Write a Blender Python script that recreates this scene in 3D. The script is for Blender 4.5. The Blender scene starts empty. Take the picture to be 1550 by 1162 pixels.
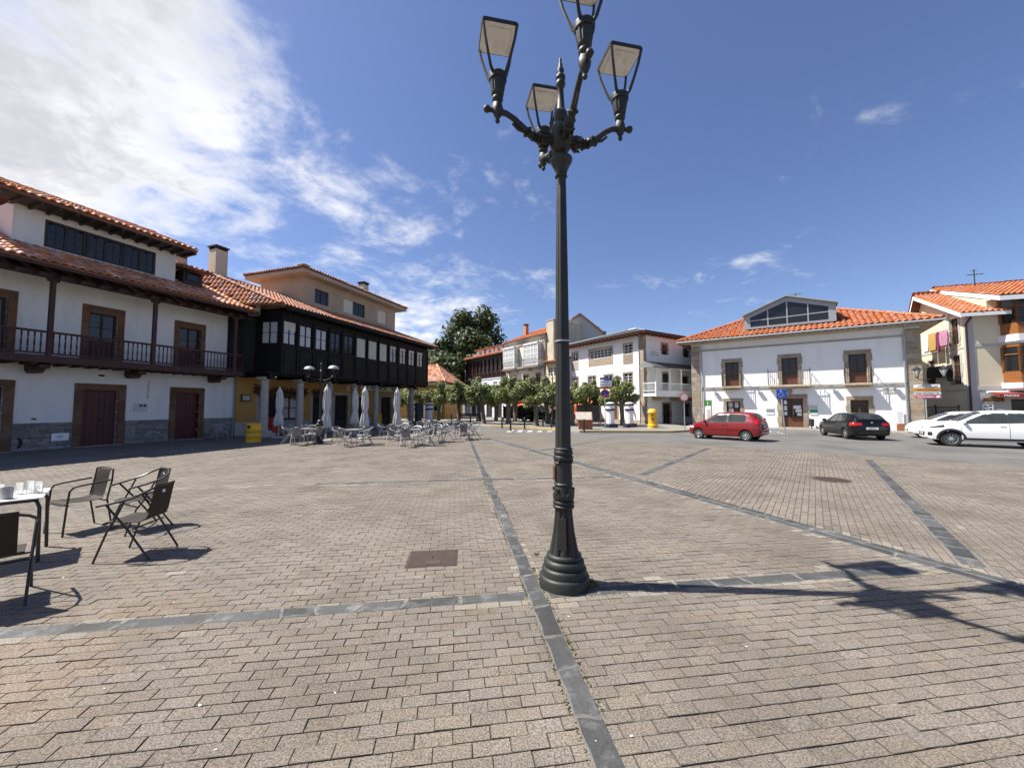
import bpy, bmesh, math, random
import numpy as np
from mathutils import Vector, Matrix
sc = bpy.context.scene
COL = sc.collection
rad = math.radians
RND = random.Random(11)
NP = np.random.default_rng(5)

# ------------------------------------------------------------------ camera, sky, sun, exposure
cam_d = bpy.data.cameras.new('camera'); cam = bpy.data.objects.new('camera', cam_d); COL.objects.link(cam)
EYE = Vector((0.0, 0.0, 1.6))
cam.location = EYE
cam.rotation_euler = (rad(90 + 3.23), 0, 0)
cam_d.sensor_width = 36.0; cam_d.lens = 36.0 * 585 / 1550
cam_d.clip_start = 0.05; cam_d.clip_end = 3000
sc.camera = cam
SUN_EL = 56.3
SUN_DIR = Vector((-0.9972 * math.cos(rad(SUN_EL)), 0.075 * math.cos(rad(SUN_EL)), math.sin(rad(SUN_EL))))
world = bpy.data.worlds.new('World'); sc.world = world; world.use_nodes = True
def build_world():
    nt = world.node_tree; N = nt.nodes; L = nt.links
    for n in list(N): N.remove(n)
    out = N.new('ShaderNodeOutputWorld'); bg = N.new('ShaderNodeBackground')
    sky = N.new('ShaderNodeTexSky'); sky.sky_type = 'NISHITA'; sky.sun_disc = False
    sky.sun_elevation = rad(SUN_EL); sky.sun_rotation = math.atan2(SUN_DIR.x, SUN_DIR.y)
    sky.altitude = 50; sky.air_density = 1.0; sky.dust_density = 0.6; sky.ozone_density = 2.6
    def math_(op, a=None, b=None, c=None, clamp=False):
        n = N.new('ShaderNodeMath'); n.operation = op; n.use_clamp = clamp
        for i, x in enumerate((a, b, c)):
            if x is None: continue
            if isinstance(x, (int, float)): n.inputs[i].default_value = x
            else: L.new(x, n.inputs[i])
        return n.outputs[0]
    def vm(op, a, b=None):
        n = N.new('ShaderNodeVectorMath'); n.operation = op
        for i, x in enumerate((a, b)):
            if x is None: continue
            if isinstance(x, tuple): n.inputs[i].default_value = x
            else: L.new(x, n.inputs[i])
        return n
    def sstep(x, lo, hi):
        n = N.new('ShaderNodeMapRange'); n.interpolation_type = 'SMOOTHSTEP'
        L.new(x, n.inputs[0]); n.inputs[1].default_value = lo; n.inputs[2].default_value = hi
        return n.outputs[0]
    tc = N.new('ShaderNodeTexCoord'); d = tc.outputs['Generated']
    sx = N.new('ShaderNodeSeparateXYZ'); L.new(d, sx.inputs[0])
    zz = math_('ADD', math_('MAXIMUM', sx.outputs[2], 0.0), 0.22)
    cx = math_('DIVIDE', sx.outputs[0], zz); cy = math_('DIVIDE', sx.outputs[1], zz)
    cb = N.new('ShaderNodeCombineXYZ'); L.new(cx, cb.inputs[0]); L.new(cy, cb.inputs[1])
    def noise(scale, det, rough, dist, off):
        mp = N.new('ShaderNodeMapping'); mp.inputs['Location'].default_value = off
        L.new(cb.outputs[0], mp.inputs[0])
        n = N.new('ShaderNodeTexNoise'); n.inputs['Scale'].default_value = scale; n.inputs['Detail'].default_value = det
        n.inputs['Roughness'].default_value = rough; n.inputs['Distortion'].default_value = dist
        L.new(mp.outputs[0], n.inputs['Vector']); return n.outputs['Fac']
    n1 = noise(1.15, 9, 0.60, 0.35, (3.1, 1.7, 0)); n2 = noise(3.3, 8, 0.62, 0.6, (8.2, 4.4, 2))
    n3 = noise(9.5, 6, 0.65, 0.4, (1.2, 7.7, 5))
    f = math_('ADD', math_('ADD', math_('MULTIPLY', n1, 0.46), math_('MULTIPLY', n2, 0.35)), math_('MULTIPLY', n3, 0.19))
    # the cloud bank on the left of the square, and the low belt of cloud under it
    def blob(v, lo, hi):
        v = Vector(v).normalized()
        return sstep(vm('DOT_PRODUCT', d, tuple(v)).outputs['Value'], lo, hi)
    bank = blob((-1.0, 0.15, 0.62), 0.70, 0.93)  # widened out of view, left and behind, for a more neutral fill light
    belt = blob((-0.55, 1.0, 0.30), 0.86, 0.995)
    wisp = blob((0.55, 1.0, 0.42), 0.93, 1.0)
    bias = math_('ADD', math_('MULTIPLY', bank, 0.215), math_('MULTIPLY', belt, 0.138))
    bias = math_('ADD', bias, math_('MULTIPLY', wisp, 0.035))
    cov = sstep(math_('ADD', f, bias), 0.555, 0.75)
    # thick parts of the bank are greyer underneath
    core = sstep(math_('ADD', math_('ADD', math_('MULTIPLY', n2, .6), math_('MULTIPLY', n3, .4)), math_('MULTIPLY', bank, 0.26)), 0.58, 0.86)
    white = N.new('ShaderNodeRGB'); white.outputs[0].default_value = (9.0, 8.85, 8.8, 1)
    grey = N.new('ShaderNodeRGB'); grey.outputs[0].default_value = (5.3, 5.35, 5.5, 1)
    cm = N.new('ShaderNodeMix'); cm.data_type = 'RGBA'; L.new(core, cm.inputs[0])
    L.new(white.outputs[0], cm.inputs[6]); L.new(grey.outputs[0], cm.inputs[7])
    mx = N.new('ShaderNodeMix'); mx.data_type = 'RGBA'
    L.new(math_('MULTIPLY', cov, 0.92), mx.inputs[0])
    wbm = N.new('ShaderNodeMix'); wbm.data_type = 'RGBA'; wbm.blend_type = 'MULTIPLY'; wbm.inputs[0].default_value = 1; L.new(sky.outputs[0], wbm.inputs[6]); wbm.inputs[7].default_value = (0.93, 0.93, 1.10, 1)
    L.new(wbm.outputs[2], mx.inputs[6]); L.new(cm.outputs[2], mx.inputs[7])
    L.new(mx.outputs[2], bg.inputs[0]); bg.inputs[1].default_value = 0.070
    L.new(bg.outputs[0], out.inputs[0])
build_world()
sun_d = bpy.data.lights.new('sun', 'SUN'); sun_d.energy = 4.8; sun_d.angle = rad(0.53); sun_d.color = (1.0, 0.96, 0.895)
sun = bpy.data.objects.new('sun', sun_d); COL.objects.link(sun)
sun.rotation_euler = SUN_DIR.to_track_quat('Z', 'Y').to_euler(); sun.location = (-20, 0, 40)
sc.view_settings.view_transform = 'Standard'; sc.view_settings.look = 'None'
sc.view_settings.exposure = 0.95; sc.view_settings.gamma = 1.0; sc.view_settings.use_curve_mapping = False
sc.cycles.max_bounces = 6; sc.cycles.diffuse_bounces = 3; sc.cycles.glossy_bounces = 3
sc.cycles.transparent_max_bounces = 8; sc.cycles.use_denoising = True

# ------------------------------------------------------------------ materials
def mat(name, col, rough=.7, var=.12, ns=2., bump=0., bs=60., tint=0., hue=0., metal=0., col2=None, mix=(1., .45, .7),
        stretch=(1, 1, 1), spec=.5, coat=0., grain=0., gs=200., backing=None, spot=None):
    m = bpy.data.materials.new(name); m.use_nodes = True
    nt = m.node_tree; N = nt.nodes; L = nt.links; b = N['Principled BSDF']
    b.inputs['Roughness'].default_value = rough; b.inputs['Metallic'].default_value = metal
    b.inputs['Specular IOR Level'].default_value = spec; b.inputs['Coat Weight'].default_value = coat
    geo = N.new('ShaderNodeNewGeometry')
    mp = N.new('ShaderNodeMapping'); mp.inputs['Scale'].default_value = stretch; L.new(geo.outputs['Position'], mp.inputs[0])
    def noise(s, det=4):
        n = N.new('ShaderNodeTexNoise'); n.inputs['Scale'].default_value = s; n.inputs['Detail'].default_value = det
        n.inputs['Roughness'].default_value = .6; L.new(mp.outputs[0], n.inputs['Vector']); return n.outputs['Fac']
    def mr(x, a, b_, c, d):
        n = N.new('ShaderNodeMapRange'); L.new(x, n.inputs[0])
        for i, v in enumerate((a, b_, c, d)): n.inputs[i + 1].default_value = v
        return n.outputs[0]
    def mul(a, b_):
        n = N.new('ShaderNodeMath'); n.operation = 'MULTIPLY'; L.new(a, n.inputs[0]); L.new(b_, n.inputs[1]); return n.outputs[0]
    base = N.new('ShaderNodeRGB'); base.outputs[0].default_value = (*col, 1); c = base.outputs[0]
    if col2 is not None:
        mx = N.new('ShaderNodeMix'); mx.data_type = 'RGBA'
        L.new(mr(noise(mix[0], 6), mix[1], mix[2], 0, 1), mx.inputs[0]); L.new(c, mx.inputs[6])
        mx.inputs[7].default_value = (*col2, 1); c = mx.outputs[2]
    if spot is not None:                                  # one stain where it lies on the ground: centre, reach, colour
        vs = N.new('ShaderNodeVectorMath'); vs.operation = 'DISTANCE'; L.new(geo.outputs['Position'], vs.inputs[0]); vs.inputs[1].default_value = (*spot[0], 0)
        a2 = N.new('ShaderNodeMath'); a2.operation = 'ADD'; L.new(mr(vs.outputs['Value'], 0, spot[1], .55, -.25), a2.inputs[0]); L.new(mr(noise(1.6, 6), .3, .7, -.25, .25), a2.inputs[1])
        mx = N.new('ShaderNodeMix'); mx.data_type = 'RGBA'; L.new(mr(a2.outputs[0], 0, .75, 0, .6), mx.inputs[0]); L.new(c, mx.inputs[6]); mx.inputs[7].default_value = (*spot[2], 1); c = mx.outputs[2]
    k = mr(noise(ns, 5), .25, .75, 1 - var, 1 + var)
    if grain: k = mul(k, mr(noise(gs, 2), .3, .7, 1 - grain, 1 + grain))
    t = None
    if tint or hue:
        at = N.new('ShaderNodeAttribute'); at.attribute_name = 'tint'
        oi = N.new('ShaderNodeObjectInfo')
        ad = N.new('ShaderNodeMath'); ad.operation = 'ADD'; L.new(at.outputs['Fac'], ad.inputs[0]); L.new(oi.outputs['Random'], ad.inputs[1])
        fr = N.new('ShaderNodeMath'); fr.operation = 'FRACT'; L.new(ad.outputs[0], fr.inputs[0]); t = fr.outputs[0]
        k = mul(k, mr(t, 0, 1, 1 - tint, 1 + tint))
    sc_ = N.new('ShaderNodeVectorMath'); sc_.operation = 'SCALE'; L.new(c, sc_.inputs[0]); L.new(k, sc_.inputs['Scale']); c = sc_.outputs[0]
    if hue and t is not None:
        f7 = N.new('ShaderNodeMath'); f7.operation = 'MULTIPLY'; f7.inputs[1].default_value = 7.31; L.new(t, f7.inputs[0])
        f8 = N.new('ShaderNodeMath'); f8.operation = 'FRACT'; L.new(f7.outputs[0], f8.inputs[0])
        hs = N.new('ShaderNodeHueSaturation'); L.new(c, hs.inputs['Color'])
        L.new(mr(f8.outputs[0], 0, 1, 1 - hue, 1 + hue), hs.inputs['Saturation']); c = hs.outputs[0]
    L.new(c, b.inputs['Base Color'])
    if bump:
        bp = N.new('ShaderNodeBump'); bp.inputs['Strength'].default_value = min(1, bump); bp.inputs['Distance'].default_value = .004 * max(1, bump)
        L.new(noise(bs, 5), bp.inputs['Height']); L.new(bp.outputs[0], b.inputs['Normal'])
    if backing:
        tr = N.new('ShaderNodeBsdfTranslucent'); L.new(c, tr.inputs[0])
        ms = N.new('ShaderNodeMixShader'); ms.inputs[0].default_value = backing
        L.new(b.outputs[0], ms.inputs[1]); L.new(tr.outputs[0], ms.inputs[2]); L.new(ms.outputs[0], N['Material Output'].inputs[0])
    return m
M = {}
M['plaster'] = mat('old_white_plaster', (.74, .73, .70), .9, .05, 1.3, .5, 35, col2=(.60, .575, .53), mix=(1.2, .5, .85), stretch=(1.5, 1.5, .28))
M['white'] = mat('white_paint', (.85, .84, .815), .85, .035, .8, .3, 40, col2=(.74, .72, .68), mix=(1.1, .52, .88), stretch=(1.5, 1.5, .25))
M['cream'] = mat('cream_plaster', (.70, .60, .40), .9, .06, .9, .3, 40)
M['paleyellow'] = mat('pale_yellow_plaster', (.66, .58, .42), .9, .07, .9, .3, 40)
M['ivory'] = mat('ivory_plaster', (.70, .66, .54), .9, .07, .9, .3, 40)
M['beige'] = mat('beige_render', (.42, .33, .24), .9, .10, .8, .3, 40, col2=(.33, .26, .19), mix=(.7, .5, .8))
M['ochre'] = mat('ochre_paint', (.43, .245, .065), .8, .08, 1.2, .3, 40)
M['bluewhite'] = mat('pale_blue_paint', (.60, .68, .78), .85, .05, .8, .2, 40)
M['greyrender'] = mat('grey_render', (.42, .41, .38), .9, .08, .5, .3, 30)
M['greywash'] = mat('grey_base_render', (.45, .44, .41), .9, .08, .5, .3, 30)
M['concrete'] = mat('aged_concrete', (.52, .45, .34), .9, .16, 1.1, .4, 25, col2=(.34, .29, .22), mix=(1.4, .5, .8), stretch=(1, 1, .4))
M['redwood'] = mat('dark_red_wood', (.046, .0125, .008), .6, .25, 6, .4, 40, tint=.15, stretch=(3, 3, .7))
M['doorred'] = mat('oxblood_door_paint', (.080, .013, .010), .55, .3, 5, .4, 40, tint=.2, stretch=(3, 3, .5))
M['brownwood'] = mat('brown_door_wood', (.13, .045, .022), .5, .2, 5, .3, 40, tint=.12, stretch=(3, 3, .7))
M['amberwood'] = mat('amber_wood', (.26, .095, .025), .45, .2, 5, .3, 40, stretch=(3, 3, .7))
M['blackwood'] = mat('black_stained_wood', (.0075, .0055, .005), .6, .3, 4, .3, 40, tint=.3, stretch=(3, 3, .6), spec=.25)
M['greybrown'] = mat('weathered_brown_wood', (.030, .023, .019), .6, .2, 5, .3, 40, stretch=(3, 3, .7))
M['sandstone'] = mat('brown_sandstone', (.155, .078, .040), .85, .22, 4, .7, 30, tint=.16, hue=.15, col2=(.095, .048, .026), mix=(2.5, .45, .75))
M['stone'] = mat('buff_stone', (.35, .285, .21), .9, .18, 5, .7, 25, tint=.2, hue=.25, col2=(.22, .175, .13), mix=(2.2, .48, .8))
M['greystone'] = mat('grey_stone', (.38, .34, .29), .9, .15, 4, .6, 30, tint=.12, hue=.2)
M['rubble'] = mat('slate_rubble', (.21, .20, .185), .9, .2, 8, .8, 40, tint=.35, hue=.6)
M['mortar'] = mat('grey_mortar', (.27, .25, .22), .95, .12, 5, .5, 60)
M['tile_old'] = mat('old_clay_tile', (.56, .27, .165), .85, .16, 9, .5, 60, tint=.40, hue=.30, col2=(.30, .19, .13), mix=(3, .52, .8))
M['tile_new'] = mat('orange_clay_tile', (.40, .135, .058), .85, .12, 9, .4, 60, tint=.17, hue=.12, col2=(.30, .12, .06), mix=(1.0, .55, .85))
M['tile_mid'] = mat('clay_tile', (.40, .185, .105), .85, .14, 9, .4, 60, tint=.34, hue=.25, col2=(.26, .15, .10), mix=(2.2, .52, .8))
M['tile_under'] = mat('roof_underlay', (.20, .085, .045), .95, .2, 3)
M['slate_roof'] = mat('slate_roof', (.075, .08, .085), .6, .2, 5, .5, 30, stretch=(1, 1, 4))
M['glass'] = mat('window_glass', (.017, .018, .019), .05, .3, 1.5, spec=.5)
M['glass_light'] = mat('curtained_glass', (.46, .46, .45), .12, .16, 3, spec=.7, stretch=(4, 4, 1))
M['blind'] = mat('cream_blind', (.62, .58, .48), .6, .05, 3)
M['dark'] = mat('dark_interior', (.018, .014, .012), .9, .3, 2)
M['zinc'] = mat('zinc_sheet', (.33, .35, .36), .45, .1, 2, .1, 20, metal=.35)
M['iron'] = mat('wrought_iron', (.018, .017, .017), .5, .15, 8)
M['pipe'] = mat('grey_pipe', (.32, .33, .34), .5, .1, 3)
M['brownpipe'] = mat('brown_pipe', (.055, .02, .016), .5, .1, 3)
M['lamp'] = mat('lamp_paint', (.024, .0255, .0225), .5, .25, 7, .35, 60, spec=.38, col2=(.024, .017, .011), mix=(5, .5, .75))
M['lamp_under'] = mat('lamp_diffuser', (.80, .79, .765), .4, .10, 6, col2=(.55, .53, .49), mix=(9, .5, .75))
M['rust'] = mat('rusty_iron', (.13, .055, .028), .8, .3, 14, .5, 60, col2=(.06, .04, .03), mix=(10, .45, .7))
M['cover'] = mat('rusty_cover', (.062, .038, .029), .75, .2, 10, .5, 80, tint=.1)
M['galv'] = mat('galvanised_steel', (.42, .43, .44), .45, .1, 8, metal=.5)
M['alu'] = mat('brushed_aluminium', (.36, .355, .35), .45, .08, 9, metal=.5)
M['alusheet'] = mat('perforated_aluminium', (.21, .20, .19), .6, .1, 20, metal=.1)
M['chairmetal'] = mat('brown_chair_tube', (.015, .011, .009), .4, .12, 9, spec=.6)
M['chairmesh'] = mat('brown_chair_fabric', (.034, .026, .021), .65, .12, 60, .6, 300, spec=.22)
M['tabletop'] = mat('white_tabletop', (.82, .81, .78), .4, .05, 8, col2=(.72, .70, .66), mix=(12, .5, .8))
M['canvas'] = mat('white_canvas', (.56, .54, .51), .9, .06, 5, .4, 120)
M['yellow'] = mat('yellow_paint', (.72, .40, .015), .45, .08, 4, .1, 30)
M['redpaint'] = mat('red_paint', (.42, .03, .02), .45, .1, 4)
M['navy'] = mat('navy_paint', (.02, .022, .05), .5, .15, 5)
M['black'] = mat('black_paint', (.015, .015, .016), .45, .15, 6)
M['pillarwhite'] = mat('pillar_white', (.80, .80, .79), .6, .04, 4)
M['corten'] = mat('corten_steel', (.30, .12, .05), .75, .15, 5, .2, 40)
M['signwhite'] = mat('sign_white', (.80, .80, .79), .4, .03, 4)
M['signblue'] = mat('sign_blue', (.015, .05, .30), .4, .05, 4)
M['signred'] = mat('sign_red', (.55, .03, .03), .4, .05, 4)
M['signgreen'] = mat('sign_green', (.02, .26, .05), .4, .05, 4)
M['signorange'] = mat('sign_orange', (.52, .22, .03), .5, .05, 4)
M['signpink'] = mat('sign_pink', (.42, .10, .17), .5, .05, 4)
M['signgrey'] = mat('sign_grey', (.50, .50, .49), .5, .05, 4)
M['print'] = mat('black_print', (.03, .03, .035), .6, .05, 4)
M['printgrey'] = mat('grey_print', (.22, .22, .23), .6, .05, 4)
M['awning'] = mat('red_awning', (.22, .033, .022), .8, .08, 4, .2, 90)
M['orangecloth'] = mat('orange_awning', (.75, .17, .06), .8, .08, 4)
M['tarp'] = mat('grey_tarpaulin', (.13, .13, .135), .7, .2, 3, .4, 12)
M['cardred'] = mat('red_car_paint', (.195, .0065, .008), .3, .03, 4, coat=.6)
M['cardblack'] = mat('black_car_paint', (.004, .004, .0045), .18, .03, 4, coat=.15, spec=.35)
M['cardwhite'] = mat('white_car_paint', (.80, .80, .80), .28, .02, 4, coat=.6)
M['carplastic'] = mat('black_car_plastic', (.022, .022, .023), .55, .1, 9)
M['carglass'] = mat('tinted_car_glass', (.032, .038, .036), .04, .5, 2.2, spec=.6)
M['tyre'] = mat('tyre_rubber', (.018, .018, .018), .8, .15, 9)
M['rim'] = mat('silver_rim', (.55, .56, .57), .3, .05, 9, metal=.7)
M['headlight'] = mat('headlight_glass', (.55, .57, .58), .1, .1, 20)
M['taillight'] = mat('tail_light', (.45, .012, .012), .15, .1, 20)
M['bark'] = mat('plane_bark', (.16, .135, .105), .9, .3, 7, .8, 20, col2=(.085, .07, .055), mix=(4, .45, .7), stretch=(1, 1, .6))
M['leaf'] = mat('plane_leaf', (.190, .215, .068), .5, .2, 3, tint=.42, hue=.2, backing=.28)
M['leafdark'] = mat('dark_leaf', (.055, .084, .024), .55, .25, 1.2, tint=.45, hue=.2, backing=.22)
M['slabedge'] = mat('worn_slate_edge', (.115, .115, .11), .8, .3, 14, .5, 60, col2=(.10, .10, .098), mix=(9, .4, .6))
M['moss'] = mat('moss', (.16, .15, .035), .95, .3, 20, backing=.15)
M['flower'] = mat('dark_red_flower', (.17, .02, .02), .7, .3, 20)
M['paver'] = mat('concrete_paver', (.168, .141, .113), .93, .20, .75, .8, 150, tint=.075, hue=.12, grain=.62, gs=105, spot=((-3.2, 2.45), 1.9, (.195, .128, .080)),
                 col2=(.112, .093, .072), mix=(1.1, .46, .72))
M['palepaver'] = mat('limed_paver', (.215, .188, .152), .93, .16, 2.0, .8, 150, tint=.09, hue=.14, grain=.5, gs=105,
                 col2=(.215, .182, .146), mix=(3.0, .44, .66))
M['joint'] = mat('sandy_joint', (.092, .078, .060), .97, .35, 9, .5, 120)
M['slab'] = mat('slate_slab', (.056, .056, .054), .75, .25, 5, .8, 26, tint=.36, hue=.3, col2=(.15, .15, .145), mix=(5.5, .54, .72), grain=.2, gs=70)
M['asphalt'] = mat('asphalt', (.128, .122, .112), .9, .10, .6, .5, 160, grain=.22, gs=140, col2=(.092, .088, .081), mix=(.45, .46, .62))
M['pavement'] = mat('pavement_slab', (.21, .195, .17), .9, .12, 1.2, .4, 60)
M['kerb'] = mat('kerb_stone', (.36, .33, .29), .9, .12, 3, .4, 40, tint=.12)
M['kerbyellow'] = mat('yellow_kerb', (.42, .31, .13), .9, .2, 4, .3, 40, tint=.1)
M['roadpaint'] = mat('road_marking', (.42, .40, .37), .85, .15, 8, col2=(.36, .34, .31), mix=(9, .5, .7))
M['roadblue'] = mat('blue_marking', (.16, .30, .45), .85, .15, 8, col2=(.2, .25, .28), mix=(7, .5, .7))
M['soil'] = mat('distant_ground', (.12, .12, .075), .95, .2, .2)
M['clearglass'] = None
def glass_mat():
    m = bpy.data.materials.new('drinking_glass'); m.use_nodes = True
    N = m.node_tree.nodes; L = m.node_tree.links; N.remove(N['Principled BSDF'])
    tr = N.new('ShaderNodeBsdfTransparent'); tr.inputs[0].default_value = (.97, .98, .98, 1); gl = N.new('ShaderNodeBsdfGlossy'); gl.inputs['Roughness'].default_value = .03
    fr = N.new('ShaderNodeFresnel'); fr.inputs[0].default_value = 1.22; ms = N.new('ShaderNodeMixShader'); L.new(fr.outputs[0], ms.inputs[0]); L.new(tr.outputs[0], ms.inputs[1]); L.new(gl.outputs[0], ms.inputs[2]); df = N.new('ShaderNodeBsdfTranslucent'); df.inputs[0].default_value = (.9, .92, .92, 1); m2 = N.new('ShaderNodeMixShader'); m2.inputs[0].default_value = .16; L.new(ms.outputs[0], m2.inputs[1]); L.new(df.outputs[0], m2.inputs[2]); L.new(m2.outputs[0], N['Material Output'].inputs[0])
    return m
M['clearglass'] = glass_mat()

# ------------------------------------------------------------------ mesh helpers
class MB:
    def __init__(s, T=None): s.v = []; s.f = []; s.mi = []; s.T = T; s.cur = 0
    def add(s, vs, fs):
        b = len(s.v)
        if s.T is not None: vs = [s.T @ Vector(v) for v in vs]
        s.v.extend([tuple(v) for v in vs]); s.f.extend([tuple(i + b for i in f) for f in fs]); s.mi.extend([s.cur] * len(fs)); return s
    def box(s, x0, x1, y0, y1, z0, z1):
        vs = [(x, y, z) for x in (x0, x1) for y in (y0, y1) for z in (z0, z1)]
        return s.add(vs, [(0, 1, 3, 2), (4, 6, 7, 5), (0, 4, 5, 1), (2, 3, 7, 6), (0, 2, 6, 4), (1, 5, 7, 3)])
    def cbox(s, x0, x1, y0, y1, z0, z1, c=.01):
        bm = bmesh.new(); bmesh.ops.create_cube(bm, size=1)
        for v in bm.verts: v.co = Vector(((x0 + x1) / 2 + v.co.x * (x1 - x0), (y0 + y1) / 2 + v.co.y * (y1 - y0), (z0 + z1) / 2 + v.co.z * (z1 - z0)))
        bmesh.ops.bevel(bm, geom=list(bm.edges), offset=c, segments=1, affect='EDGES')
        bm.verts.index_update(); s.add([v.co for v in bm.verts], [[v.index for v in f.verts] for f in bm.faces]); bm.free(); return s
    def tube(s, pts, r, n=8, cap=True, flat=1.0):
        pts = [Vector(p) for p in pts]; k = len(pts); rs = r if isinstance(r, (list, tuple)) else [r] * k
        vs = []; up = None
        for i, p in enumerate(pts):
            d = (pts[min(i + 1, k - 1)] - pts[max(i - 1, 0)]).normalized()
            if up is None: up = Vector((0, 0, 1)) if abs(d.z) < .9 else Vector((1, 0, 0))
            a = d.cross(up)
            if a.length < 1e-4: a = d.cross(Vector((0, 1, 0)))
            a.normalize(); b = a.cross(d).normalized(); up = b
            for j in range(n):
                t = 2 * math.pi * j / n; vs.append(p + a * (math.cos(t) * rs[i]) + b * (math.sin(t) * rs[i] * flat))
        fs = [(i * n + j, i * n + (j + 1) % n, (i + 1) * n + (j + 1) % n, (i + 1) * n + j) for i in range(k - 1) for j in range(n)]
        if cap: fs += [tuple(reversed(range(n))), tuple(range((k - 1) * n, k * n))]
        return s.add(vs, fs)
    def lathe(s, prof, n=20, c=(0, 0, 0), cap=True, ripple=None):
        vs = []
        for (r, z) in prof:
            for j in range(n):
                t = 2 * math.pi * j / n; q = r * (ripple(j, n, z) if ripple else 1)
                vs.append((c[0] + q * math.cos(t), c[1] + q * math.sin(t), c[2] + z))
        k = len(prof)
        fs = [(i * n + j, i * n + (j + 1) % n, (i + 1) * n + (j + 1) % n, (i + 1) * n + j) for i in range(k - 1) for j in range(n)]
        if cap: fs += [tuple(reversed(range(n))), tuple(range((k - 1) * n, k * n))]
        return s.add(vs, fs)
    def prism(s, poly, z0, z1):                       # polygon in XY
        n = len(poly); vs = [(x, y, z0) for x, y in poly] + [(x, y, z1) for x, y in poly]
        return s.add(vs, [tuple(reversed(range(n))), tuple(range(n, 2 * n))] + [(i, (i + 1) % n, n + (i + 1) % n, n + i) for i in range(n)])
    def slab(s, poly, y0, y1):                        # polygon in XZ, thick along Y
        n = len(poly); vs = [(x, y0, z) for x, z in poly] + [(x, y1, z) for x, z in poly]
        return s.add(vs, [tuple(range(n)), tuple(reversed(range(n, 2 * n)))] + [((i + 1) % n, i, n + i, n + (i + 1) % n) for i in range(n)])
    def disc(s, c, r, y0, y1, n=24):                  # disc facing -Y
        return s.slab([(c[0] + r * math.cos(2 * math.pi * i / n), c[1] + r * math.sin(2 * math.pi * i / n)) for i in range(n)], y0, y1)
WM = {}
def mesh_from(name, v, f, mats, mi=None, smooth=False, sharp=35, tint=None):
    me = bpy.data.meshes.new(name); me.from_pydata(v, [], f)
    for m in mats: me.materials.append(m)
    if mi is not None and len(mats) > 1: me.polygons.foreach_set('material_index', mi)
    if smooth:
        me.polygons.foreach_set('use_smooth', [True] * len(me.polygons)); me.set_sharp_from_angle(angle=rad(sharp))
    if tint is not None:
        a = me.attributes.new('tint', 'FLOAT', 'FACE'); a.data.foreach_set('value', tint)
    me.update(); return me
def link(o, parent=None):
    COL.objects.link(o)
    if parent is not None: o.parent = parent
    WM[o] = (WM[parent] if parent is not None else Matrix()) @ o.matrix_basis
    return o
def obj(name, mb, mats, parent=None, smooth=False, sharp=35, label=None, kind=None, loc=None, rz=0):
    if not isinstance(mats, (list, tuple)): mats = [mats]
    o = bpy.data.objects.new(name, mesh_from(name, mb.v, mb.f, mats, mb.mi, smooth, sharp))
    if loc is not None: o.location = loc; o.rotation_euler = (0, 0, rz); o.matrix_basis = Matrix.Translation(loc) @ Matrix.Rotation(rz, 4, 'Z')
    if label: o['label'] = label
    if kind: o['kind'] = kind
    return link(o, parent)
def tag(o, label, cat, group=None):
    o['label'] = label; o['category'] = cat
    if group: o['group'] = group
    return o
def thing(name, label, cat, loc=(0, 0, 0), rz=0, group=None):
    o = bpy.data.objects.new(name, None); o.empty_display_size = .2
    o.matrix_basis = Matrix.Translation(loc) @ Matrix.Rotation(rz, 4, 'Z'); link(o); return tag(o, label, cat, group)
def kids(o): return [c for c in KID.get(o, ())]
KID = {}
_link = link
def link(o, parent=None):
    if parent is not None: KID.setdefault(parent, []).append(o)
    return _link(o, parent)
def copy_tree(o, parent=None, M4=None):
    c = o.copy()
    if M4 is not None: c.matrix_basis = M4
    link(c, parent)
    for ch in list(KID.get(o, ())): copy_tree(ch, c)
    return c
def place(loc, rz, s=1.0): return Matrix.Translation(loc) @ Matrix.Rotation(rz, 4, 'Z') @ Matrix.Scale(s, 4)
CP, SP = math.cos(rad(3.23)), math.sin(rad(3.23))
def seen_key(p):
    d = p - EYE; w = d.y * CP + d.z * SP; u = -d.y * SP + d.z * CP
    out = w < .1 or abs(d.x) > w * 1.40 or abs(u) > w * 1.06
    return d.length + (1000 if out else 0)
def unit_box(c=.03):
    b = MB(); b.cbox(-.5, .5, -.5, .5, -.5, .5, c); return b.v, b.f
UB = unit_box()
def boxm(x0, x1, y0, y1, z0, z1, T=None, jit=0):
    m = Matrix.Translation(((x0 + x1) / 2, (y0 + y1) / 2, (z0 + z1) / 2)) @ Matrix.Diagonal((x1 - x0, y1 - y0, z1 - z0, 1))
    return T @ m if T is not None else m
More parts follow.
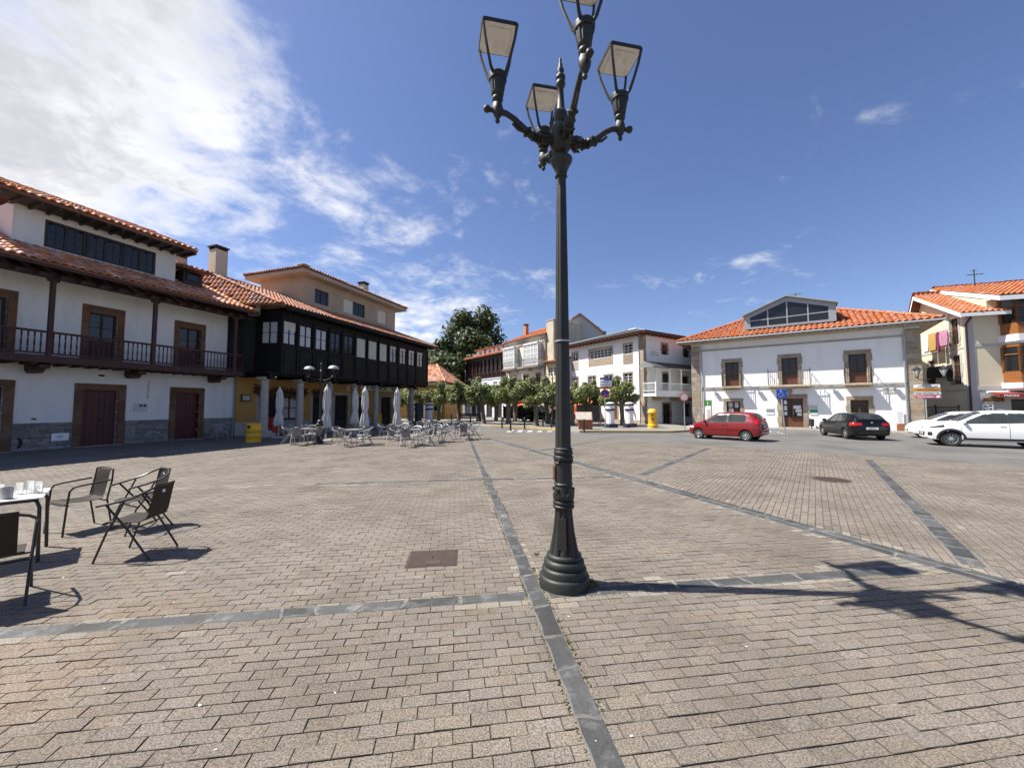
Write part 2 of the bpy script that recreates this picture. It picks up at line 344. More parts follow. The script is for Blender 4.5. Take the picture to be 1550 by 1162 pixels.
def pieces(parent, name, protos, mats, items, limit=300, smooth=False, rest=None):
    """items: (matrix, prototype). The ones that show largest become objects that share meshes, the others one joined part."""
    if not items: return
    if not isinstance(mats, (list, tuple)): mats = [mats]
    W = WM[parent]
    if len(items) > limit: items = sorted(items, key=lambda it: seen_key((W @ it[0]).translation))
    me = [None] * len(protos)
    for m4, k in items[:limit]:
        if me[k] is None: me[k] = mesh_from(name, protos[k][0], protos[k][1], mats, protos[k][2] if len(protos[k]) > 2 else None, smooth)
        o = bpy.data.objects.new(name, me[k]); o.matrix_basis = m4; link(o, parent)
    tail = items[limit:]
    if tail:
        V = []; F = []; T = []; MI = []; base = 0
        for k, pr in enumerate(protos):
            ms = [np.array(m4) for m4, kk in tail if kk == k]
            if not ms: continue
            A = np.stack(ms); pv = np.array([tuple(v) for v in pr[0]]); n = len(pv)
            W4 = np.einsum('mij,nj->mni', A[:, :3, :3], pv) + A[:, None, :3, 3]
            V.append(W4.reshape(-1, 3)); tt = NP.random(len(ms))
            for i in range(len(ms)):
                F.extend([tuple(a + base + i * n for a in f) for f in pr[1]]); T.extend([float(tt[i])] * len(pr[1])); MI.extend(pr[2] if len(pr) > 2 else [0] * len(pr[1]))
            base += n * len(ms)
        o = bpy.data.objects.new(rest or name, mesh_from(rest or name, np.concatenate(V).tolist(), F, mats, MI, smooth, 35, T))
        o['kind'] = 'stuff'; link(o, parent)
def text(parent, name, s, size, m, T, depth=.004, align='CENTER', bold=False, sx=1.0):
    cu = bpy.data.curves.new('tmp_text', 'FONT'); cu.body = s; cu.size = size; cu.extrude = depth / 2
    cu.align_x = align; cu.align_y = 'CENTER'; cu.resolution_u = 2
    if bold: cu.offset = size * .018
    t = bpy.data.objects.new('tmp_text', cu)
    me = bpy.data.meshes.new_from_object(t)
    bpy.data.objects.remove(t); bpy.data.curves.remove(cu)
    me.name = name; me.materials.clear(); me.materials.append(m)
    o = bpy.data.objects.new(name, me)
    o.matrix_basis = T @ Matrix.Rotation(rad(90), 4, 'X') @ Matrix.Diagonal((sx, 1, 1, 1))   # stands in XZ, reads from -Y
    return link(o, parent)
# ------------------------------------------------------------------ building helpers (local frame: x along the facade to the right, y inwards, z up)
def facade(mb, x0, x1, z0, z1, holes=(), y=0.0, depth=.2):
    xs = sorted({x0, x1, *[h[0] for h in holes], *[h[1] for h in holes]}); zs = sorted({z0, z1, *[h[2] for h in holes], *[h[3] for h in holes]})
    xs = [x for x in xs if x0 <= x <= x1]; zs = [z for z in zs if z0 <= z <= z1]
    for i in range(len(xs) - 1):
        for j in range(len(zs) - 1):
            cx, cz = (xs[i] + xs[i + 1]) / 2, (zs[j] + zs[j + 1]) / 2
            if any(h[0] < cx < h[1] and h[2] < cz < h[3] for h in holes): continue
            mb.add([(xs[i], y, zs[j]), (xs[i + 1], y, zs[j]), (xs[i + 1], y, zs[j + 1]), (xs[i], y, zs[j + 1])], [(0, 1, 2, 3)])
    for a, b, c, d in holes:
        e = y + depth
        mb.add([(a, y, c), (a, e, c), (a, e, d), (a, y, d)], [(0, 1, 2, 3)]); mb.add([(b, y, c), (b, e, c), (b, e, d), (b, y, d)], [(3, 2, 1, 0)])
        mb.add([(a, y, d), (a, e, d), (b, e, d), (b, y, d)], [(0, 1, 2, 3)]); mb.add([(a, y, c), (b, y, c), (b, e, c), (a, e, c)], [(0, 1, 2, 3)])
    return mb
def sheet(mb, pts): return mb.add(pts, [tuple(range(len(pts)))])
def window(root, x0, x1, z0, z1, y=.12, leaves=2, rows=3, cols=1, m='redwood', g='glass', fw=.045, mun=.025, T=None, each=True, low=0.0, name='window', sill=None):
    """frame with casements, glazing bars and panes; `low` is the height of a solid panel at the foot"""
    f = MB(T); w = x1 - x0
    f.box(x0, x0 + fw, y, y + .07, z0, z1); f.box(x1 - fw, x1, y, y + .07, z0, z1)
    f.box(x0 + fw, x1 - fw, y, y + .07, z1 - fw, z1); f.box(x0 + fw, x1 - fw, y, y + .07, z0, z0 + fw)
    a, b, c, d = x0 + fw, x1 - fw, z0 + fw, z1 - fw
    if low: f.box(a, b, y + .012, y + .06, c, c + low); f.box(a + .05, b - .05, y + .004, y + .012, c + .06, c + low - .06); c += low
    lw = (b - a) / leaves; P = []
    for i in range(leaves):
        l, r = a + i * lw, a + (i + 1) * lw
        s = fw * .8
        if i: f.box(l - s * .6, l + s * .6, y - .008, y + .055, c, d)
        l2, r2 = l + (s * .6 if i else 0), r - (s * .6 if i < leaves - 1 else 0)
        cw = (r2 - l2) / cols; rh = (d - c) / rows
        for j in range(cols):
            for k in range(rows):
                P.append((l2 + j * cw + mun / 2, l2 + (j + 1) * cw - mun / 2, c + k * rh + mun / 2, c + (k + 1) * rh - mun / 2))
            if j: f.box(l2 + j * cw - mun / 2, l2 + j * cw + mun / 2, y + .01, y + .05, c, d)
        for k in range(1, rows): f.box(l2, r2, y + .013, y + .047, c + k * rh - mun / 2, c + k * rh + mun / 2)
    o = obj(name, f, M[m], root)
    if each: pieces(o, 'pane', [UB], M[g], [(boxm(p[0], p[1], y + .025, y + .033, p[2], p[3], T), 0) for p in P])
    else:
        q = MB(T)
        for p in P: q.box(p[0], p[1], y + .025, y + .033, p[2], p[3])
        obj('pane', q, M[g], o)
    return o
def surround(root, x0, x1, z0, z1, w, m='stone', proud=.03, y=0.0, sill=0.0, nb=4, T=None, lint=None, deep=.14, zig=1.0):
    """dressed stones round an opening, each its own block"""
    it = []; lint = lint or w; g = .006 if zig else .002; h = (z1 - z0) / nb
    for k in range(nb):
        e = .02 + (.05 if k % 2 else -.02) * (w / .3) * zig if zig else .02
        it.append((boxm(x0 - w - e + .02, x0, y - proud, y + deep, z0 + k * h + g, z0 + (k + 1) * h - g, T), 0))
        it.append((boxm(x1, x1 + w + e - .02, y - proud, y + deep, z0 + k * h + g, z0 + (k + 1) * h - g, T), 0))
    n = 1 if x1 - x0 < 1.4 else 3
    for k in range(n):
        L0, L1 = x0 - w, x1 + w
        it.append((boxm(L0 + (L1 - L0) * k / n + g * (k > 0), L0 + (L1 - L0) * (k + 1) / n - g * (k < n - 1), y - proud - .004, y + deep, z1 + g, z1 + lint, T), 0))
    if sill: it.append((boxm(x0 - w, x1 + w, y - proud - .03, y + deep, z0 - sill, z0 - g, T), 0))
    pieces(root, 'surround_block', [UB], M[m], it)
def plank_door(root, x0, x1, z0, z1, y=.14, m='redwood', leaves=2, planks=4, T=None, handle=True, glazed=None):
    d = MB(T); n = leaves * planks; w = (x1 - x0) / n
    d.box(x0, x1, y + .02, y + .06, z0, z1)
    o = obj('door', d, M[m], root); it = []
    for i in range(n):
        g = .004 if i % planks else .009
        it.append((boxm(x0 + i * w + g, x0 + (i + 1) * w - .004, y, y + .022, z0 + .02, z1 - .02, T), 0))
    pieces(o, 'plank', [UB], M[m], it)
    if handle:
        h = MB(T); xm = (x0 + x1) / 2 + .07; h.box(xm, xm + .03, y - .045, y, z0 + .95, z0 + 1.07); obj('handle', h, M['iron'], o)
    return o
def clip_poly(poly, A, B, C):
    """keep A x + B y <= C"""
    out = []; n = len(poly)
    for i in range(n):
        p, q = poly[i], poly[(i + 1) % n]; dp = A * p[0] + B * p[1] - C; dq = A * q[0] + B * q[1] - C
        if dp <= 1e-9: out.append(p)
        if (dp < -1e-9 and dq > 1e-9) or (dp > 1e-9 and dq < -1e-9):
            t = dp / (dp - dq); out.append((p[0] + t * (q[0] - p[0]), p[1] + t * (q[1] - p[1])))
    return out
def in_poly(poly, x, y, tol=0.0):
    n = len(poly)
    for i in range(n):
        p, q = poly[i], poly[(i + 1) % n]; ex, ey = q[0] - p[0], q[1] - p[1]; l = math.hypot(ex, ey)
        if l < 1e-6: continue
        if (ex * (y - p[1]) - ey * (x - p[0])) / l < -tol: return False
    return True
def tile_proto(w, l, h, seed=0, n=2):
    us = [-.5, -.40, -.33, -.24, -.13, 0, .13, .24, .33, .40, .5]; zs = [.02, 0, .35, .72, .94, 1, .94, .72, .35, 0, .02]
    v = []; f = []; k = len(us)
    for j, (yy, lift, sc_) in enumerate(((-.03, .026, 1.0), (l * 1.06, -.012, .86))):
        for u, z in zip(us, zs): v.append((u * w * (sc_ if abs(u) < .36 else 1), yy, z * h * sc_ + lift))
    for i in range(k - 1): f.append((i, i + 1, k + i + 1, k + i))
    b = len(v)
    for u, z in zip(us, zs): v.append((u * w, -.03, max(z * h * .62 - .012, -.03)))
    for i in range(k - 1): f.append((b + i, b + i + 1, i + 1, i))
    return v, f
def roof(root, eaves, slope, zc, m, cols=(.23, .33), h=.065, limit=300, edges=None, name='roof', ridge=True, thick=.10, soffit='redwood', skip=None, only=None):
    """eaves: counter-clockwise outline; every edge with a slope carries a plane rising inwards, the roof is the lowest of them.
    edges: indices of sloping edges (others are gables)."""
    n = len(eaves); idx = list(range(n)) if edges is None else edges; PL = []
    for i in idx:
        p, q = eaves[i], eaves[(i + 1) % n]; ex, ey = q[0] - p[0], q[1] - p[1]; l = math.hypot(ex, ey)
        PL.append((i, p, (ex / l, ey / l), (-ey / l, ex / l), l))
    s = slope if isinstance(slope, dict) else {i: slope for i in idx}
    zf = lambda pl, x, y: zc + s[pl[0]] * ((x - pl[1][0]) * pl[3][0] + (y - pl[1][1]) * pl[3][1])
    u = MB(); items = []; ridges = []; regs = []
    for a in PL:
        reg = list(eaves)
        for b in PL:
            if b is a: continue
            A = s[a[0]] * a[3][0] - s[b[0]] * b[3][0]; B = s[a[0]] * a[3][1] - s[b[0]] * b[3][1]
            Cc = s[a[0]] * (a[1][0] * a[3][0] + a[1][1] * a[3][1]) - s[b[0]] * (b[1][0] * b[3][0] + b[1][1] * b[3][1])
            reg = clip_poly(reg, A, B, Cc)
            if len(reg) < 3: break
        if len(reg) < 3: continue
        regs.append((a, reg)); k = len(reg)
        top = [(x, y, zf(a, x, y) - .01) for x, y in reg]; bot = [(x, y, zf(a, x, y) - thick) for x, y in reg]
        u.add(top, [tuple(range(k))]); u.add(bot, [tuple(reversed(range(k)))])
        for i in range(k):
            p, q = reg[i], reg[(i + 1) % k]; mid = ((p[0] + q[0]) / 2, (p[1] + q[1]) / 2)
            onb = any(abs((mid[0] - e[0]) * (g[1] - e[1]) - (mid[1] - e[1]) * (g[0] - e[0])) / math.hypot(g[0] - e[0], g[1] - e[1]) < 1e-4 for e, g in [(eaves[j], eaves[(j + 1) % n]) for j in range(n)])
            if onb: u.add([top[i], bot[i], bot[(i + 1) % k], top[(i + 1) % k]], [(0, 1, 2, 3)])
            else:
                key = tuple(sorted([(round(p[0], 2), round(p[1], 2)), (round(q[0], 2), round(q[1], 2))]))
                if key not in [r[0] for r in ridges]: ridges.append((key, Vector(top[i]), Vector(top[(i + 1) % k])))
        th = math.atan(s[a[0]]); U = Vector((a[2][0], a[2][1], 0)); Vv = Vector((a[3][0] * math.cos(th), a[3][1] * math.cos(th), math.sin(th))); Nn = U.cross(Vv)
        us = [(x - a[1][0]) * a[2][0] + (y - a[1][1]) * a[2][1] for x, y in reg]; ds = [(x - a[1][0]) * a[3][0] + (y - a[1][1]) * a[3][1] for x, y in reg]
        nu = int((max(us) - min(us)) / cols[0]) + 1; nv = int((max(ds) / math.cos(th)) / cols[1]) + 1
        for i in range(nu):
            uu = min(us) + (i + .5) * cols[0]
            for j in range(nv):
                vv = j * cols[1]; vc = (vv + cols[1] * .5) * math.cos(th)
                x = a[1][0] + a[2][0] * uu + a[3][0] * vc; y = a[1][1] + a[2][1] * uu + a[3][1] * vc
                if not in_poly(reg, x, y, .04): continue
                if skip and skip(x, y): continue
                if only and not only(x, y): continue
                pos = Vector((a[1][0], a[1][1], zc)) + U * (uu + RND.uniform(-.006, .006)) + Vv * (vv + RND.uniform(-.02, .02)) + Nn * RND.uniform(-.002, .006)
                tw = RND.gauss(0, .02); X = U * math.cos(tw) + Vv * math.sin(tw); Y = Vv * math.cos(tw) - U * math.sin(tw)
                m4 = Matrix(((X.x, Y.x, Nn.x, pos.x), (X.y, Y.y, Nn.y, pos.y), (X.z, Y.z, Nn.z, pos.z), (0, 0, 0, 1)))
                items.append((m4, 0))
    o = obj(name, u, M['tile_under'], root)
    pieces(o, 'roof_tile', [tile_proto(cols[0], cols[1], h)], M[m], items, limit, smooth=True, rest='roof_tile')
    if ridge and ridges:
        rv = MB(); rr = h * 1.5
        for k in range(2):
            for t in range(7):
                ang = math.pi * t / 6; rv.v.append((math.cos(ang) * rr * (1.1 - .2 * k), -.02 + k * .42, math.sin(ang) * rr * (1.0 - .15 * k)))
        rv.f = [(t + 1, t, 7 + t, 8 + t) for t in range(6)] + [(0, 1, 2, 3, 4, 5, 6)]
        it = []
        for _, p, q in ridges:
            if p.z > q.z: p, q = q, p
            d = q - p; L = d.length
            if L < .3: continue
            d.normalize(); X = d.cross(Vector((0, 0, 1))).normalized(); Z = X.cross(d)
            for i in range(int(L / .38)):
                c = p + d * (i * .38) + Vector((0, 0, h * .55))
                if skip and skip(c.x, c.y): continue
                it.append((Matrix(((X.x, d.x, Z.x, c.x), (X.y, d.y, Z.y, c.y), (X.z, d.z, Z.z, c.z), (0, 0, 0, 1))), 0))
        pieces(o, 'ridge_tile', [(rv.v, rv.f)], M[m], it, 120, smooth=True)
    return o
def chimney(root, x, y, z0, z1, w=.6, d=.6, m='greyrender', cap='concrete'):
    c = MB(); c.cbox(x - w / 2, x + w / 2, y - d / 2, y + d / 2, z0, z1, .015)
    o = obj('chimney', c, M[m], root)
    k = MB(); k.cbox(x - w / 2 - .06, x + w / 2 + .06, y - d / 2 - .06, y + d / 2 + .06, z1 + .14, z1 + .22, .01)
    for a in (-1, 1):
        for b in (-1, 1): k.box(x + a * (w / 2 - .07) - .06, x + a * (w / 2 - .07) + .06, y + b * (d / 2 - .07) - .06, y + b * (d / 2 - .07) + .06, z1, z1 + .14)
    k.box(x - w / 2 + .1, x + w / 2 - .1, y - d / 2 + .1, y + d / 2 - .1, z1, z1 + .13)
    obj('chimney_cap', k, M['greybrown'], o); return o
def rails(root, name, x0, x1, y, z0, z1, step, mrail, r=.008, T=None, top=(.04, .04), sub=True, square=False, ends=True, cross=None):
    """a railing: rails as the part, each bar a sub-part. Runs along x at depth y"""
    f = MB(T); f.box(x0, x1, y - top[0] / 2, y + top[0] / 2, z1 - top[1], z1); f.box(x0, x1, y - top[0] * .4, y + top[0] * .4, z0, z0 + top[1] * .8)
    o = obj(name, f, M[mrail], root); n = max(1, int(round((x1 - x0) / step)))
    b = MB(); b.lathe([(r, z0 + top[1] * .8), (r * 1.0, z0 + (z1 - z0) * .3), (r * 1.45, z0 + (z1 - z0) * .38), (r, z0 + (z1 - z0) * .46), (r, z1 - top[1])], 6, cap=False)
    if square: b = MB(); b.lathe([(r * 1.2, z0 + .03), (r * 1.2, z0 + .15), (r * .8, z0 + .19), (r * 1.35, z0 + .34), (r * .75, z0 + .55), (r * 1.2, z0 + .62), (r * 1.2, z1 - .03)], 6, cap=False)
    it = [((T if T is not None else Matrix()) @ Matrix.Translation((x0 + (i + (0 if ends else .5)) * (x1 - x0) / n, y, 0)), 0) for i in range(n + (1 if ends else 0))]
    pieces(o, 'baluster', [(b.v, b.f)], M[mrail], it, 300, smooth=True)
    return o
def RT(x, y, z=0, deg=0): return Matrix.Translation((x, y, z)) @ Matrix.Rotation(rad(deg), 4, 'Z')

# ------------------------------------------------------------------ the ground
def flat(name, pts, z, m, th=0.0):
    b = MB()
    if th: b.prism(pts, z - th, z)
    else: sheet(b, [(x, y, z) for x, y in pts])
    return obj(name, b, M[m], None, kind='structure')
flat('ground', [(-900, -900), (900, -900), (900, 900), (-900, 900)], -.06, 'soil')
flat('road', [(-70, -60), (80, -60), (80, 110), (-70, 110)], -.022, 'asphalt')
ROADSIDE = [(22, .8), (13.4, 10.2), (10.3, 13.75), (6.7, 16.7), (3.9, 19.9), (1.6, 22.2), (-1.4, 23.6), (-4.2, 27.2), (-6.6, 33.2), (-8.2, 35.2)]
PLAZA = [(-30, -10), (22, -10)] + ROADSIDE + [(-9.5, 35.0), (-14.6, 20.3), (-17, 14.6), (-24.5, -6)]
plaza = flat('plaza_paving', PLAZA, -.0085, 'joint')
NEAR = 14.5
# rows of pavers: one grid for the square, a second one, turned, beyond the slate band on the right
G1 = rad(8.3); G2 = rad(90 - 38)
DB = Vector((4.39, 3.74)); DA = rad(-19.7); DD = Vector((math.sin(DA), math.cos(DA)))      # slate band, point and direction
def right_of_band(x, y): return (x - DB.x) * DD.y - (y - DB.y) * DD.x
def paver_protos():
    out = []
    for k in range(6):
        r = random.Random(k + 40); L, W, c, t = .1786, .0824, .0022, .012
        def corner(sx, sy, inset, z): return (sx * (L / 2 - inset) + r.uniform(-.0016, .0016), sy * (W / 2 - inset) + r.uniform(-.0014, .0014), z)
        lo = [corner(sx, sy, 0, -t) for sx, sy in ((-1, -1), (1, -1), (1, 1), (-1, 1))]
        md = [corner(sx, sy, 0, -c) for sx, sy in ((-1, -1), (1, -1), (1, 1), (-1, 1))]
        tp = [corner(sx, sy, c, r.uniform(-.0012, .0012)) for sx, sy in ((-1, -1), (1, -1), (1, 1), (-1, 1))]
        v = lo + md + tp; f = []
        for a in (0, 4):
            for i in range(4): f.append((a + i, a + (i + 1) % 4, a + 4 + (i + 1) % 4, a + 4 + i))
        f.append((8, 9, 10, 11)); out.append((v, f, [1] * 8 + [0]))
    return out
def pave():
    items = []; pale = []; PX, PY = .1825, .0865
    for g, side in ((G1, -1), (G2, 1)):
        ux, uy = math.cos(g), math.sin(g); n = int(24 / PY)
        for j in range(-n, n + 1):
            for i in range(-int(25 / PX), int(25 / PX)):
                a = (i + (.5 if j % 2 else 0)) * PX; b = j * PY
                x = a * ux - b * uy; y = a * uy + b * ux
                if y < -.6 or y > NEAR or abs(x) > 1.75 * y + 2.6: continue
                d = right_of_band(x, y)
                if (d > .0) != (side > 0): continue
                if not in_poly(ROADCLIP, x, y): continue
                if math.hypot(x - .47, y - 3.57) < .17: continue
                if COVER(x, y): continue
                z = RND.gauss(0, .0011) - .001
                m4 = Matrix.Translation((x + RND.uniform(-.0015, .0015), y + RND.uniform(-.0015, .0015), z)) @ Matrix.Rotation(g + RND.gauss(0, .006), 4, 'Z') @ Matrix.Rotation(RND.gauss(0, .005), 4, 'X') @ Matrix.Rotation(RND.gauss(0, .004), 4, 'Y')
                # lime washed out along the slate bands leaves the pavers beside them pale
                e = min(abs(d) - .155, PALE(x, y)); prob = 0.62 if e < .05 else .22 if e < .13 else .002
                (pale if RND.random() < prob * (1 if abs(d) < .4 or x > 0 else .35) else items).append((m4, RND.randrange(6)))
    pieces(plaza, 'paver', paver_protos(), [M['paver'], M['joint']], items, 250, rest='paver'); pieces(plaza, 'paver', paver_protos(), [M['palepaver'], M['joint']], pale, 50, rest='paver')
def PALE(x, y):
    dx, dy = x - .207, y - 3.373; a = dx * math.cos(G1) + dy * math.sin(G1); b = -dx * math.sin(G1) + dy * math.cos(G1)
    return min(abs(b) - .075 if a < 3.9 else 9, abs(b - 5.2) - .075 if a < 2.3 else 9, abs(a) - .02 if b > .2 else 9)
ROADCLIP = [(-30, -10), (22, -10), (22, .8), (13.4, 10.2), (10.3, 13.75), (6.7, 16.7), (-30, 30)]
CQ = (-.835, 4.165); CQA = rad(7.0)
def COVER(x, y):
    dx, dy = x - CQ[0], y - CQ[1]; a = dx * math.cos(CQA) + dy * math.sin(CQA); b = -dx * math.sin(CQA) + dy * math.cos(CQA)
    return (abs(a) < .20 and abs(b) < .19) or math.hypot(x - 6.93, y - 8.5) < .28
pave()
# beyond the laid pavers the pieces are too small to tell apart: a sheet with the same bond
def far_paver_mat(name, ang):
    m = mat(name, (.158, .134, .107), .92, .14, .75, col2=(.108, .090, .070), mix=(1.1, .46, .72), grain=.2, gs=60)
    nt = m.node_tree; N = nt.nodes; L = nt.links; b = N['Principled BSDF']; src = b.inputs['Base Color'].links[0].from_socket
    tc = N.new('ShaderNodeNewGeometry'); mp = N.new('ShaderNodeMapping'); mp.inputs['Rotation'].default_value = (0, 0, -ang); L.new(tc.outputs['Position'], mp.inputs[0])
    br = N.new('ShaderNodeTexBrick'); br.inputs['Scale'].default_value = 1; br.inputs['Brick Width'].default_value = .1825; br.inputs['Row Height'].default_value = .0865
    br.inputs['Mortar Size'].default_value = .006; br.inputs['Color1'].default_value = (1.05, 1.04, 1.03, 1); br.inputs['Color2'].default_value = (.93, .93, .93, 1); br.inputs['Mortar'].default_value = (.50, .48, .45, 1)
    L.new(mp.outputs[0], br.inputs['Vector'])
    mx = N.new('ShaderNodeMix'); mx.data_type = 'RGBA'; mx.blend_type = 'MULTIPLY'; mx.inputs[0].default_value = 1
    L.new(src, mx.inputs[6]); L.new(br.outputs[0], mx.inputs[7]); L.new(mx.outputs[2], b.inputs['Base Color']); return m
M['farpaver'] = far_paver_mat('far_pavers', G1)
FAR = [(-18.2, NEAR - .04), (9.4, NEAR - .04), (6.7, 16.7), (3.9, 19.9), (1.6, 22.2), (-1.4, 23.6), (-4.2, 27.2), (-6.6, 33.2), (-8.2, 35.2), (-9.5, 35.0), (-14.5, 20.6), (-16.9, 14.8)]
b = MB(); sheet(b, [(x, y, -.003) for x, y in FAR])
o_far = obj('far_paving', b, M['farpaver'], None, kind='structure')
# strip outside the paver fan, beside and behind the camera
def side_sheets():
    b = MB(); k = 1.75
    sheet(b, [(-29.9, -9.9, -.003), (21.9, -9.9, -.003), (21.9, -.62, -.003), (-29.9, -.62, -.003)])
    sheet(b, [(-29.9, -.62, -.003), (-1.55, -.62, -.003), (-1.55 - k * 11.0, 10.4, -.003), (-26, 10.4, -.003)])
    obj('side_paving', b, M['farpaver'], None, kind='structure')
side_sheets()

# slate bands let into the paving, slab by slab
BED = MB()
def slate_run(p, q, w, seed, lo=.22, hi=.62, lanes=1):
    r = random.Random(seed); p = Vector(p); q = Vector(q); d = (q - p); L = d.length; d.normalize(); nx = Vector((-d.y, d.x)); out = []
    zb = -.0072 + seed * .0001; sheet(BED, [(*(p - nx * w / 2), zb), (*(q - nx * w / 2), zb), (*(q + nx * w / 2), zb), (*(p + nx * w / 2), zb)])
    for ln in range(lanes):
        s = 0; off = (ln - (lanes - 1) / 2) * w / lanes; ww = w / lanes; e0 = r.uniform(-.03, .03)
        while s < L - .05:
            l = min(r.uniform(lo, hi), L - s); e1 = r.uniform(-.035, .035) * (ww / .15); g = .004
            vs = []; zt = .0035 + r.uniform(-.001, .0025)
            cs = [(s + g - e0, off - ww / 2 + g), (s + l - g - e1, off - ww / 2 + g), (s + l - g + e1, off + ww / 2 - g), (s + g + e0, off + ww / 2 - g)]
            cs = [(a + r.uniform(-.006, .006), bb + r.uniform(-.004, .004)) for a, bb in cs]
            cc = (sum(c[0] for c in cs) / 4, sum(c[1] for c in cs) / 4)
            mb = MB()
            # edge line with small spalls, then a slightly lower rim
            ring = []
            for i in range(4):
                a, bq = cs[i], cs[(i + 1) % 4]
                for t in (0, .33, .66): ring.append((a[0] + (bq[0] - a[0]) * t + r.uniform(-.004, .004), a[1] + (bq[1] - a[1]) * t + r.uniform(-.004, .004)))
            def W(c, z, k=1.0): x = cc[0] + (c[0] - cc[0]) * k; y = cc[1] + (c[1] - cc[1]) * k; P = p + d * x + nx * y; return (P.x, P.y, z)
            n = len(ring)
            mb.v = [W(c, -.03) for c in ring] + [W(c, zt - .006) for c in ring] + [W(c, zt + r.uniform(-.0012, .0012), 1 - r.uniform(.008, .022) / max(.08, math.hypot(c[0] - cc[0], c[1] - cc[1]))) for c in ring]
            for kk in (0, n): mb.f += [(kk + i, kk + (i + 1) % n, kk + n + (i + 1) % n, kk + n + i) for i in range(n)]
            mb.f.append(tuple(range(2 * n, 3 * n))); mb.mi = [0] * n + [1] * n + [0]
            out.append((mb, (p + d * (s + l / 2)).length)); s += l; e0 = e1
    return out
def lay_slate():
    X = (.207, 3.373); c = (-math.sin(G1), math.cos(G1)); R = (math.cos(G1), math.sin(G1)); P = lambda s, t: (X[0] + R[0] * s + c[0] * t, X[1] + R[1] * s + c[1] * t)
    J = (4.2, 4.0); runs = []
    runs += slate_run(P(0, -4.2), P(0, 15.5), .150, 1, .18, .55)
    runs += slate_run(P(-9.5, 0), P(-.08, 0), .145, 2); runs += slate_run(P(.08, 0), (4.02, 3.90), .150, 3)
    runs += slate_run(P(-3.5, 5.2), P(-.08, 5.2), .145, 4); runs += slate_run(P(.08, 5.2), (2.3, 8.80), .145, 5)
    a = DB - DD * 8; e = DB + DD * 17.2
    runs += slate_run(tuple(a), tuple(e), .31, 6, .25, .6, lanes=2)
    k = Vector((math.sin(rad(38)), math.cos(rad(38))))
    for seed, st, L in ((7, (4.62, 3.96), 9.7), (8, (3.0, 9.05), 7.2), (9, (6.2, -1.4), 12.5), (13, (1.0, 13.9), 4.6)):
        s = Vector(st); runs += slate_run(tuple(s), tuple(s + k * L), .20, seed, .2, .45)
    runs.sort(key=lambda t: t[1])
    band = obj('slate_band', BED, M['joint'], plaza)
    for mb, _ in runs[:300]: obj('slate_slab', mb, [M['slab'], M['slabedge']], band)
    big = MB()
    for mb, _ in runs[300:]: b0 = len(big.mi); big.add(mb.v, mb.f); big.mi[b0:] = mb.mi
    if big.v: obj('slate_slab', big, [M['slab'], M['slabedge']], band, kind='stuff')
lay_slate()

# moss and grit along the joints
def moss():
    b = MB(); X = (.207, 3.373); c = (-math.sin(G1), math.cos(G1)); R = (math.cos(G1), math.sin(G1)); r = random.Random(4)
    for k in range(2600):
        t = r.uniform(-2.0, 6) if k < 2300 else r.uniform(-.3, .3); s = r.choice((-.083, .083)) + r.gauss(0, .006)
        if k >= 2450: s, t = r.uniform(.2, 1.2), r.choice((-.085, .09)) + r.gauss(0, .008)
        if math.sin(t * 5.3) + math.sin(t * 2.1 + s * 30) < r.uniform(-1.3, .9): continue
        x, y = X[0] + R[0] * s + c[0] * t, X[1] + R[1] * s + c[1] * t
        for q in range(3):
            a = r.uniform(0, 6.28); l = r.uniform(.006, .016); h = r.uniform(.000, .007)
            b.add([(x - l * math.cos(a), y - l * math.sin(a), -.006), (x + l * math.cos(a), y + l * math.sin(a), -.006), (x + r.uniform(-.006, .006), y + r.uniform(-.006, .006), h)], [(0, 1, 2)])
    for (x, y) in ((.75, 3.55), (.72, 3.6), (.7, 3.5), (.26, 4.25)):
        for q in range(40):
            a = r.uniform(0, 6.28); d = r.uniform(0, .03); px, py = x + d * math.cos(a), y + d * math.sin(a)
            b.add([(px - .003, py, -.004), (px + .003, py, -.004), (px + r.gauss(0, .02), py + r.gauss(0, .02), r.uniform(.01, .04))], [(0, 1, 2)])
    obj('moss', b, M['moss'], None, kind='stuff')
moss()
# iron covers
def covers():
    t = thing('square_cover', 'rusty square iron inspection cover set in the pavers left of the big street lamp', 'manhole cover', (CQ[0], CQ[1], .004), CQA)
    b = MB(); b.box(-.262, .262, -.228, .228, -.03, -.004); obj('frame', b, M['cover'], t)
    b = MB(); b.cbox(-.245, .245, -.212, .212, -.02, .001, .003)
    for i in range(22):
        x = -.225 + i * .0214; b.box(x - .004, x + .004, -.20, .20, .001, .004)
    obj('lid', b, M['cover'], t)
    b = MB(); b.cbox(-.06, .09, -.17, -.09, .001, .0065, .002); obj('badge_plate', b, M['cover'], t)
    b = MB(); b.lathe([(.012, -.002), (.012, .006)], 10); obj('lift_hole', b, M['black'], t)
    t = thing('round_cover', 'round rusty iron manhole cover among the pavers by the road', 'manhole cover', (6.93, 8.5, .004))
    b = MB(); b.lathe([(.34, -.03), (.34, .002), (.31, .003), (.31, -.002)], 32, cap=False); obj('frame', b, M['cover'], t)
    b = MB(); b.lathe([(.305, -.02), (.305, .002)], 32)
    for i in range(9):
        for j in range(9):
            x, y = (i - 4) * .06, (j - 4) * .06
            if math.hypot(x, y) < .27: b.box(x - .018, x + .018, y - .018, y + .018, .002, .006)
    obj('lid', b, M['cover'], t)
covers()
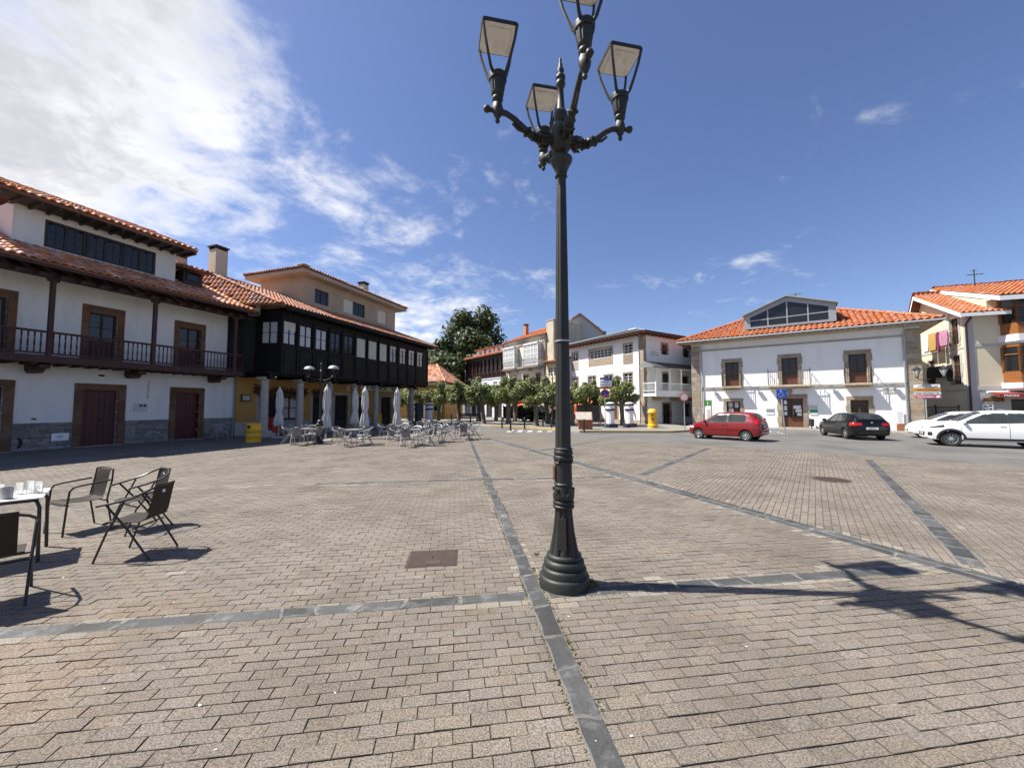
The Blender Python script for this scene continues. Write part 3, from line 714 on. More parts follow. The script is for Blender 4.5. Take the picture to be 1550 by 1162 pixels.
# bits of litter: tiny pale scraps
def litter():
    b = MB(); r = random.Random(9)
    for k in range(60):
        y = 1.2 + 7 * r.random() ** 1.3; x = r.uniform(-1.3, 1.3) * y; s = r.uniform(.003, .009); a = r.uniform(0, 6.28)
        pts = [(x + s * r.uniform(.5, 1.6) * math.cos(a + q * 1.57), y + s * r.uniform(.4, 1) * math.sin(a + q * 1.57), .003 + r.uniform(0, .004)) for q in range(4)]
        b.add(pts, [(0, 1, 2, 3)])
    obj('litter', b, M['signwhite'], None, kind='stuff')
litter()

# pavements with kerbs, markings
def kerbed(name, pts, kerb_edges, z=.10, m='pavement', yellow=()):
    o = flat(name, pts, z - .002, m, .25); n = len(pts); items = {'kerb': [], 'kerbyellow': []}
    for i in kerb_edges:
        p, q = Vector(pts[i]), Vector(pts[(i + 1) % n]); d = q - p; L = d.length; d.normalize(); k = max(1, int(L / .9)); a = math.atan2(d.y, d.x)
        for j in range(k):
            c = p + d * ((j + .5) * L / k)
            m4 = Matrix.Translation((c.x, c.y, z / 2 - .06)) @ Matrix.Rotation(a, 4, 'Z') @ Matrix.Translation((0, .06, 0)) @ Matrix.Diagonal((L / k - .008, .15, z + .128, 1))
            items['kerbyellow' if i in yellow else 'kerb'].append((m4, 0))
    for kk, it in items.items(): pieces(o, 'kerb_stone', [UB], M[kk], it, 200)
    return o
gx = lambda s, o_: (23.86 + .809 * s + -.588 * o_, 23.27 - .588 * s - .809 * o_)          # along the tourist-office facade, out from it
kerbed('sidewalk', [gx(-12.2, 2.2), gx(1.1, 2.2), gx(1.9, 1.2), gx(1.9, -9), gx(-12.2, -9)], [0, 1, 2])
kerbed('sidewalk', [(-9.5, 38.5), (-5.0, 33.6), (-1.6, 29.6), (1.2, 27.6), (2.9, 25.2), (4.1, 23.55), (9.6, 23.35), (11.0, 24.3), (12.3, 26.4), (13.0, 29.2), (13.2, 36), (0, 60), (-14, 60), (-14, 40)], [0, 1, 2, 3, 4, 5, 6, 7, 8], yellow=(2, 3, 5, 6))
kerbed('sidewalk', [(27.2, 21.2), (48, 13.5), (52, 22), (31, 31)], [0, 3])
mk = MB()
def stripe(x0, y0, x1, y1, w):
    d = Vector((x1 - x0, y1 - y0)); n = Vector((-d.y, d.x)).normalized() * w / 2
    sheet(mk, [(x0 - n.x, y0 - n.y, -.0175), (x1 - n.x, y1 - n.y, -.0175), (x1 + n.x, y1 + n.y, -.0175), (x0 + n.x, y0 + n.y, -.0175)])
for i in range(6): stripe(-.2 + i * .62, 23.9 + i * .05, -.9 + i * .62 + .9, 26.2 - i * .3, .32)
for s in (-9.6, -7.0, -3.2, -.6, 2.0): a, b2 = gx(s, 2.4), gx(s + .9, 5.4); stripe(a[0], a[1], b2[0], b2[1], .10)
a, b2 = gx(-11, 2.55), gx(-5.4, 2.55); stripe(a[0], a[1], b2[0], b2[1], .09)
obj('road_marking', mk, M['roadpaint'], None, kind='structure')
mk = MB(); a, b2 = gx(-8.0, 3.6), gx(-6.4, 3.6); stripe(a[0], a[1], b2[0], b2[1], 1.1); obj('blue_bay_marking', mk, M['roadblue'], None, kind='structure')
# ------------------------------------------------------------------ white house with the long wooden balcony (left)
def rot_of(a): return math.pi / 2 - rad(a)
def house_left():
    r = thing('white_house', 'white house with long brown wooden balcony, stone base and tiled roof on the left', 'house', (-16.86, 14.88, 0), rot_of(20))
    doors = [(-3.05, -1.73, 0, 2.25), (.24, 1.31, 0, 2.23), (3.38, 4.35, 0, 2.22)]; ups = [(-2.75, -1.77, 3.32, 5.36), (.29, 1.17, 3.32, 5.36), (3.40, 4.32, 3.32, 5.36)]
    xL, xR = -8.0, 6.13
    w = MB(); facade(w, xL, xR, -.05, 6.45, doors + ups, 0, .22)
    w.box(xL, xL + .02, 0.001, 8, -.05, 6.45); w.box(xR - .02, xR, .001, 8, -.05, 6.45); w.box(xL, xR, 7.98, 8, -.05, 6.45)
    obj('wall', w, M['plaster'], r)
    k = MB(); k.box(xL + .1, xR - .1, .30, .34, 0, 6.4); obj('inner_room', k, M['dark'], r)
    # rubble base, stone by stone
    rr = random.Random(3); it = []; bs = MB()
    segs = [(xL, -3.30), (-1.50, .0), (1.57, 3.12), (4.61, xR)]
    for a, b in segs:
        z = .01
        while z < .93:
            h = rr.uniform(.05, .12); h = min(h, .97 - z); x = a
            while x < b - .03:
                l = min(rr.uniform(.14, .48), b - x)
                if b - x - l < .08: l = b - x
                it.append((boxm(x + .006, x + l - .006, -.045 - rr.uniform(0, .018), -.02, z + .005, z + h - .005), 0)); x += l
            z += h
    o = None
    for k_, (a, b) in enumerate(segs):
        q = MB(); q.box(a, b, -.028, -.002, -.05, .985); o = obj('stone_base', q, M['mortar'], r); pieces(o, 'rubble_stone', [UB], M['rubble'], [i_ for i_ in it if a <= i_[0].translation.x <= b], 300)
    for (a, b, c, d) in doors: surround(r, a, b, c, d, .24, 'sandstone', .05, nb=5, lint=.25, deep=.20, zig=0)
    for (a, b, c, d) in ups: surround(r, a, b, c, d, .21, 'sandstone', .035, nb=4, lint=.25, deep=.20, zig=0)
    for (a, b, c, d) in doors: plank_door(r, a + .002, b - .002, c + .02, d - .002, .13, 'doorred', 2, 3)
    for (a, b, c, d) in ups: window(r, a + .01, b - .01, c, d - .02, .13, 2, 2, 1, 'redwood', 'glass', .06, .03, low=.85, name='balcony_door')
    st = MB()
    for (a, b, c, d) in doors: st.box(a - .2, b + .2, -.12, .15, -.04, .018)
    obj('doorstep', st, M['greystone'], r)
    # balcony
    f = MB(); f.box(xL, 5.72, -1.06, -.001, 3.20, 3.30); f.box(xL, 5.74, -1.10, -1.0, 3.10, 3.36)
    x = xL + .3
    while x < 5.7: f.box(x - .05, x + .05, -1.02, -.002, 3.05, 3.20); x += .42
    bal = obj('balcony', f, M['redwood'], r)
    rails(r, 'balcony_railing', xL, 5.68, -1.03, 3.40, 4.22, .148, 'redwood', .021, top=(.08, .075), square=True)
    rails(r, 'balcony_railing', -.98, -.05, 0, 3.40, 4.22, .148, 'redwood', .021, T=Matrix.Translation((5.68, 0, 0)) @ Matrix.Rotation(rad(90), 4, 'Z'), top=(.08, .075), square=True)
    for x in (-7.2, -4.2, -1.11, 1.90, 5.29): 
        p = MB(); p.cbox(x - .065, x + .065, -1.10, -.97, 3.36, 6.08, .012); p.cbox(x - .16, x + .16, -1.09, -.98, 5.98, 6.12, .03); obj('balcony_post', p, M['redwood'], r)
    for x in (-7.3, -4.3, -1.15, 1.62, 4.86):
        p = MB(); p.slab([(x - .16, 3.08), (x - .16, 2.86), (x - .10, 2.76), (x + .10, 2.76), (x + .16, 2.86), (x + .16, 3.08)], -.55, -.002); p.cbox(x - .13, x + .13, -.98, -.55, 2.90, 3.06, .03); obj('bracket', p, M['redwood'], r)
    # eave beams, rafters
    e = MB(); e.box(xL, 5.75, -1.12, -.96, 6.08, 6.26); obj('eave_beam', e, M['redwood'], r)
    it = []; x = xL + .2
    while x < 6.0:
        it.append((Matrix.Translation((x, -.68, 6.44)) @ Matrix.Rotation(math.atan(.46), 4, 'X') @ Matrix.Diagonal((.09, 1.75, .11, 1)), 0)); x += .52
    pieces(r, 'rafter', [UB], M['redwood'], it)
    # main roof, long dormer on it
    zr = lambda y: 6.56 + .46 * (y + 1.55)
    roof(r, [(xL, -1.55), (6.16, -1.55), (6.16, 9.0), (xL, 9.0)], .46, 6.56, 'tile_old', (.235, .33), .072, edges=[0, 2], skip=lambda x, y: (-1.6 < x < 3.43 and .55 < y < 3.4) or (3.75 < x < 4.72 and .45 < y < 2.0))
    fb = MB(); fb.box(xL, 6.16, -1.53, -1.47, 6.36, 6.50); obj('fascia', fb, M['redwood'], r)
    d = MB(); dh = [(-.84, 2.65, 7.62, 8.68)]
    facade(d, -1.62, 3.44, 7.2, 9.0, dh, .6, .14); d.box(-1.62, -1.56, .602, 4.2, 7.2, 9.0); d.box(3.38, 3.44, .602, 4.2, 7.2, 9.0); d.box(-1.5, 3.3, .8, .84, 7.3, 8.9)
    obj('dormer_wall', d, M['plaster'], r)
    for k in range(3):
        a = -.84 + k * 1.163; window(r, a + .01, a + 1.153, 7.63, 8.67, .63, 2, 3, 2, 'greybrown', 'glass', .075, .03, name='dormer_window')
    roof(r, [(-2.35, -.45), (3.75, -.45), (3.75, 6.5), (-2.35, 6.5)], .40, 9.07, 'tile_old', (.235, .33), .072, edges=[0, 2], name='dormer_roof', limit=200, thick=.14)
    s = MB(); s.box(-2.3, 3.7, -.40, .6, 8.93, 8.97); obj('dormer_eave', s, M['greybrown'], r)
    it = [(boxm(-2.2 + i * .45, -2.11 + i * .45, -.40, .62, 8.84, 8.935), 0) for i in range(14)]; pieces(r, 'dormer_rafter', [UB], M['greybrown'], it)
    # small dormer
    sd = MB(); sd.box(3.80, 4.66, .62, .70, 7.35, 8.30); sd.box(3.80, 3.86, .70, 2.2, 7.2, 8.30); sd.box(4.60, 4.66, .70, 2.2, 7.2, 8.30); obj('small_dormer', sd, M['greybrown'], r)
    window(r, 3.92, 4.54, 7.82, 8.28, .56, 1, 1, 1, 'greybrown', 'glass', .05, .02, name='dormer_window')
    roof(r, [(3.50, .15), (4.96, .15), (4.96, 3.0), (3.50, 3.0)], {0: .22}, 8.36, 'tile_old', (.235, .33), .06, edges=[0], name='small_dormer_roof', limit=60, ridge=False)
    # party wall with chimney at the right end
    pw = MB(); zt = lambda y: zr(y) + .24
    def wedge(y0, y1, x0, x1): pw.add([(x, y, z) for x in (x0, x1) for y, z in ((y0, 6.42), (y1, 6.42), (y1, zt(y1)), (y0, zt(y0)))], [(0, 1, 2, 3), (7, 6, 5, 4), (3, 2, 6, 7), (0, 3, 7, 4), (1, 5, 6, 2), (0, 4, 5, 1)])
    wedge(-1.25, 4.4, 6.17, 6.40); obj('party_wall', pw, M['greyrender'], r)
    chimney(r, 6.70, 2.75, 7.6, 10.62, .66, .66, 'concrete'); chimney(r, 4.95, 3.1, 7.6, 9.6, .5, .5, 'concrete')
    for nm, bx, m in (('meter_box', (1.84, 2.30, -.03, -.001, 1.38, 1.70), 'signgrey'), ('house_number', (.66, .84, -.02, -.001, 2.78, 2.86), 'rust'), ('wall_hook', (-1.05, -.95, -.05, -.001, 1.10, 1.16), 'rust')):
        b = MB(); b.cbox(*bx, .006); o = obj(nm, b, M[m], r)
        if nm == 'meter_box':
            q = MB(); q.box(2.02, 2.12, -.034, -.031, 1.56, 1.66); q.box(2.16, 2.26, -.034, -.031, 1.56, 1.66); obj('meter_glass', q, M['print'], o)
    b = MB(); b.cbox(-.56, -.10, -.09, -.07, .30, .58, .005); o = obj('letter_plate', b, M['signwhite'], r)
    q = MB(); q.box(-.43, -.25, -.094, -.091, .45, .475); q.box(-.36, -.31, -.094, -.091, .38, .40); obj('letter_slot', q, M['print'], o)
    c = MB(); c.tube([(2.32, -.02, 2.66), (2.30, -.02, 1.9)], .012, 6); c.tube([(6.02, -.05, 6.2), (6.02, -.05, 0)], .03, 8); obj('cable_pipe', c, M['pipe'], r)
house_left()

# ------------------------------------------------------------------ yellow house with black gallery on columns
def house_gallery():
    r = thing('gallery_house', 'house with long black glazed gallery on stone columns over a yellow ground floor', 'house', (-12.6, 20.1, 0), rot_of(19))
    yb = 2.12
    dz = [(1.08, 2.25, 0, 2.2), (2.55, 3.75, .75, 2.2), (4.80, 6.2, .0, 2.3), (6.70, 7.95, 0, 2.35), (9.1, 9.5, .0, 2.27), (11.7, 13.07, 0, 2.33)]
    w = MB(); facade(w, -.26, 13.55, -.05, 3.28, dz, yb, .25); w.box(13.45, 13.55, yb + .001, 9.5, -.05, 3.28)
    obj('ground_floor_wall', w, M['ochre'], r)
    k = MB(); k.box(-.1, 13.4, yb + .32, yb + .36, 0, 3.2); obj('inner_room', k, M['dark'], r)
    it = []
    for (a, b, c, d) in dz: surround(r, a, b, c, d, .16, 'greystone', .02, y=yb, nb=4, lint=.18, deep=.22)
    for a, b in ((-.26, .92), (2.41, 4.64), (6.36, 6.54), (8.11, 8.94), (9.66, 11.54), (13.23, 13.55)): bs = MB(); bs.box(a, b, yb - .03, yb - .002, -.05, .72); obj('plinth', bs, M['greystone'], r)
    window(r, 2.57, 3.73, .77, 2.18, yb + .12, 2, 2, 1, 'redwood', 'glass_light', .07, .05, each=False, name='shop_window')
    for (a, b, c, d) in (dz[0], dz[2], dz[3], dz[5]): window(r, a + .02, b - .02, .02, d - .02, yb + .16, 2, 1, 1, 'greybrown', 'dark', .06, .04, each=False, name='shop_door', low=.5)
    window(r, 9.12, 9.48, .02, 2.25, yb + .12, 1, 2, 1, 'greybrown', 'glass', .05, .04, each=False, name='side_light')
    # arcade
    for x in (0, 2.20, 4.40, 6.62, 8.85, 11.25, 13.45):
        c = MB(); c.cbox(x - .42, x + .42, -.05, .79, -.03, .17, .02); c.cbox(x - .29, x + .29, .08, .66, .17, .30, .02)
        c.lathe([(.235, .30), (.25, .36), (.215, .40), (.205, .46), (.195, 1.6), (.175, 2.70), (.20, 2.72), (.20, 2.77), (.175, 2.79), (.18, 2.88), (.25, 2.95), (.25, 2.98)], 18, (x, .37, 0)); c.cbox(x - .27, x + .27, .10, .64, 2.98, 3.10, .01)
        o = obj('column', c, M['greystone'], r, smooth=True)
        d = MB(); d.box(x - .09, x + .09, -.02, yb, 3.12, 3.31); d.slab([(x - .13, 3.12), (x - .13, 3.02), (x - .05, 2.98), (x + .05, 2.98), (x + .13, 3.02), (x + .13, 3.12)], -.20, .09); obj('bracket', d, M['blackwood'], r)
    jf = MB(); jf.box(-.2, 15.4, .02, yb - .002, 3.31, 3.38); obj('gallery_floor', jf, M['blackwood'], r)
    bm_ = MB(); bm_.box(-.1, 15.42, .14, .60, 3.22, 3.30); obj('arcade_beam', bm_, M['blackwood'], r)
    # gallery front
    ws = [(.65, 1.49), (1.72, 2.59), (2.85, 3.73), (3.99, 4.83), (5.15, 6.01), (6.32, 7.24), (7.51, 8.44), (8.73, 9.61), (9.94, 10.76), (11.19, 12.03), (12.43, 13.29), (13.68, 14.56)]
    hol = [(a, b, 4.93, 6.22) for a, b in ws]; g = MB(); x0, x1 = .55, 15.40
    facade(g, x0, x1, 3.36, 6.85, hol, 0, .10); g.box(15.34, 15.40, .002, 9.5, 3.36, 6.85); g.box(x0 + .2, 15.3, .35, .38, 3.4, 6.8)
    obj('gallery_wall', g, M['blackwood'], r)
    tr = MB(); tr.box(x0, x1 + .02, -.05, -.001, 3.34, 3.46); tr.box(x0, x1 + .02, -.05, -.001, 4.74, 4.86); tr.box(x0, x1 + .02, -.06, -.001, 6.42, 6.52)
    obj('gallery_rail', tr, M['blackwood'], r)
    it = []; pl = []
    xs = [x0 + .05] + [(ws[i][1] + ws[i + 1][0]) / 2 for i in range(11)] + [15.30]
    for x in xs: it.append((boxm(x - .055, x + .055, -.062, -.002, 3.46, 6.42), 0))
    pieces(r, 'gallery_post', [UB], M['blackwood'], it)
    for a, b in zip(xs[:-1], xs[1:]): pl.append((boxm(a + .14, b - .14, -.028, -.001, 3.58, 4.62), 0))
    pieces(r, 'wall_panel', [UB], M['blackwood'], pl)
    for i, (a, b) in enumerate(ws):
        if i in (5, 6, 7):
            fr = MB(); fr.box(a, a + .04, .03, .09, 4.93, 6.22); fr.box(b - .04, b, .03, .09, 4.93, 6.22); o = obj('window', fr, M['blackwood'], r)
            pieces(o, 'blind_slat', [UB], M['blind'], [(boxm(a + .04, b - .04, .05, .062, 4.935 + q * .08, 5.008 + q * .08), 0) for q in range(16)])
        else:
            o = window(r, a + .005, b - .005, 4.94, 6.21, .03, 2, 2, 1, 'blackwood', 'glass_light' if i not in (3, 4) else 'glass', .05, .03)
            if i in (0, 8, 9, 10, 11):
                n = 6 if i == 0 else 2
                pieces(o, 'blind_slat', [UB], M['blind'], [(boxm(a + .05, b - .05, .018, .028, 6.13 - q * .075, 6.195 - q * .075), 0) for q in range(n)])
    # chamfered left end, towards the white house
    ang = math.atan2(1.44, -.42) ; T = Matrix.Translation((.20, 1.44, 0)) @ Matrix.Rotation(math.atan2(-1.44, .35), 4, 'Z')
    Lf = math.hypot(1.44, .35); e = MB(T); hw = [(.30, 1.28, 4.92, 6.20)]
    facade(e, 0, Lf, 3.36, 6.85, hw, 0, .10); e.box(0, Lf, -.05, -.001, 3.34, 3.46); e.box(0, Lf, -.05, -.001, 4.74, 4.86); e.box(0, Lf, -.06, -.001, 6.42, 6.52); e.box(.15, Lf - .1, .3, .33, 3.4, 6.8); e.box(.12, Lf - .12, -.03, -.001, 3.58, 4.62)
    obj('gallery_end_wall', e, M['blackwood'], r)
    q = MB(); q.prism([(-.75, 2.45), (-.72, 2.05), (-.30, 1.62), (.20, 1.44), (.22, 1.5), (-.2, 2.45)], 3.2, 6.75); obj('gallery_side', q, M['blackwood'], r)
    window(r, .31, 1.27, 4.93, 6.19, .03, 2, 2, 1, 'blackwood', 'glass_light', .05, .03, T=T)
    fb = MB(); fb.box(.25, 16.0, -.66, -.60, 6.70, 6.90); fb.box(.4, 15.9, -.60, 0, 6.78, 6.84); obj('fascia', fb, M['blackwood'], r)
    it = [(boxm(.6 + i * .62, .72 + i * .62, -.58, -.002, 6.66, 6.79), 0) for i in range(25)]; pieces(r, 'rafter', [UB], M['blackwood'], it)
    # roofs
    EV = [(-.62, 1.10), (-.05, -.64), (16.0, -.64), (16.0, 10.2), (-.62, 10.2)]
    roof(r, EV, {0: 1.5, 1: .40, 2: .40, 3: .40}, 6.92, 'tile_mid', (.235, .33), .07, edges=[0, 1, 2, 3], skip=lambda x, y: 4.6 < x < 14.6 and 3.1 < y < 7)
    u = MB(); uh = [(5.55, 6.80, 8.72, 9.72), (8.25, 10.6, 8.70, 9.74), (12.2, 13.4, 8.72, 9.80)]
    facade(u, 4.6, 14.62, 8.0, 10.28, uh, 3.0, .15); u.box(4.6, 4.66, 3.002, 6.9, 7.5, 10.28); u.box(14.56, 14.62, 3.002, 6.9, 7.5, 10.28); u.box(4.8, 14.5, 3.3, 3.34, 7.6, 10.2)
    obj('upper_wall', u, M['beige'], r)
    window(r, 5.57, 6.78, 8.73, 9.71, 3.10, 2, 1, 1, 'greybrown', 'glass', .06, .03); window(r, 9.30, 10.58, 8.71, 9.73, 3.08, 2, 2, 2, 'greybrown', 'glass', .06, .03)
    sh = MB(); sh.box(8.26, 9.28, 3.06, 3.09, 8.71, 9.73); sh.box(12.21, 13.39, 3.06, 3.09, 8.73, 9.79); obj('shutter', sh, M['blind'], r)
    ed = MB(); ed.box(3.9, 15.3, 2.25, 7.55, 10.28, 10.52); obj('upper_eave', ed, M['beige'], r)
    roof(r, [(3.85, 2.2), (15.35, 2.2), (15.35, 7.6), (3.85, 7.6)], .32, 10.60, 'tile_mid', (.235, .33), .07, name='upper_roof', limit=200, thick=.06)
    chimney(r, 6.6, 5.2, 11, 11.75, .5, .5); chimney(r, 12.0, 4.4, 10.9, 12.0, .62, .62)
    # wall sign, board, flowers
    s = MB(); s.cbox(9.18, 13.27, yb - .10, yb - .04, 2.80, 3.20, .01); o = obj('shop_sign', s, M['signwhite'], r)
    text(o, 'lettering', 'LT. FARMACIA', .40, M['print'], Matrix.Translation((10.95, yb - .104, 3.0)), .006, bold=True, sx=1.05)
    cr = MB(); cr.box(12.98, 13.10, yb - .108, yb - .101, 2.83, 3.17); cr.box(12.87, 13.21, yb - .109, yb - .102, 2.94, 3.06); obj('pharmacy_cross', cr, M['signgreen'], o)
    n = MB(); n.box(10.85, 11.05, yb - .03, yb - .001, 1.72, 1.98); obj('wall_plaque', n, M['rust'], r); n = MB(); n.box(7.85, 8.10, yb - .03, yb - .001, 2.68, 3.1); obj('wall_plaque', n, M['blind'], r)
house_gallery()
def board_things():
    T = Matrix.Translation((-12.6, 20.1, 0)) @ Matrix.Rotation(rot_of(19), 4, 'Z')
    t = thing('menu_board', 'dark framed menu board on the yellow wall beside the white house', 'board', T @ Vector((.28, 2.11, 0)), rot_of(19))
    b = MB(); b.cbox(-.27, .27, -.05, -.002, 1.83, 2.22, .01); obj('frame', b, M['redwood'], t)
    b = MB(); b.box(-.20, .20, -.056, -.051, 1.89, 2.16); obj('sheet', b, M['signgrey'], t)
    b = MB(); r = random.Random(2)
    for i in range(5): b.box(-.16, -.16 + r.uniform(.15, .3), -.0585, -.0565, 2.11 - i * .05, 2.125 - i * .05)
    obj('lines', b, M['printgrey'], t)
    # flower garlands over the arcade openings
    for i, (x0, x1, lb) in enumerate(((.7, 2.4, 'dark red flower garland hanging over the leftmost opening of the yellow wall'), (2.5, 4.2, 'dark red flower garland hanging over the shop window between the first columns'), (4.7, 6.3, 'dark red flower garland hanging above the dark opening behind the twin lamp'))):
        g = MB(); rr = random.Random(20 + i); h = MB()
        for k in range(420):
            x = rr.uniform(x0, x1); y = 2.02 + rr.uniform(-.16, .04); z = 2.46 + .22 * rr.gauss(0, .6) - .12 * math.sin((x - x0) / (x1 - x0) * math.pi); s = rr.uniform(.03, .07)
            a = Vector((rr.gauss(0, 1), rr.gauss(0, 1), rr.gauss(0, 1))).normalized(); q = a.cross(Vector((.3, .8, .2))).normalized(); p = Vector((x, y, z)); (g if rr.random() < .45 else h).add([p + a * s, p + q * s, p - a * s, p - q * s], [(0, 1, 2, 3)])
        t = thing('flower_garland', lb, 'flowers', T @ Vector((0, 0, 0)), rot_of(19), 'flower garlands under the arcade')
        obj('flowers', g, M['flower'], t); obj('leaves', h, M['leafdark'], t)
board_things()

# ------------------------------------------------------------------ white public building with orange hipped roof (right)
def hall():
    r = thing('white_hall', 'white two storey hall with orange hipped roof, glazed dormer and stone corners', 'building', (23.86, 23.27, 0), rot_of(126))
    gw = [(-9.66, -8.78, .95, 1.92), (-2.65, -1.77, .95, 1.98)]; dr = (-6.27, -5.08, 0, 2.12); up = [(-9.67, -8.80, 3.05, 4.87), (-6.19, -5.30, 3.05, 4.94), (-2.65, -1.78, 3.05, 4.93)]
    xL, xR = -12.0, .64
    w = MB(); facade(w, xL, xR, -.05, 6.40, gw + up + [dr], 0, .25); w.box(xL, xL + .03, .001, 11, -.05, 6.4); w.box(xR - .03, xR, .001, 11, -.05, 6.4); w.box(xL, xR, 10.97, 11, -.05, 6.4)
    obj('wall', w, M['white'], r)
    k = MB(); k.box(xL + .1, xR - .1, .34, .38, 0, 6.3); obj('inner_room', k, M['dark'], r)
    rr = random.Random(8)
    for (a, b) in ((xL - .02, -11.40), (0.0, xR + .02)):                 # corner stones
        it = []; z = 0; i = 0
        while z < 6.2:
            h = rr.uniform(.26, .42); h = min(h, 6.25 - z); n = rr.choice((1, 2)); 
            m = (a + b) / 2 + rr.uniform(-.1, .1)
            cuts = [a, b] if n == 1 else [a, m, b]
            for u, v in zip(cuts[:-1], cuts[1:]): it.append((boxm(u + .004, v - .004, -.035 - rr.uniform(0, .01), .25 if n == 1 else .12, z + .004, z + h - .004), 0))
            z += h; i += 1
        pieces(r, 'corner_stone', [UB], M['stone'], it, 150)
    for z0, z1, pr in ((5.80, 5.92, .05), (2.86, 3.02, .06)):
        it = []; x = -11.40
        while x < -.02: l = min(rr.uniform(.7, 1.3), 0 - x); it.append((boxm(x + .003, x + l - .003, -pr, -.002, z0, z1), 0)); x += l
        pieces(r, 'string_course_stone', [UB], M['greystone'], it, 60)
    for (a, b, c, d) in gw: surround(r, a, b, c, d, .21, 'stone', .03, nb=3, lint=.23, sill=.16, deep=.2)
    surround(r, *dr[:2], 0, dr[3], .25, 'stone', .04, nb=5, lint=.27, deep=.2)
    for (a, b, c, d) in up: surround(r, a, b, c, d, .23, 'stone', .035, nb=4, lint=.24, deep=.2)
    for (a, b, c, d) in up: window(r, a + .01, b - .01, c + .02, d - .01, .15, 2, 2, 1, 'brownwood', 'glass', .06, .035, low=.62, name='balcony_door')
    window(r, *gw[0], .16, 2, 1, 1, 'brownwood', 'glass', .07, .04); window(r, *gw[1], .16, 2, 1, 1, 'brownwood', 'glass', .07, .04)
    for k_, (a, b, c, d) in enumerate((( -9.55, -9.28, 1.50, 1.84), (-9.14, -8.9, 1.46, 1.84), (-9.55, -9.25, 1.08, 1.42))):
        q = MB(); q.box(a, b, .182, .186, c, d); obj('notice', q, M['signgrey'], r)
    door = window(r, dr[0] + .01, dr[1] - .01, .03, dr[3] - .01, .17, 2, 1, 1, 'brownwood', 'glass', .08, .04, low=.72, name='entrance_door', each=False)
    for (a, b, c, d) in ((-6.15, -5.98, 1.70, 1.98), (-6.15, -5.98, 1.28, 1.60), (-6.14, -5.98, .95, 1.20), (-5.62, -5.20, 1.40, 1.62), (-5.50, -5.16, 1.15, 1.38), (-5.42, -5.14, .92, 1.10)):
        q = MB(); q.box(a, b, .186, .19, c, d); o = obj('notice', q, M['signwhite'], door); 
        z = MB(); 
        for i in range(4): z.box(a + .02, b - .03, .183, .1855, d - .05 - i * .05, d - .035 - i * .05)
        z2 = [z]
    q = MB(); q.tube([(-5.62, .12, .95), (-5.62, .12, 1.35)], .015, 6); obj('door_handle', q, M['galv'], r)
    st = MB(); st.box(-6.6, -4.8, -.28, .2, -.04, .13); obj('doorstep', st, M['greystone'], r)
    # shield over the door
    s = MB(); s.slab([(-5.80 + .17 * math.sin(t) * (1 if math.cos(t) > -.3 else .9), 2.62 + .22 * math.cos(t)) for t in [i * math.pi / 9 for i in range(18)]], -.09, -.036); s.slab([(-5.88, 2.55), (-5.72, 2.55), (-5.72, 2.72), (-5.88, 2.72)], -.11, -.089); obj('carved_shield', s, M['greystone'], r)
    # iron balconies on stone slabs
    for (a, b, p) in ((-9.88, -8.58, .55), (-7.02, -4.62, .66), (-2.93, -1.60, .55)):
        f = MB(); f.cbox(a, b, -p, -.07, 2.86, 3.02, .03); f.cbox(a + .1, b - .1, -p + .15, -.071, 2.78, 2.86, .02); obj('balcony_slab', f, M['stone'], r)
        rails(r, 'balcony_railing', a + .04, b - .04, -p + .05, 3.06, 3.98, .125, 'iron', .009, top=(.03, .025), sub=True)
        for xx in (a + .04, b - .04): rails(r, 'balcony_railing', -p + .06, -.06, 0, 3.06, 3.98, .125, 'iron', .009, T=Matrix.Translation((xx, 0, 0)) @ Matrix.Rotation(rad(90), 4, 'Z'), top=(.03, .025))
        kn = MB()
        for xx in (a + .04, b - .04): kn.lathe([(.02, 3.02), (.02, 4.02), (.035, 4.05), (.02, 4.10), (0.005, 4.16)], 8, (xx, -p + .05, 0))
        obj('railing_post', kn, M['iron'], r, smooth=True)
    # drainpipes, eave
    for x in (-11.28, -.10):
        d = MB(); d.tube([(x, -.80, 6.46), (x, -.72, 6.32), (x, -.12, 6.0), (x, -.09, 5.85), (x, -.09, .9)], .045, 8); d.tube([(x, -.09, 1.05), (x, -.09, 0)], .06, 8); obj('drainpipe', d, M['pipe'], r, smooth=True)
    e = .80; EV = [(xL - e, -e), (xR + e, -e), (xR + e, 11 + e), (xL - e, 11 + e)]
    roof(r, EV, .46, 6.62, 'tile_new', (.30, .36), .085, skip=lambda x, y: -8.5 < x < -2.9 and .15 < y < 5.2, thick=.16)
    gt = MB(); gt.tube([(xL - e - .06, -e - .05, 6.52), (xR + e + .06, -e - .05, 6.52), (xR + e + .06, 11, 6.52)], .065, 8); gt.tube([(xL - e - .06, -e - .05, 6.52), (xL - e - .06, 11, 6.52)], .065, 8); obj('gutter', gt, M['pipe'], r)
    # clay tiles showing on the underside of the eave
    it = []; 
    for i in range(50): it.append((Matrix.Translation((xL - .6 + i * .28, -.42, 6.50)) @ Matrix.Rotation(math.atan(.12), 4, 'X') @ Matrix.Diagonal((.19, .80, .05, 1)), 0))
    pieces(r, 'eave_tile', [UB], M['concrete'], it, 100)
    sf = MB(); sf.add([(xL - e, -e + .02, 6.41), (xR + e, -e + .02, 6.41), (xR, 0.02, 6.36), (xL, .02, 6.36)], [(3, 2, 1, 0)]); sf.add([(xR + e - .02, -e, 6.41), (xR + e - .02, 11, 6.41), (xR, 11, 6.36), (xR, 0, 6.36)], [(0, 1, 2, 3), ]); obj('soffit', sf, M['beige'], r)
    # zinc dormer with gabled glazing
    F = [(-8.32, 7.20), (-3.12, 7.20), (-3.12, 8.40), (-5.80, 9.26), (-8.32, 8.24)]; y0 = .20
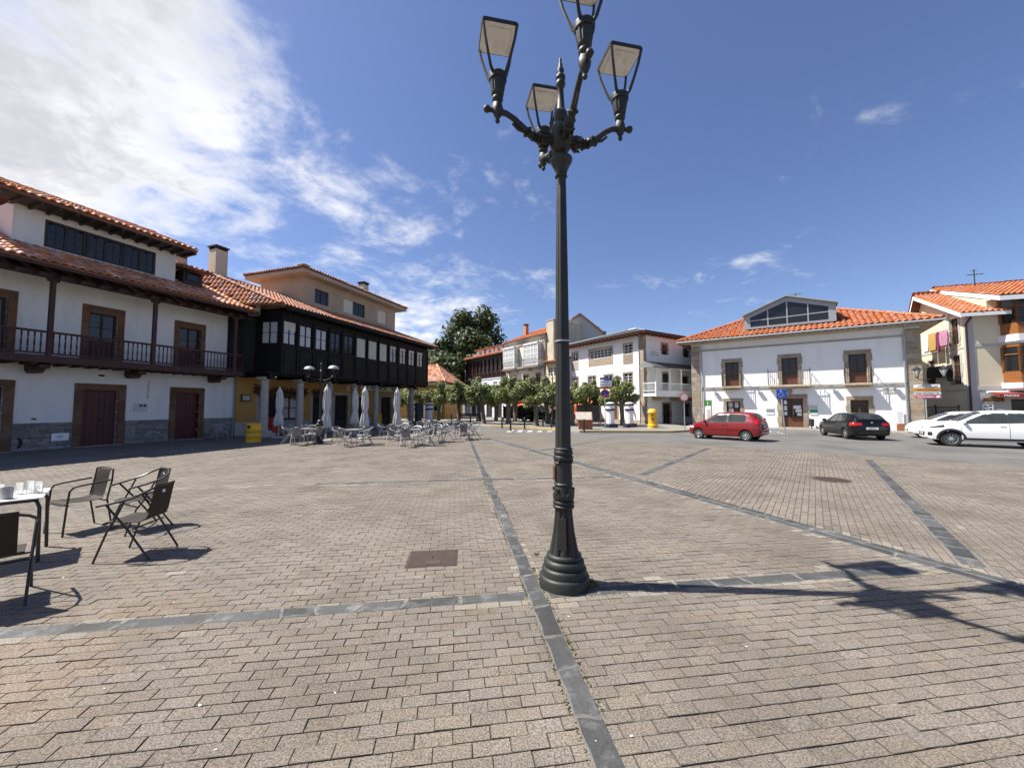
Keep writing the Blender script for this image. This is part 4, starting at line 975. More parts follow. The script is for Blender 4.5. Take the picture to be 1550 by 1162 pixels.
    gl = [(-7.98, 7.36), (-3.52, 7.36), (-3.52, 8.24), (-5.80, 8.94), (-7.98, 8.06)]
    z = MB(); n = 5
    vs = [(x, y0, zz) for x, zz in F] + [(x, y0, zz) for x, zz in gl] + [(x, y0 + .18, zz) for x, zz in gl] + [(x, 5.6, zz) for x, zz in F]
    fs = [(i, (i + 1) % n, n + (i + 1) % n, n + i) for i in range(n)] + [(n + i, n + (i + 1) % n, 2 * n + (i + 1) % n, 2 * n + i) for i in range(n)] + [((i + 1) % n, i, 3 * n + i, 3 * n + (i + 1) % n) for i in range(n)]
    z.add(vs, fs); dz_ = obj('roof_dormer', z, M['zinc'], r)
    tr = MB(); zt = lambda x: 9.26 - (x + 5.80) * .321 if x > -5.8 else 9.26 + (x + 5.80) * .405
    for a, b in ((-8.45, -5.80), (-5.80, -3.0)): tr.add([(x, y, zt(x) + dz) for x in (a, b) for y in (-.02, 5.6) for dz in (.01, .10)], [(0, 1, 3, 2), (4, 6, 7, 5), (0, 4, 5, 1), (2, 3, 7, 6), (0, 2, 6, 4), (1, 5, 7, 3)])
    obj('dormer_sheet', tr, M['zinc'], r)
    gz = lambda x: 8.94 - (x + 5.80) * .307 if x > -5.8 else 8.94 + (x + 5.80) * .4037
    fr = MB(); ms = [-7.98, -6.90, -5.77, -4.60, -3.52]
    for x in ms[1:-1]: fr.box(x - .035, x + .035, y0 + .02, y0 + .10, 7.36, gz(x))
    fr.slab([(-7.98, 7.78), (-3.52, 7.86), (-3.52, 7.92), (-7.98, 7.84)], y0 + .025, y0 + .095); wf = obj('dormer_window', fr, M['galv'], r)
    for a, b in zip(ms[:-1], ms[1:]):
        zl = lambda x: 7.78 + (x + 7.98) * .018
        q = MB(); q.slab([(a + .03, 7.36), (b - .03, 7.36), (b - .03, zl(b)), (a + .03, zl(a))], y0 + .05, y0 + .06); obj('pane', q, M['glass'], wf)
        q = MB(); top = [(b - .03, gz(b - .03)), (a + .03, gz(a + .03))]
        q.slab([(a + .03, zl(a) + .06), (b - .03, zl(b) + .06)] + top, y0 + .05, y0 + .06); obj('pane', q, M['glass'], wf)
    an = MB(); an.tube([(-5.2, 3, 9.0), (-5.2, 3, 10.1)], .025, 6)
    for i in range(5): an.tube([(-5.5 + i * .14, 2.85, 10.0), (-5.5 + i * .14, 3.15, 10.0)], .012, 5)
    an.tube([(-5.55, 3, 10.0), (-4.85, 3, 10.0)], .014, 5); obj('roof_aerial', an, M['iron'], r)
    T0 = Matrix.Translation((23.86, 23.27, 0)) @ Matrix.Rotation(rot_of(126), 4, 'Z')
    # floodlights on the string course
    for x, lb in ((-10.55, 'small grey floodlight on the stone band left of the leftmost balcony'), (-7.75, 'small grey floodlight on the stone band between left and middle balconies'), (-3.60, 'small grey floodlight on the stone band left of the rightmost balcony'), (-.70, 'small grey floodlight on the stone band above the street name plaque')):
        t = thing('floodlight', lb, 'floodlight', T0 @ Vector((x, 0, 2.95)), rot_of(126), 'floodlights on the white hall'); b = MB(); b.cbox(-.13, .13, -.34, -.14, -.06, .06, .015); obj('lamp_head', b, M['pipe'], t); b = MB(); b.box(-.03, .03, -.15, -.06, -.03, .02); obj('bracket', b, M['pipe'], t)
    def plate(name, lb, cat, x0, x1, z0, z1, m, extra=None):
        t = thing(name, lb, cat, T0 @ Vector(((x0 + x1) / 2, -.001, z0)), rot_of(126)); b = MB(); W = (x1 - x0) / 2; b.cbox(-W, W, -.03, 0, 0, z1 - z0, .004); obj('plate', b, M[m], t)
        if extra: extra(t, W, z1 - z0)
    def lines(t, W, H, m='printgrey', n=5, x0=-.8, x1=.8, top=.85, bot=.15):
        b = MB(); r_ = random.Random(int(W * 1000))
        for i in range(n): z_ = H * (top - (top - bot) * i / max(1, n - 1)); b.box(W * x0, W * (x1 - r_.uniform(0, .6)), -.033, -.031, z_ - .012, z_ + .012)
        obj('lettering', b, M[m], t)
    def sign1(t, W, H):
        b = MB(); b.box(-W * .92, W * .92, -.034, -.031, H * .28, H * .72); obj('dark_panel', b, M['printgrey'], t); text(t, 'lettering', 'OFICINA', .09, M['signgrey'], Matrix.Translation((0, -.036, H * .58)), .003); text(t, 'lettering', 'TURISMO', .09, M['signgrey'], Matrix.Translation((0, -.036, H * .40)), .003)
    plate('wall_sign', 'white and dark grey name plate on the wall left of the hall entrance', 'sign', -7.20, -6.72, 1.0, 1.52, 'signwhite', sign1)
    def sign2(t, W, H):
        b = MB(); b.box(-W, W, -.034, -.031, H * .60, H); obj('grey_panel', b, M['signgrey'], t); b = MB(); b.box(-W, W, -.034, -.031, H * .26, H * .55); obj('green_panel', b, M['signgreen'], t); lines(t, W, H, 'printgrey', 2, top=.92, bot=.75)
    plate('wall_sign', 'small sign with grey and green bands on the wall right of the hall entrance', 'sign', -4.72, -4.32, 1.0, 1.62, 'signwhite', sign2)
    plate('street_plaque', 'pale stone street name plaque high on the white hall beside the drainpipe', 'plaque', -1.06, -.55, 2.38, 2.68, 'blind', lambda t, W, H: lines(t, W, H, 'printgrey', 2, top=.65, bot=.35))
    t = thing('poster_stand', 'white poster panel over a rust brown base beside the right drainpipe', 'information panel', T0 @ Vector((-.42, -.08, .02)), rot_of(126)); b = MB(); b.box(-.16, .16, -.03, 0, .52, 1.30); obj('poster', b, M['signwhite'], t); b = MB(); b.cbox(-.17, .17, -.05, 0, -.02, .50, .006); obj('base', b, M['corten'], t); lines(t, .16, 1.2, 'printgrey', 7, -.7, .9, .98, .5)
    t = thing('info_totem', 'brown framed totem with green information sign at the left end of the hall', 'information totem', T0 @ Vector((-10.85, -.45, 0)), rot_of(126)); b = MB(); b.box(-.27, -.22, -.04, .04, 0, 2.02); b.box(.22, .27, -.04, .04, 0, 2.02); b.box(-.22, .22, -.04, .04, 1.98, 2.02); obj('frame', b, M['corten'], t)
    b = MB(); b.box(-.219, .219, -.03, .03, 1.60, 1.975); o = obj('green_sign', b, M['signgreen'], t); text(o, 'lettering', 'i', .36, M['signwhite'], Matrix.Translation((0, -.033, 1.79)), .004, bold=True)
    b = MB(); b.box(-.215, .215, -.03, .03, .2, 1.55); obj('white_panel', b, M['signwhite'], t); b = MB(); b.box(-.05, .17, -.035, -.031, .7, 1.3); obj('glass_case', b, M['signgrey'], t)
    t = thing('litter_bin', 'small dark litter bin beside the right jamb of the hall entrance', 'bin', T0 @ Vector((-4.68, -.32, 0)), rot_of(126)); b = MB(); b.lathe([(.13, .25), (.15, .70), (.16, .71), (.14, .72)], 14); obj('bucket', b, M['greybrown'], t, smooth=True); b = MB(); b.box(-.02, .02, .1, .15, .1, .75); b.box(-.1, .1, .02, .18, .08, .12); obj('post', b, M['greybrown'], t)
    b = MB(); b.tube([(0, 0, .10), (0, 0, .25)], .04, 6); obj('foot', b, M['greybrown'], t)
hall()
# ------------------------------------------------------------------ white corner house with slate roof and balcony
def corner_house():
    r = thing('corner_house', 'white three storey corner house with slate roof and white timber balcony on its side', 'house', (10.96, 32.03, 0), rot_of(147))
    xL = -9.6; TR = Matrix(((0, -1, 0, 0), (1, 0, 0, 0), (0, 0, 1, 0), (0, 0, 0, 1)))     # frame of the right-hand side wall
    fr = [(-8.75, -7.95, 6.10, 6.98, 5.15), (-2.05, -1.20, 6.10, 6.98, 5.22)]; band = (-6.25, -3.50, 6.05, 6.92)
    mid = [(-8.75, -7.95, 3.40, 4.42), (-6.50, -5.55, 3.30, 4.42), (-4.42, -3.42, 3.30, 4.42), (-2.12, -1.22, 3.38, 4.42)]; low = [(-8.6, -7.6, 0, 2.2), (-6.2, -5.2, 0, 2.2), (-4.0, -2.9, 0, 2.2)]
    w = MB(); facade(w, xL, 0, -.05, 7.6, [f[:4] for f in fr] + [band] + mid + low, 0, .2); w.box(xL, xL + .03, .001, 8, -.05, 7.6); w.box(xL, 0, 7.97, 8, -.05, 7.6)
    w.T = TR; sidew = [(2.45, 3.25, 6.05, 6.98), (5.6, 6.4, 6.05, 6.95), (2.50, 3.30, 2.62, 4.42), (5.3, 6.1, 2.9, 4.2), (2.45, 3.5, 0, 1.78), (5.4, 6.3, .6, 1.75)]
    facade(w, 0.002, 8, -.05, 7.6, sidew, 0, .2)
    obj('wall', w, M['white'], r)
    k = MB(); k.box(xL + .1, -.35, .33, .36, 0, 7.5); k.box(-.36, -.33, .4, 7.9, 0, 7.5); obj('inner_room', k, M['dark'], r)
    for a, b, c, d, pz in fr:
        surround(r, a, b, c, d, .10, 'stone', .02, nb=2, lint=.10); window(r, a, b, c, d, .06, 2, 3, 1, 'signwhite', 'glass', .05, .03, each=False)
        q = MB(); q.box(a - .1, b + .1, -.018, -.002, pz, c - .03); obj('stone_apron', q, M['stone'], r)
    surround(r, *band, .17, 'stone', .03, nb=3, lint=.14); q = MB(); q.box(band[0], band[1], -.02, -.002, 5.38, 6.0); obj('stone_apron', q, M['stone'], r); surround(r, band[0], band[1], 5.38, 6.0, .17, 'stone', .028, nb=2, lint=.03, deep=-.003)
    window(r, *band, .06, 6, 3, 1, 'signwhite', 'glass', .05, .03, each=False)
    for a, b, c, d in mid: surround(r, a, b, c, d, .12, 'stone', .02, nb=4, lint=.12); window(r, a, b, c, d, .06, 2, 4, 1, 'signwhite', 'glass', .05, .03, each=False)
    for a, b, c, d in low: surround(r, a, b, c, d, .16, 'stone', .02, nb=4, lint=.16); plank_door(r, a, b, c, d, .12, 'brownwood', 2, 2)
    for i, (a, b, c, d) in enumerate(sidew):
        surround(r, a, b, c, d, .13 if i < 4 else .14, 'stone', .02, nb=3, lint=.14, T=TR)
        window(r, a, b, c, d, .08, 2, 3 if i != 4 else 1, 1, 'brownwood' if i in (0, 4) else 'greybrown', 'glass', .06, .03, T=TR, each=False, name='door' if i in (2, 4) else 'window')
    it = []; z = 0; rr = random.Random(4)
    while z < 7.5: h = min(rr.uniform(.3, .5), 7.55 - z); it.append((boxm(-.30 - rr.uniform(0, .12), .03, -.03, .30 + rr.uniform(0, .1), z + .004, z + h - .004), 0)); z += h
    pieces(r, 'corner_stone', [UB], M['stone'], it); q = MB(); q.box(xL, -.3, -.025, -.001, -.05, .40); obj('plinth', q, M['stone'], r)
    q = MB(); q.tube([(-.42, -.05, 7.5), (-.42, -.05, 0)], .04, 8); obj('drainpipe', q, M['pipe'], r)
    ev = .75; e = MB(); e.prism([(xL - .1, -ev), (ev, -ev), (ev, 8.5), (xL - .1, 8.5)], 7.60, 7.68); obj('eave', e, M['brownwood'], r)
    it = [(boxm(xL + i * .5, xL + .1 + i * .5, -ev + .02, -.002, 7.50, 7.598), 0) for i in range(20)] + [(boxm(-ev + .02, -.002, -.05 - i * .5 - .1, -.05 - i * .5, 7.50, 7.598, Matrix(((-1, 0, 0, 0), (0, -1, 0, 0), (0, 0, 1, 0), (0, 0, 0, 1)))), 0) for i in range(16)]
    pieces(r, 'rafter', [UB], M['brownwood'], it)
    roof_slate(r, [(xL - .1, -ev - .05), (ev + .05, -ev - .05), (ev + .05, 8.8), (xL - .1, 8.8)], .30, 7.72)
    # balcony on the side wall
    T = TR; f = MB(T); f.box(-.15, 7.6, -1.25, -.002, 2.38, 2.62); f.box(-.18, 7.6, -1.28, -1.20, 2.34, 2.80); bal = obj('balcony', f, M['signwhite'], r)
    rails(r, 'balcony_railing', -.12, 7.5, -1.22, 2.80, 3.48, .13, 'signwhite', .016, T=T, top=(.07, .06)); rails(r, 'balcony_railing', -1.2, -.02, 0, 2.80, 3.48, .13, 'signwhite', .016, T=T @ Matrix.Translation((-.1, 0, 0)) @ Matrix.Rotation(rad(90), 4, 'Z'), top=(.07, .06))
    for x in (-.1, 1.7, 3.3, 4.9, 6.5): q = MB(T); q.cbox(x - .05, x + .05, -1.27, -1.17, 2.62, 4.72, .008); obj('balcony_post', q, M['signwhite'], r)
    q = MB(T); q.box(-.3, 7.6, -1.30, -1.16, 4.66, 4.80); q.box(-.25, 7.5, -1.2, -.002, 4.74, 4.77); obj('balcony_beam', q, M['signwhite'], r)
    q = MB(T); q.add([(-.75, -1.62, 4.70), (7.8, -1.62, 4.70), (7.8, -.02, 5.34), (.0, -.02, 5.34), (-.75, -1.62, 4.64), (7.8, -1.62, 4.64)], [(0, 1, 2, 3), (0, 4, 5, 1)]); q.add([(-.75, -1.62, 4.70), (0, -.02, 5.34), (-.75, -.02, 4.70)], [(0, 1, 2)]); obj('balcony_roof', q, M['slate_roof'], r)
    for x in (1.2, 3.6, 6.0): q = MB(T); q.slab([(x - .2, 2.38), (x - .2, 2.2), (x, 2.05), (x + .3, 2.1), (x + .4, 2.38)], -.9, -.002); obj('bracket', q, M['stone'], r)
    q = MB(TR); q.slab([(.9, 5.95), (2.0, 5.9), (2.0, 5.93), (.9, 5.98)], -.02, -.01)
    for k in range(6): q.tube([(1.0 + k * .16, -.03, 6.0 + .1 * (k % 2)), (1.1 + k * .16, -.03, 6.35 - .05 * k)], .012, 4)
    obj('wall_bracket', q, M['iron'], r)
def roof_slate(r, eaves, s, zc):
    n = 4; u = MB(); xs = [p[0] for p in eaves]; ys = [p[1] for p in eaves]; a, b, c, d = min(xs), max(xs), min(ys), max(ys); hw = min(b - a, d - c) / 2
    if b - a > d - c: R1, R2 = (a + hw, (c + d) / 2), (b - hw, (c + d) / 2); F = [((a, c), (b, c), R2, R1), ((b, c), (b, d), R2), ((b, d), (a, d), R1, R2), ((a, d), (a, c), R1)]
    else: R1, R2 = ((a + b) / 2, c + hw), ((a + b) / 2, d - hw); F = [((a, c), (b, c), R1), ((b, c), (b, d), R2, R1), ((b, d), (a, d), R2), ((a, d), (a, c), R1, R2)]
    zt = zc + s * hw; E = [(a, c), (b, c), (b, d), (a, d)]
    for f in F: sheet(u, [(p[0], p[1], zt if p in (R1, R2) else zc) for p in f])
    o = obj('slate_roof', u, M['slate_roof'], r)
    rd = MB()
    for p, q in ((E[0], R1), (E[1], R2 if b - a > d - c else R1), (R1, R2), (E[2], R2), (E[3], R1 if b - a > d - c else R2)):
        P = Vector((*p, zt if p in (R1, R2) else zc)); Q = Vector((*q, zt)); rd.tube([P, Q], .07, 6)
    obj('ridge_capping', rd, M['zinc'], o)
    # slates in courses, each course a stepped strip
    cs = MB(); front = F[0]; nc = int(hw / math.cos(math.atan(s)) / .28)
    for k in range(nc):
        t0, t1 = k / nc, (k + 1) / nc
        for f in F[:2]:
            if len(f) == 4: l0, r0, r1, l1 = f
            else: l0, r0, r1 = f; l1 = r1
            def P(t, u_, lift):
                A = (l0[0] + (l1[0] - l0[0]) * t, l0[1] + (l1[1] - l0[1]) * t); B = (r0[0] + (r1[0] - r0[0]) * t, r0[1] + (r1[1] - r0[1]) * t)
                return (A[0] + (B[0] - A[0]) * u_, A[1] + (B[1] - A[1]) * u_, zc + (zt - zc) * t + lift)
            cs.add([P(t0, 0, .03), P(t0, 1, .03), P(t1, 1, .008), P(t1, 0, .008), P(t0, 0, .004), P(t0, 1, .004)], [(0, 1, 2, 3), (4, 5, 1, 0)])
    obj('slate_course', cs, M['slate_roof'], o, kind='stuff')
corner_house()
# ------------------------------------------------------------------ the row behind the trees
def row_houses():
    O = (3.67, 42.1, 0); rz = rot_of(145)
    d = thing('ivory_house', 'ivory town house with two white glazed bays, iron balconies and stone cornice', 'house', O, rz)
    hol = [(-3.95, -3.12, 6.2, 8.40), (-6.6, -5.6, 3.1, 5.2), (-4.05, -3.1, 3.1, 5.15), (-1.65, -.85, 3.1, 5.2), (-6.5, -5.4, 0, 2.5), (-4.4, -3.0, 0, 2.6), (-1.8, -.7, 0, 2.5), (-6.9, -5.3, 6.3, 8.3), (-2.6, -.8, 6.3, 8.3)]
    w = MB(); facade(w, -7.62, 0, -.05, 9.25, hol, 0, .2); w.box(-.03, 0, .001, 9, -.05, 9.25); w.box(-7.62, -7.59, .001, 9, -.05, 9.25); obj('wall', w, M['ivory'], d)
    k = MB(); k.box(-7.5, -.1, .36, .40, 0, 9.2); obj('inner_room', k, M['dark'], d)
    q = MB(); q.box(-7.65, .03, -.10, -.001, 8.72, 8.86); q.box(-7.70, .06, -.30, -.001, 9.25, 9.42); q.box(-7.66, .04, -.18, -.001, 9.10, 9.25); q.box(-7.66, .03, -.05, -.002, 5.80, 5.95)
    obj('cornice', q, M['greystone'], d); it = [(boxm(-7.5 + i * .35, -7.38 + i * .35, -.16, -.002, 8.90, 9.09), 0) for i in range(22)]; pieces(d, 'dentil', [UB], M['greystone'], it)
    for x in (-7.55, -.20): q = MB(); q.box(x - .05, x + .25, -.06, -.001, 0, 8.7); obj('pilaster', q, M['stone'], d)
    for a, b, c, dd in hol[:7]:
        surround(d, a, b, c, dd, .14, 'greystone', .03, nb=4, lint=.16)
        if c > 1: window(d, a, b, c, dd, .08, 2, 3, 1, 'brownwood', 'glass', .06, .04, each=False, name='balcony_door', low=.3)
        else: plank_door(d, a, b, c, dd, .1, 'brownwood', 2, 2)
    for x0, x1 in ((-7.25, -4.95), (-2.95, -.50)):                      # glazed bays
        b = MB(); b.box(x0, x1, -.75, -.001, 6.05, 6.20); b.box(x0 - .05, x1 + .05, -.80, -.001, 8.50, 8.66); b.box(x0, x1, -.70, -.68, 6.2, 6.72); b.box(x0, x0 + .02, -.68, -.001, 6.2, 6.72); b.box(x1 - .02, x1, -.68, -.001, 6.2, 6.72); o = obj('glazed_bay', b, M['signwhite'], d)
        f = MB(); gl = MB(); n = 4
        for i in range(n + 1): x = x0 + (x1 - x0) * i / n; f.box(x - .045, x + .045, -.74, -.66, 6.7, 8.5)
        for zz in (6.70, 7.35, 7.95, 8.42): f.box(x0, x1, -.735, -.665, zz - .03, zz + .03); f.box(x0, x0 + .06, -.66, -.002, zz - .03, zz + .03); f.box(x1 - .06, x1, -.66, -.002, zz - .03, zz + .03)
        for i in range(n):
            xm = x0 + (x1 - x0) * (i + .5) / n; f.box(xm - .015, xm + .015, -.72, -.68, 6.7, 8.45)
        for xx in (x0, x1 - .06): f.box(xx, xx + .06, -.36, -.30, 6.7, 8.5)
        gl.box(x0 + .02, x1 - .02, -.70, -.69, 6.72, 8.48); gl.box(x0 + .02, x0 + .03, -.68, -.01, 6.72, 8.48); gl.box(x1 - .03, x1 - .02, -.68, -.01, 6.72, 8.48)
        obj('bay_frame', f, M['signwhite'], o); obj('pane', gl, M['glass_light'], o)
        s = MB(); s.box(x0 - .1, x1 + .1, -.85, -.001, 5.90, 6.05); s.box(x0 + .2, x0 + .5, -.5, -.001, 5.6, 5.9); s.box(x1 - .5, x1 - .2, -.5, -.001, 5.6, 5.9); obj('bay_slab', s, M['greystone'], d)
        rails(d, 'balcony_railing', x0 - .05, x1 + .05, -.90, 6.05, 6.85, .12, 'iron', .012, top=(.03, .03))
    s = MB(); s.box(-4.5, -2.75 + .0, -.6, -.001, 5.95, 6.10); obj('balcony_slab', s, M['greystone'], d); rails(d, 'balcony_railing', -4.45, -3.0, -.55, 6.12, 6.95, .12, 'iron', .012, top=(.03, .03))
    roof(d, [(-7.7, -.35), (.05, -.35), (.05, 9), (-7.7, 9)], .42, 9.45, 'tile_new', (.27, .36), .06, edges=[0, 2], limit=120)
    chimney(d, -6.4, 2.2, 10.3, 11.7, .45, .45, 'tile_mid'); q = MB(); q.tube([(-2.2, 3.5, 11), (-2.2, 3.5, 12.2)], .06, 8); obj('vent_pipe', q, M['galv'], d)
    a = MB(); a.slab([(-4.6, 1.15), (-2.8, 1.15), (-2.8, 2.1), (-4.6, 2.1)], -.9, -.8); a.add([(-4.6, -.8, 2.1), (-2.8, -.8, 2.1), (-2.8, -.002, 2.6), (-4.6, -.002, 2.6)], [(0, 1, 2, 3)]); obj('awning', a, M['orangecloth'], d)
    # house with long brown gallery
    c = thing('blue_house', 'pale blue house with long dark glazed gallery and four red roofed dormers', 'house', O, rz)
    hl = [(-13.2 + i * 2.55, -12.2 + i * 2.55, 3.55, 4.75) for i in range(3)] + [(-17.0, -15.9, 3.55, 4.75)]; dl = [(-12.4, -10.9, 0, 2.5), (-9.7, -8.6, 0, 2.5), (-16.5, -15.2, 0, 2.5)]
    w = MB(); facade(w, -18.4, -7.64, -.05, 5.25, hl + dl, .0, .2); w.box(-18.4, -18.37, .001, 9, -.05, 8.3); obj('wall', w, M['bluewhite'], c)
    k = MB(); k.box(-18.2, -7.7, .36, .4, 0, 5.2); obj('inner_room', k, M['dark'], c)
    for a, b, e, f in hl: surround(c, a, b, e, f, .16, 'signwhite', .03, nb=2, lint=.16, sill=.1); window(c, a, b, e, f, .06, 2, 2, 1, 'signwhite', 'glass_light', .06, .04, each=False)
    for a, b, e, f in dl: surround(c, a, b, e, f, .18, 'signwhite', .03, nb=3, lint=.18); plank_door(c, a, b, e, f, .1, 'greybrown', 2, 2)
    q = MB(); q.box(-18.45, -7.64, -.08, -.001, 5.15, 5.32); q.box(-18.5, -18.1, -.06, -.001, 0, 8.2); obj('stone_band', q, M['signwhite'], c)
    g = MB(); g.box(-18.1, -7.66, -.12, .20, 5.33, 5.45); g.box(-18.1, -7.66, -.10, .10, 6.02, 6.10); g.box(-18.1, -7.66, -.12, .2, 7.85, 8.25); g.box(-18.1, -7.66, .18, .2, 5.45, 7.9); go = obj('gallery', g, M['greybrown'], c)
    it = []; n = 10; xs = [-18.05 + i * 1.035 for i in range(11)]
    for x in xs: it.append((boxm(x - .07, x + .07, -.15, .1, 5.45, 7.85), 0))
    pieces(go, 'gallery_post', [UB], M['redwood'], it)
    bl = MB(); pn = MB(); fr = MB()
    for a, b in zip(xs[:-1], xs[1:]):
        pn.box(a + .07, b - .07, .02, .04, 6.1, 7.85)
        fr.box((a + b) / 2 - .03, (a + b) / 2 + .03, -.02, .05, 6.1, 7.85)
        for zz in (6.65, 7.25): fr.box(a + .07, b - .07, -.01, .05, zz - .02, zz + .02)
        for i in range(5): x = a + .14 + i * (b - a - .28) / 4; bl.box(x - .025, x + .025, -.11, -.06, 5.45, 6.02)
    obj('window_frame', fr, M['redwood'], go); obj('pane', pn, M['glass'], go); obj('gallery_bars', bl, M['redwood'], go)
    roof(c, [(-18.9, -.7), (-7.66, -.7), (-7.66, 9.5), (-18.9, 9.5)], .40, 8.30, 'tile_new', (.27, .36), .06, edges=[0, 2], limit=120)
    for i, x in enumerate((-14.85, -12.35, -10.1, -8.25)):
        q = MB(); wd = .95 if i < 3 else .55; facade(q, x - wd, x + wd, 8.4, 9.45, [(x - .32, x + .32, 8.65, 9.3)], .45, .1); q.box(x - wd, x - wd + .03, .452, 3, 8.4, 9.45); q.box(x + wd - .03, x + wd, .452, 3, 8.4, 9.45); q.box(x - wd + .05, x + wd - .05, .6, .62, 8.5, 9.4); dm = obj('dormer', q, M['white'], c)
        window(c, x - .32, x + .32, 8.65, 9.3, .50, 2, 1, 1, 'signwhite', 'glass', .05, .03, each=False, name='dormer_window')
        roof(c, [(x - wd - .25, .15), (x + wd + .25, .15), (x + wd + .25, 4.2), (x - wd - .25, 4.2)], {0: .16, 1: .35, 3: .35}, 9.47, 'tile_new', (.27, .36), .05, edges=[0, 1, 3], limit=20, name='dormer_roof')
    # low house between, with the tall concrete party wall behind
    t = thing('small_house', 'narrow house with arched upper windows between the ivory and the corner house', 'house', O, rz)
    w = MB(); hw = [(.45, 1.15, 4.75, 5.75), (1.35, 2.05, 4.75, 5.75), (2.3, 3.0, 4.75, 5.75), (.5, 1.4, 0, 2.3), (1.9, 2.9, .5, 2.3)]; facade(w, .03, 3.4, -.05, 6.2, hw, 0, .15); obj('wall', w, M['cream'], t)
    for a, b, e, f in hw[:3] + hw[4:]: window(t, a, b, e, f, .05, 2, 3, 1, 'signwhite', 'glass', .05, .03, each=False)
    plank_door(t, *hw[3], .08, 'brownwood', 2, 2); q = MB(); q.box(.04, 3.3, -.04, -.001, 0, .9); obj('ochre_base', q, M['signorange'], t); roof(t, [(.04, -.5), (3.45, -.5), (3.45, 4), (.04, 4)], .3, 6.3, 'tile_mid', (.27, .36), .06, edges=[0], limit=60)
    w = MB(); w.cbox(.05, 1.25, .10, 6.5, 5.0, 10.85, .02); w.cbox(1.26, 1.95, .45, 6.5, 5.0, 10.75, .02); tt = thing('concrete_tower', 'tall bare concrete wall block rising beside the ivory house roof', 'tower', O, rz); obj('shaft', w, M['concrete'], tt)
    q = MB(); q.box(.0, 1.3, .05, 6.5, 10.86, 10.95); q.tube([(1.5, 2.4, 10.7), (1.5, 2.4, 11.3)], .03, 6); q.tube([(1.2, 2.4, 11.15), (1.8, 2.4, 11.15)], .015, 6); obj('coping', q, M['greyrender'], tt)
    # grey gable behind
    g = thing('grey_gable_house', 'tall house with blank grey gable end behind the white corner house', 'house', (7.6, 42.6, 0), rot_of(98)); z0 = 11.75
    b = MB(); b.slab([(-4.0, 0), (2.5, 0), (2.5, 9.6), (0, z0), (-4.0, 9.2)], 0, 6); obj('wall', b, M['greyrender'], g)
    b = MB()
    for p, q in (((-4.3, 9.0), (0, z0)), ((2.75, 9.38), (0, z0))): b.add([(p[0], -.2, p[1]), (q[0], -.2, q[1]), (q[0], 6.2, q[1]), (p[0], 6.2, p[1]), (p[0], -.2, p[1] + .16), (q[0], -.2, q[1] + .16), (q[0], 6.2, q[1] + .16), (p[0], 6.2, p[1] + .16)], [(3, 2, 1, 0), (4, 5, 6, 7), (0, 1, 5, 4), (0, 4, 7, 3), (1, 2, 6, 5)])
    obj('roof', b, M['tile_mid'], g); b = MB(); b.box(2.4, 2.9, 1, 1.5, 8.6, 10.0); obj('chimney', b, M['greybrown'], g)
row_houses()
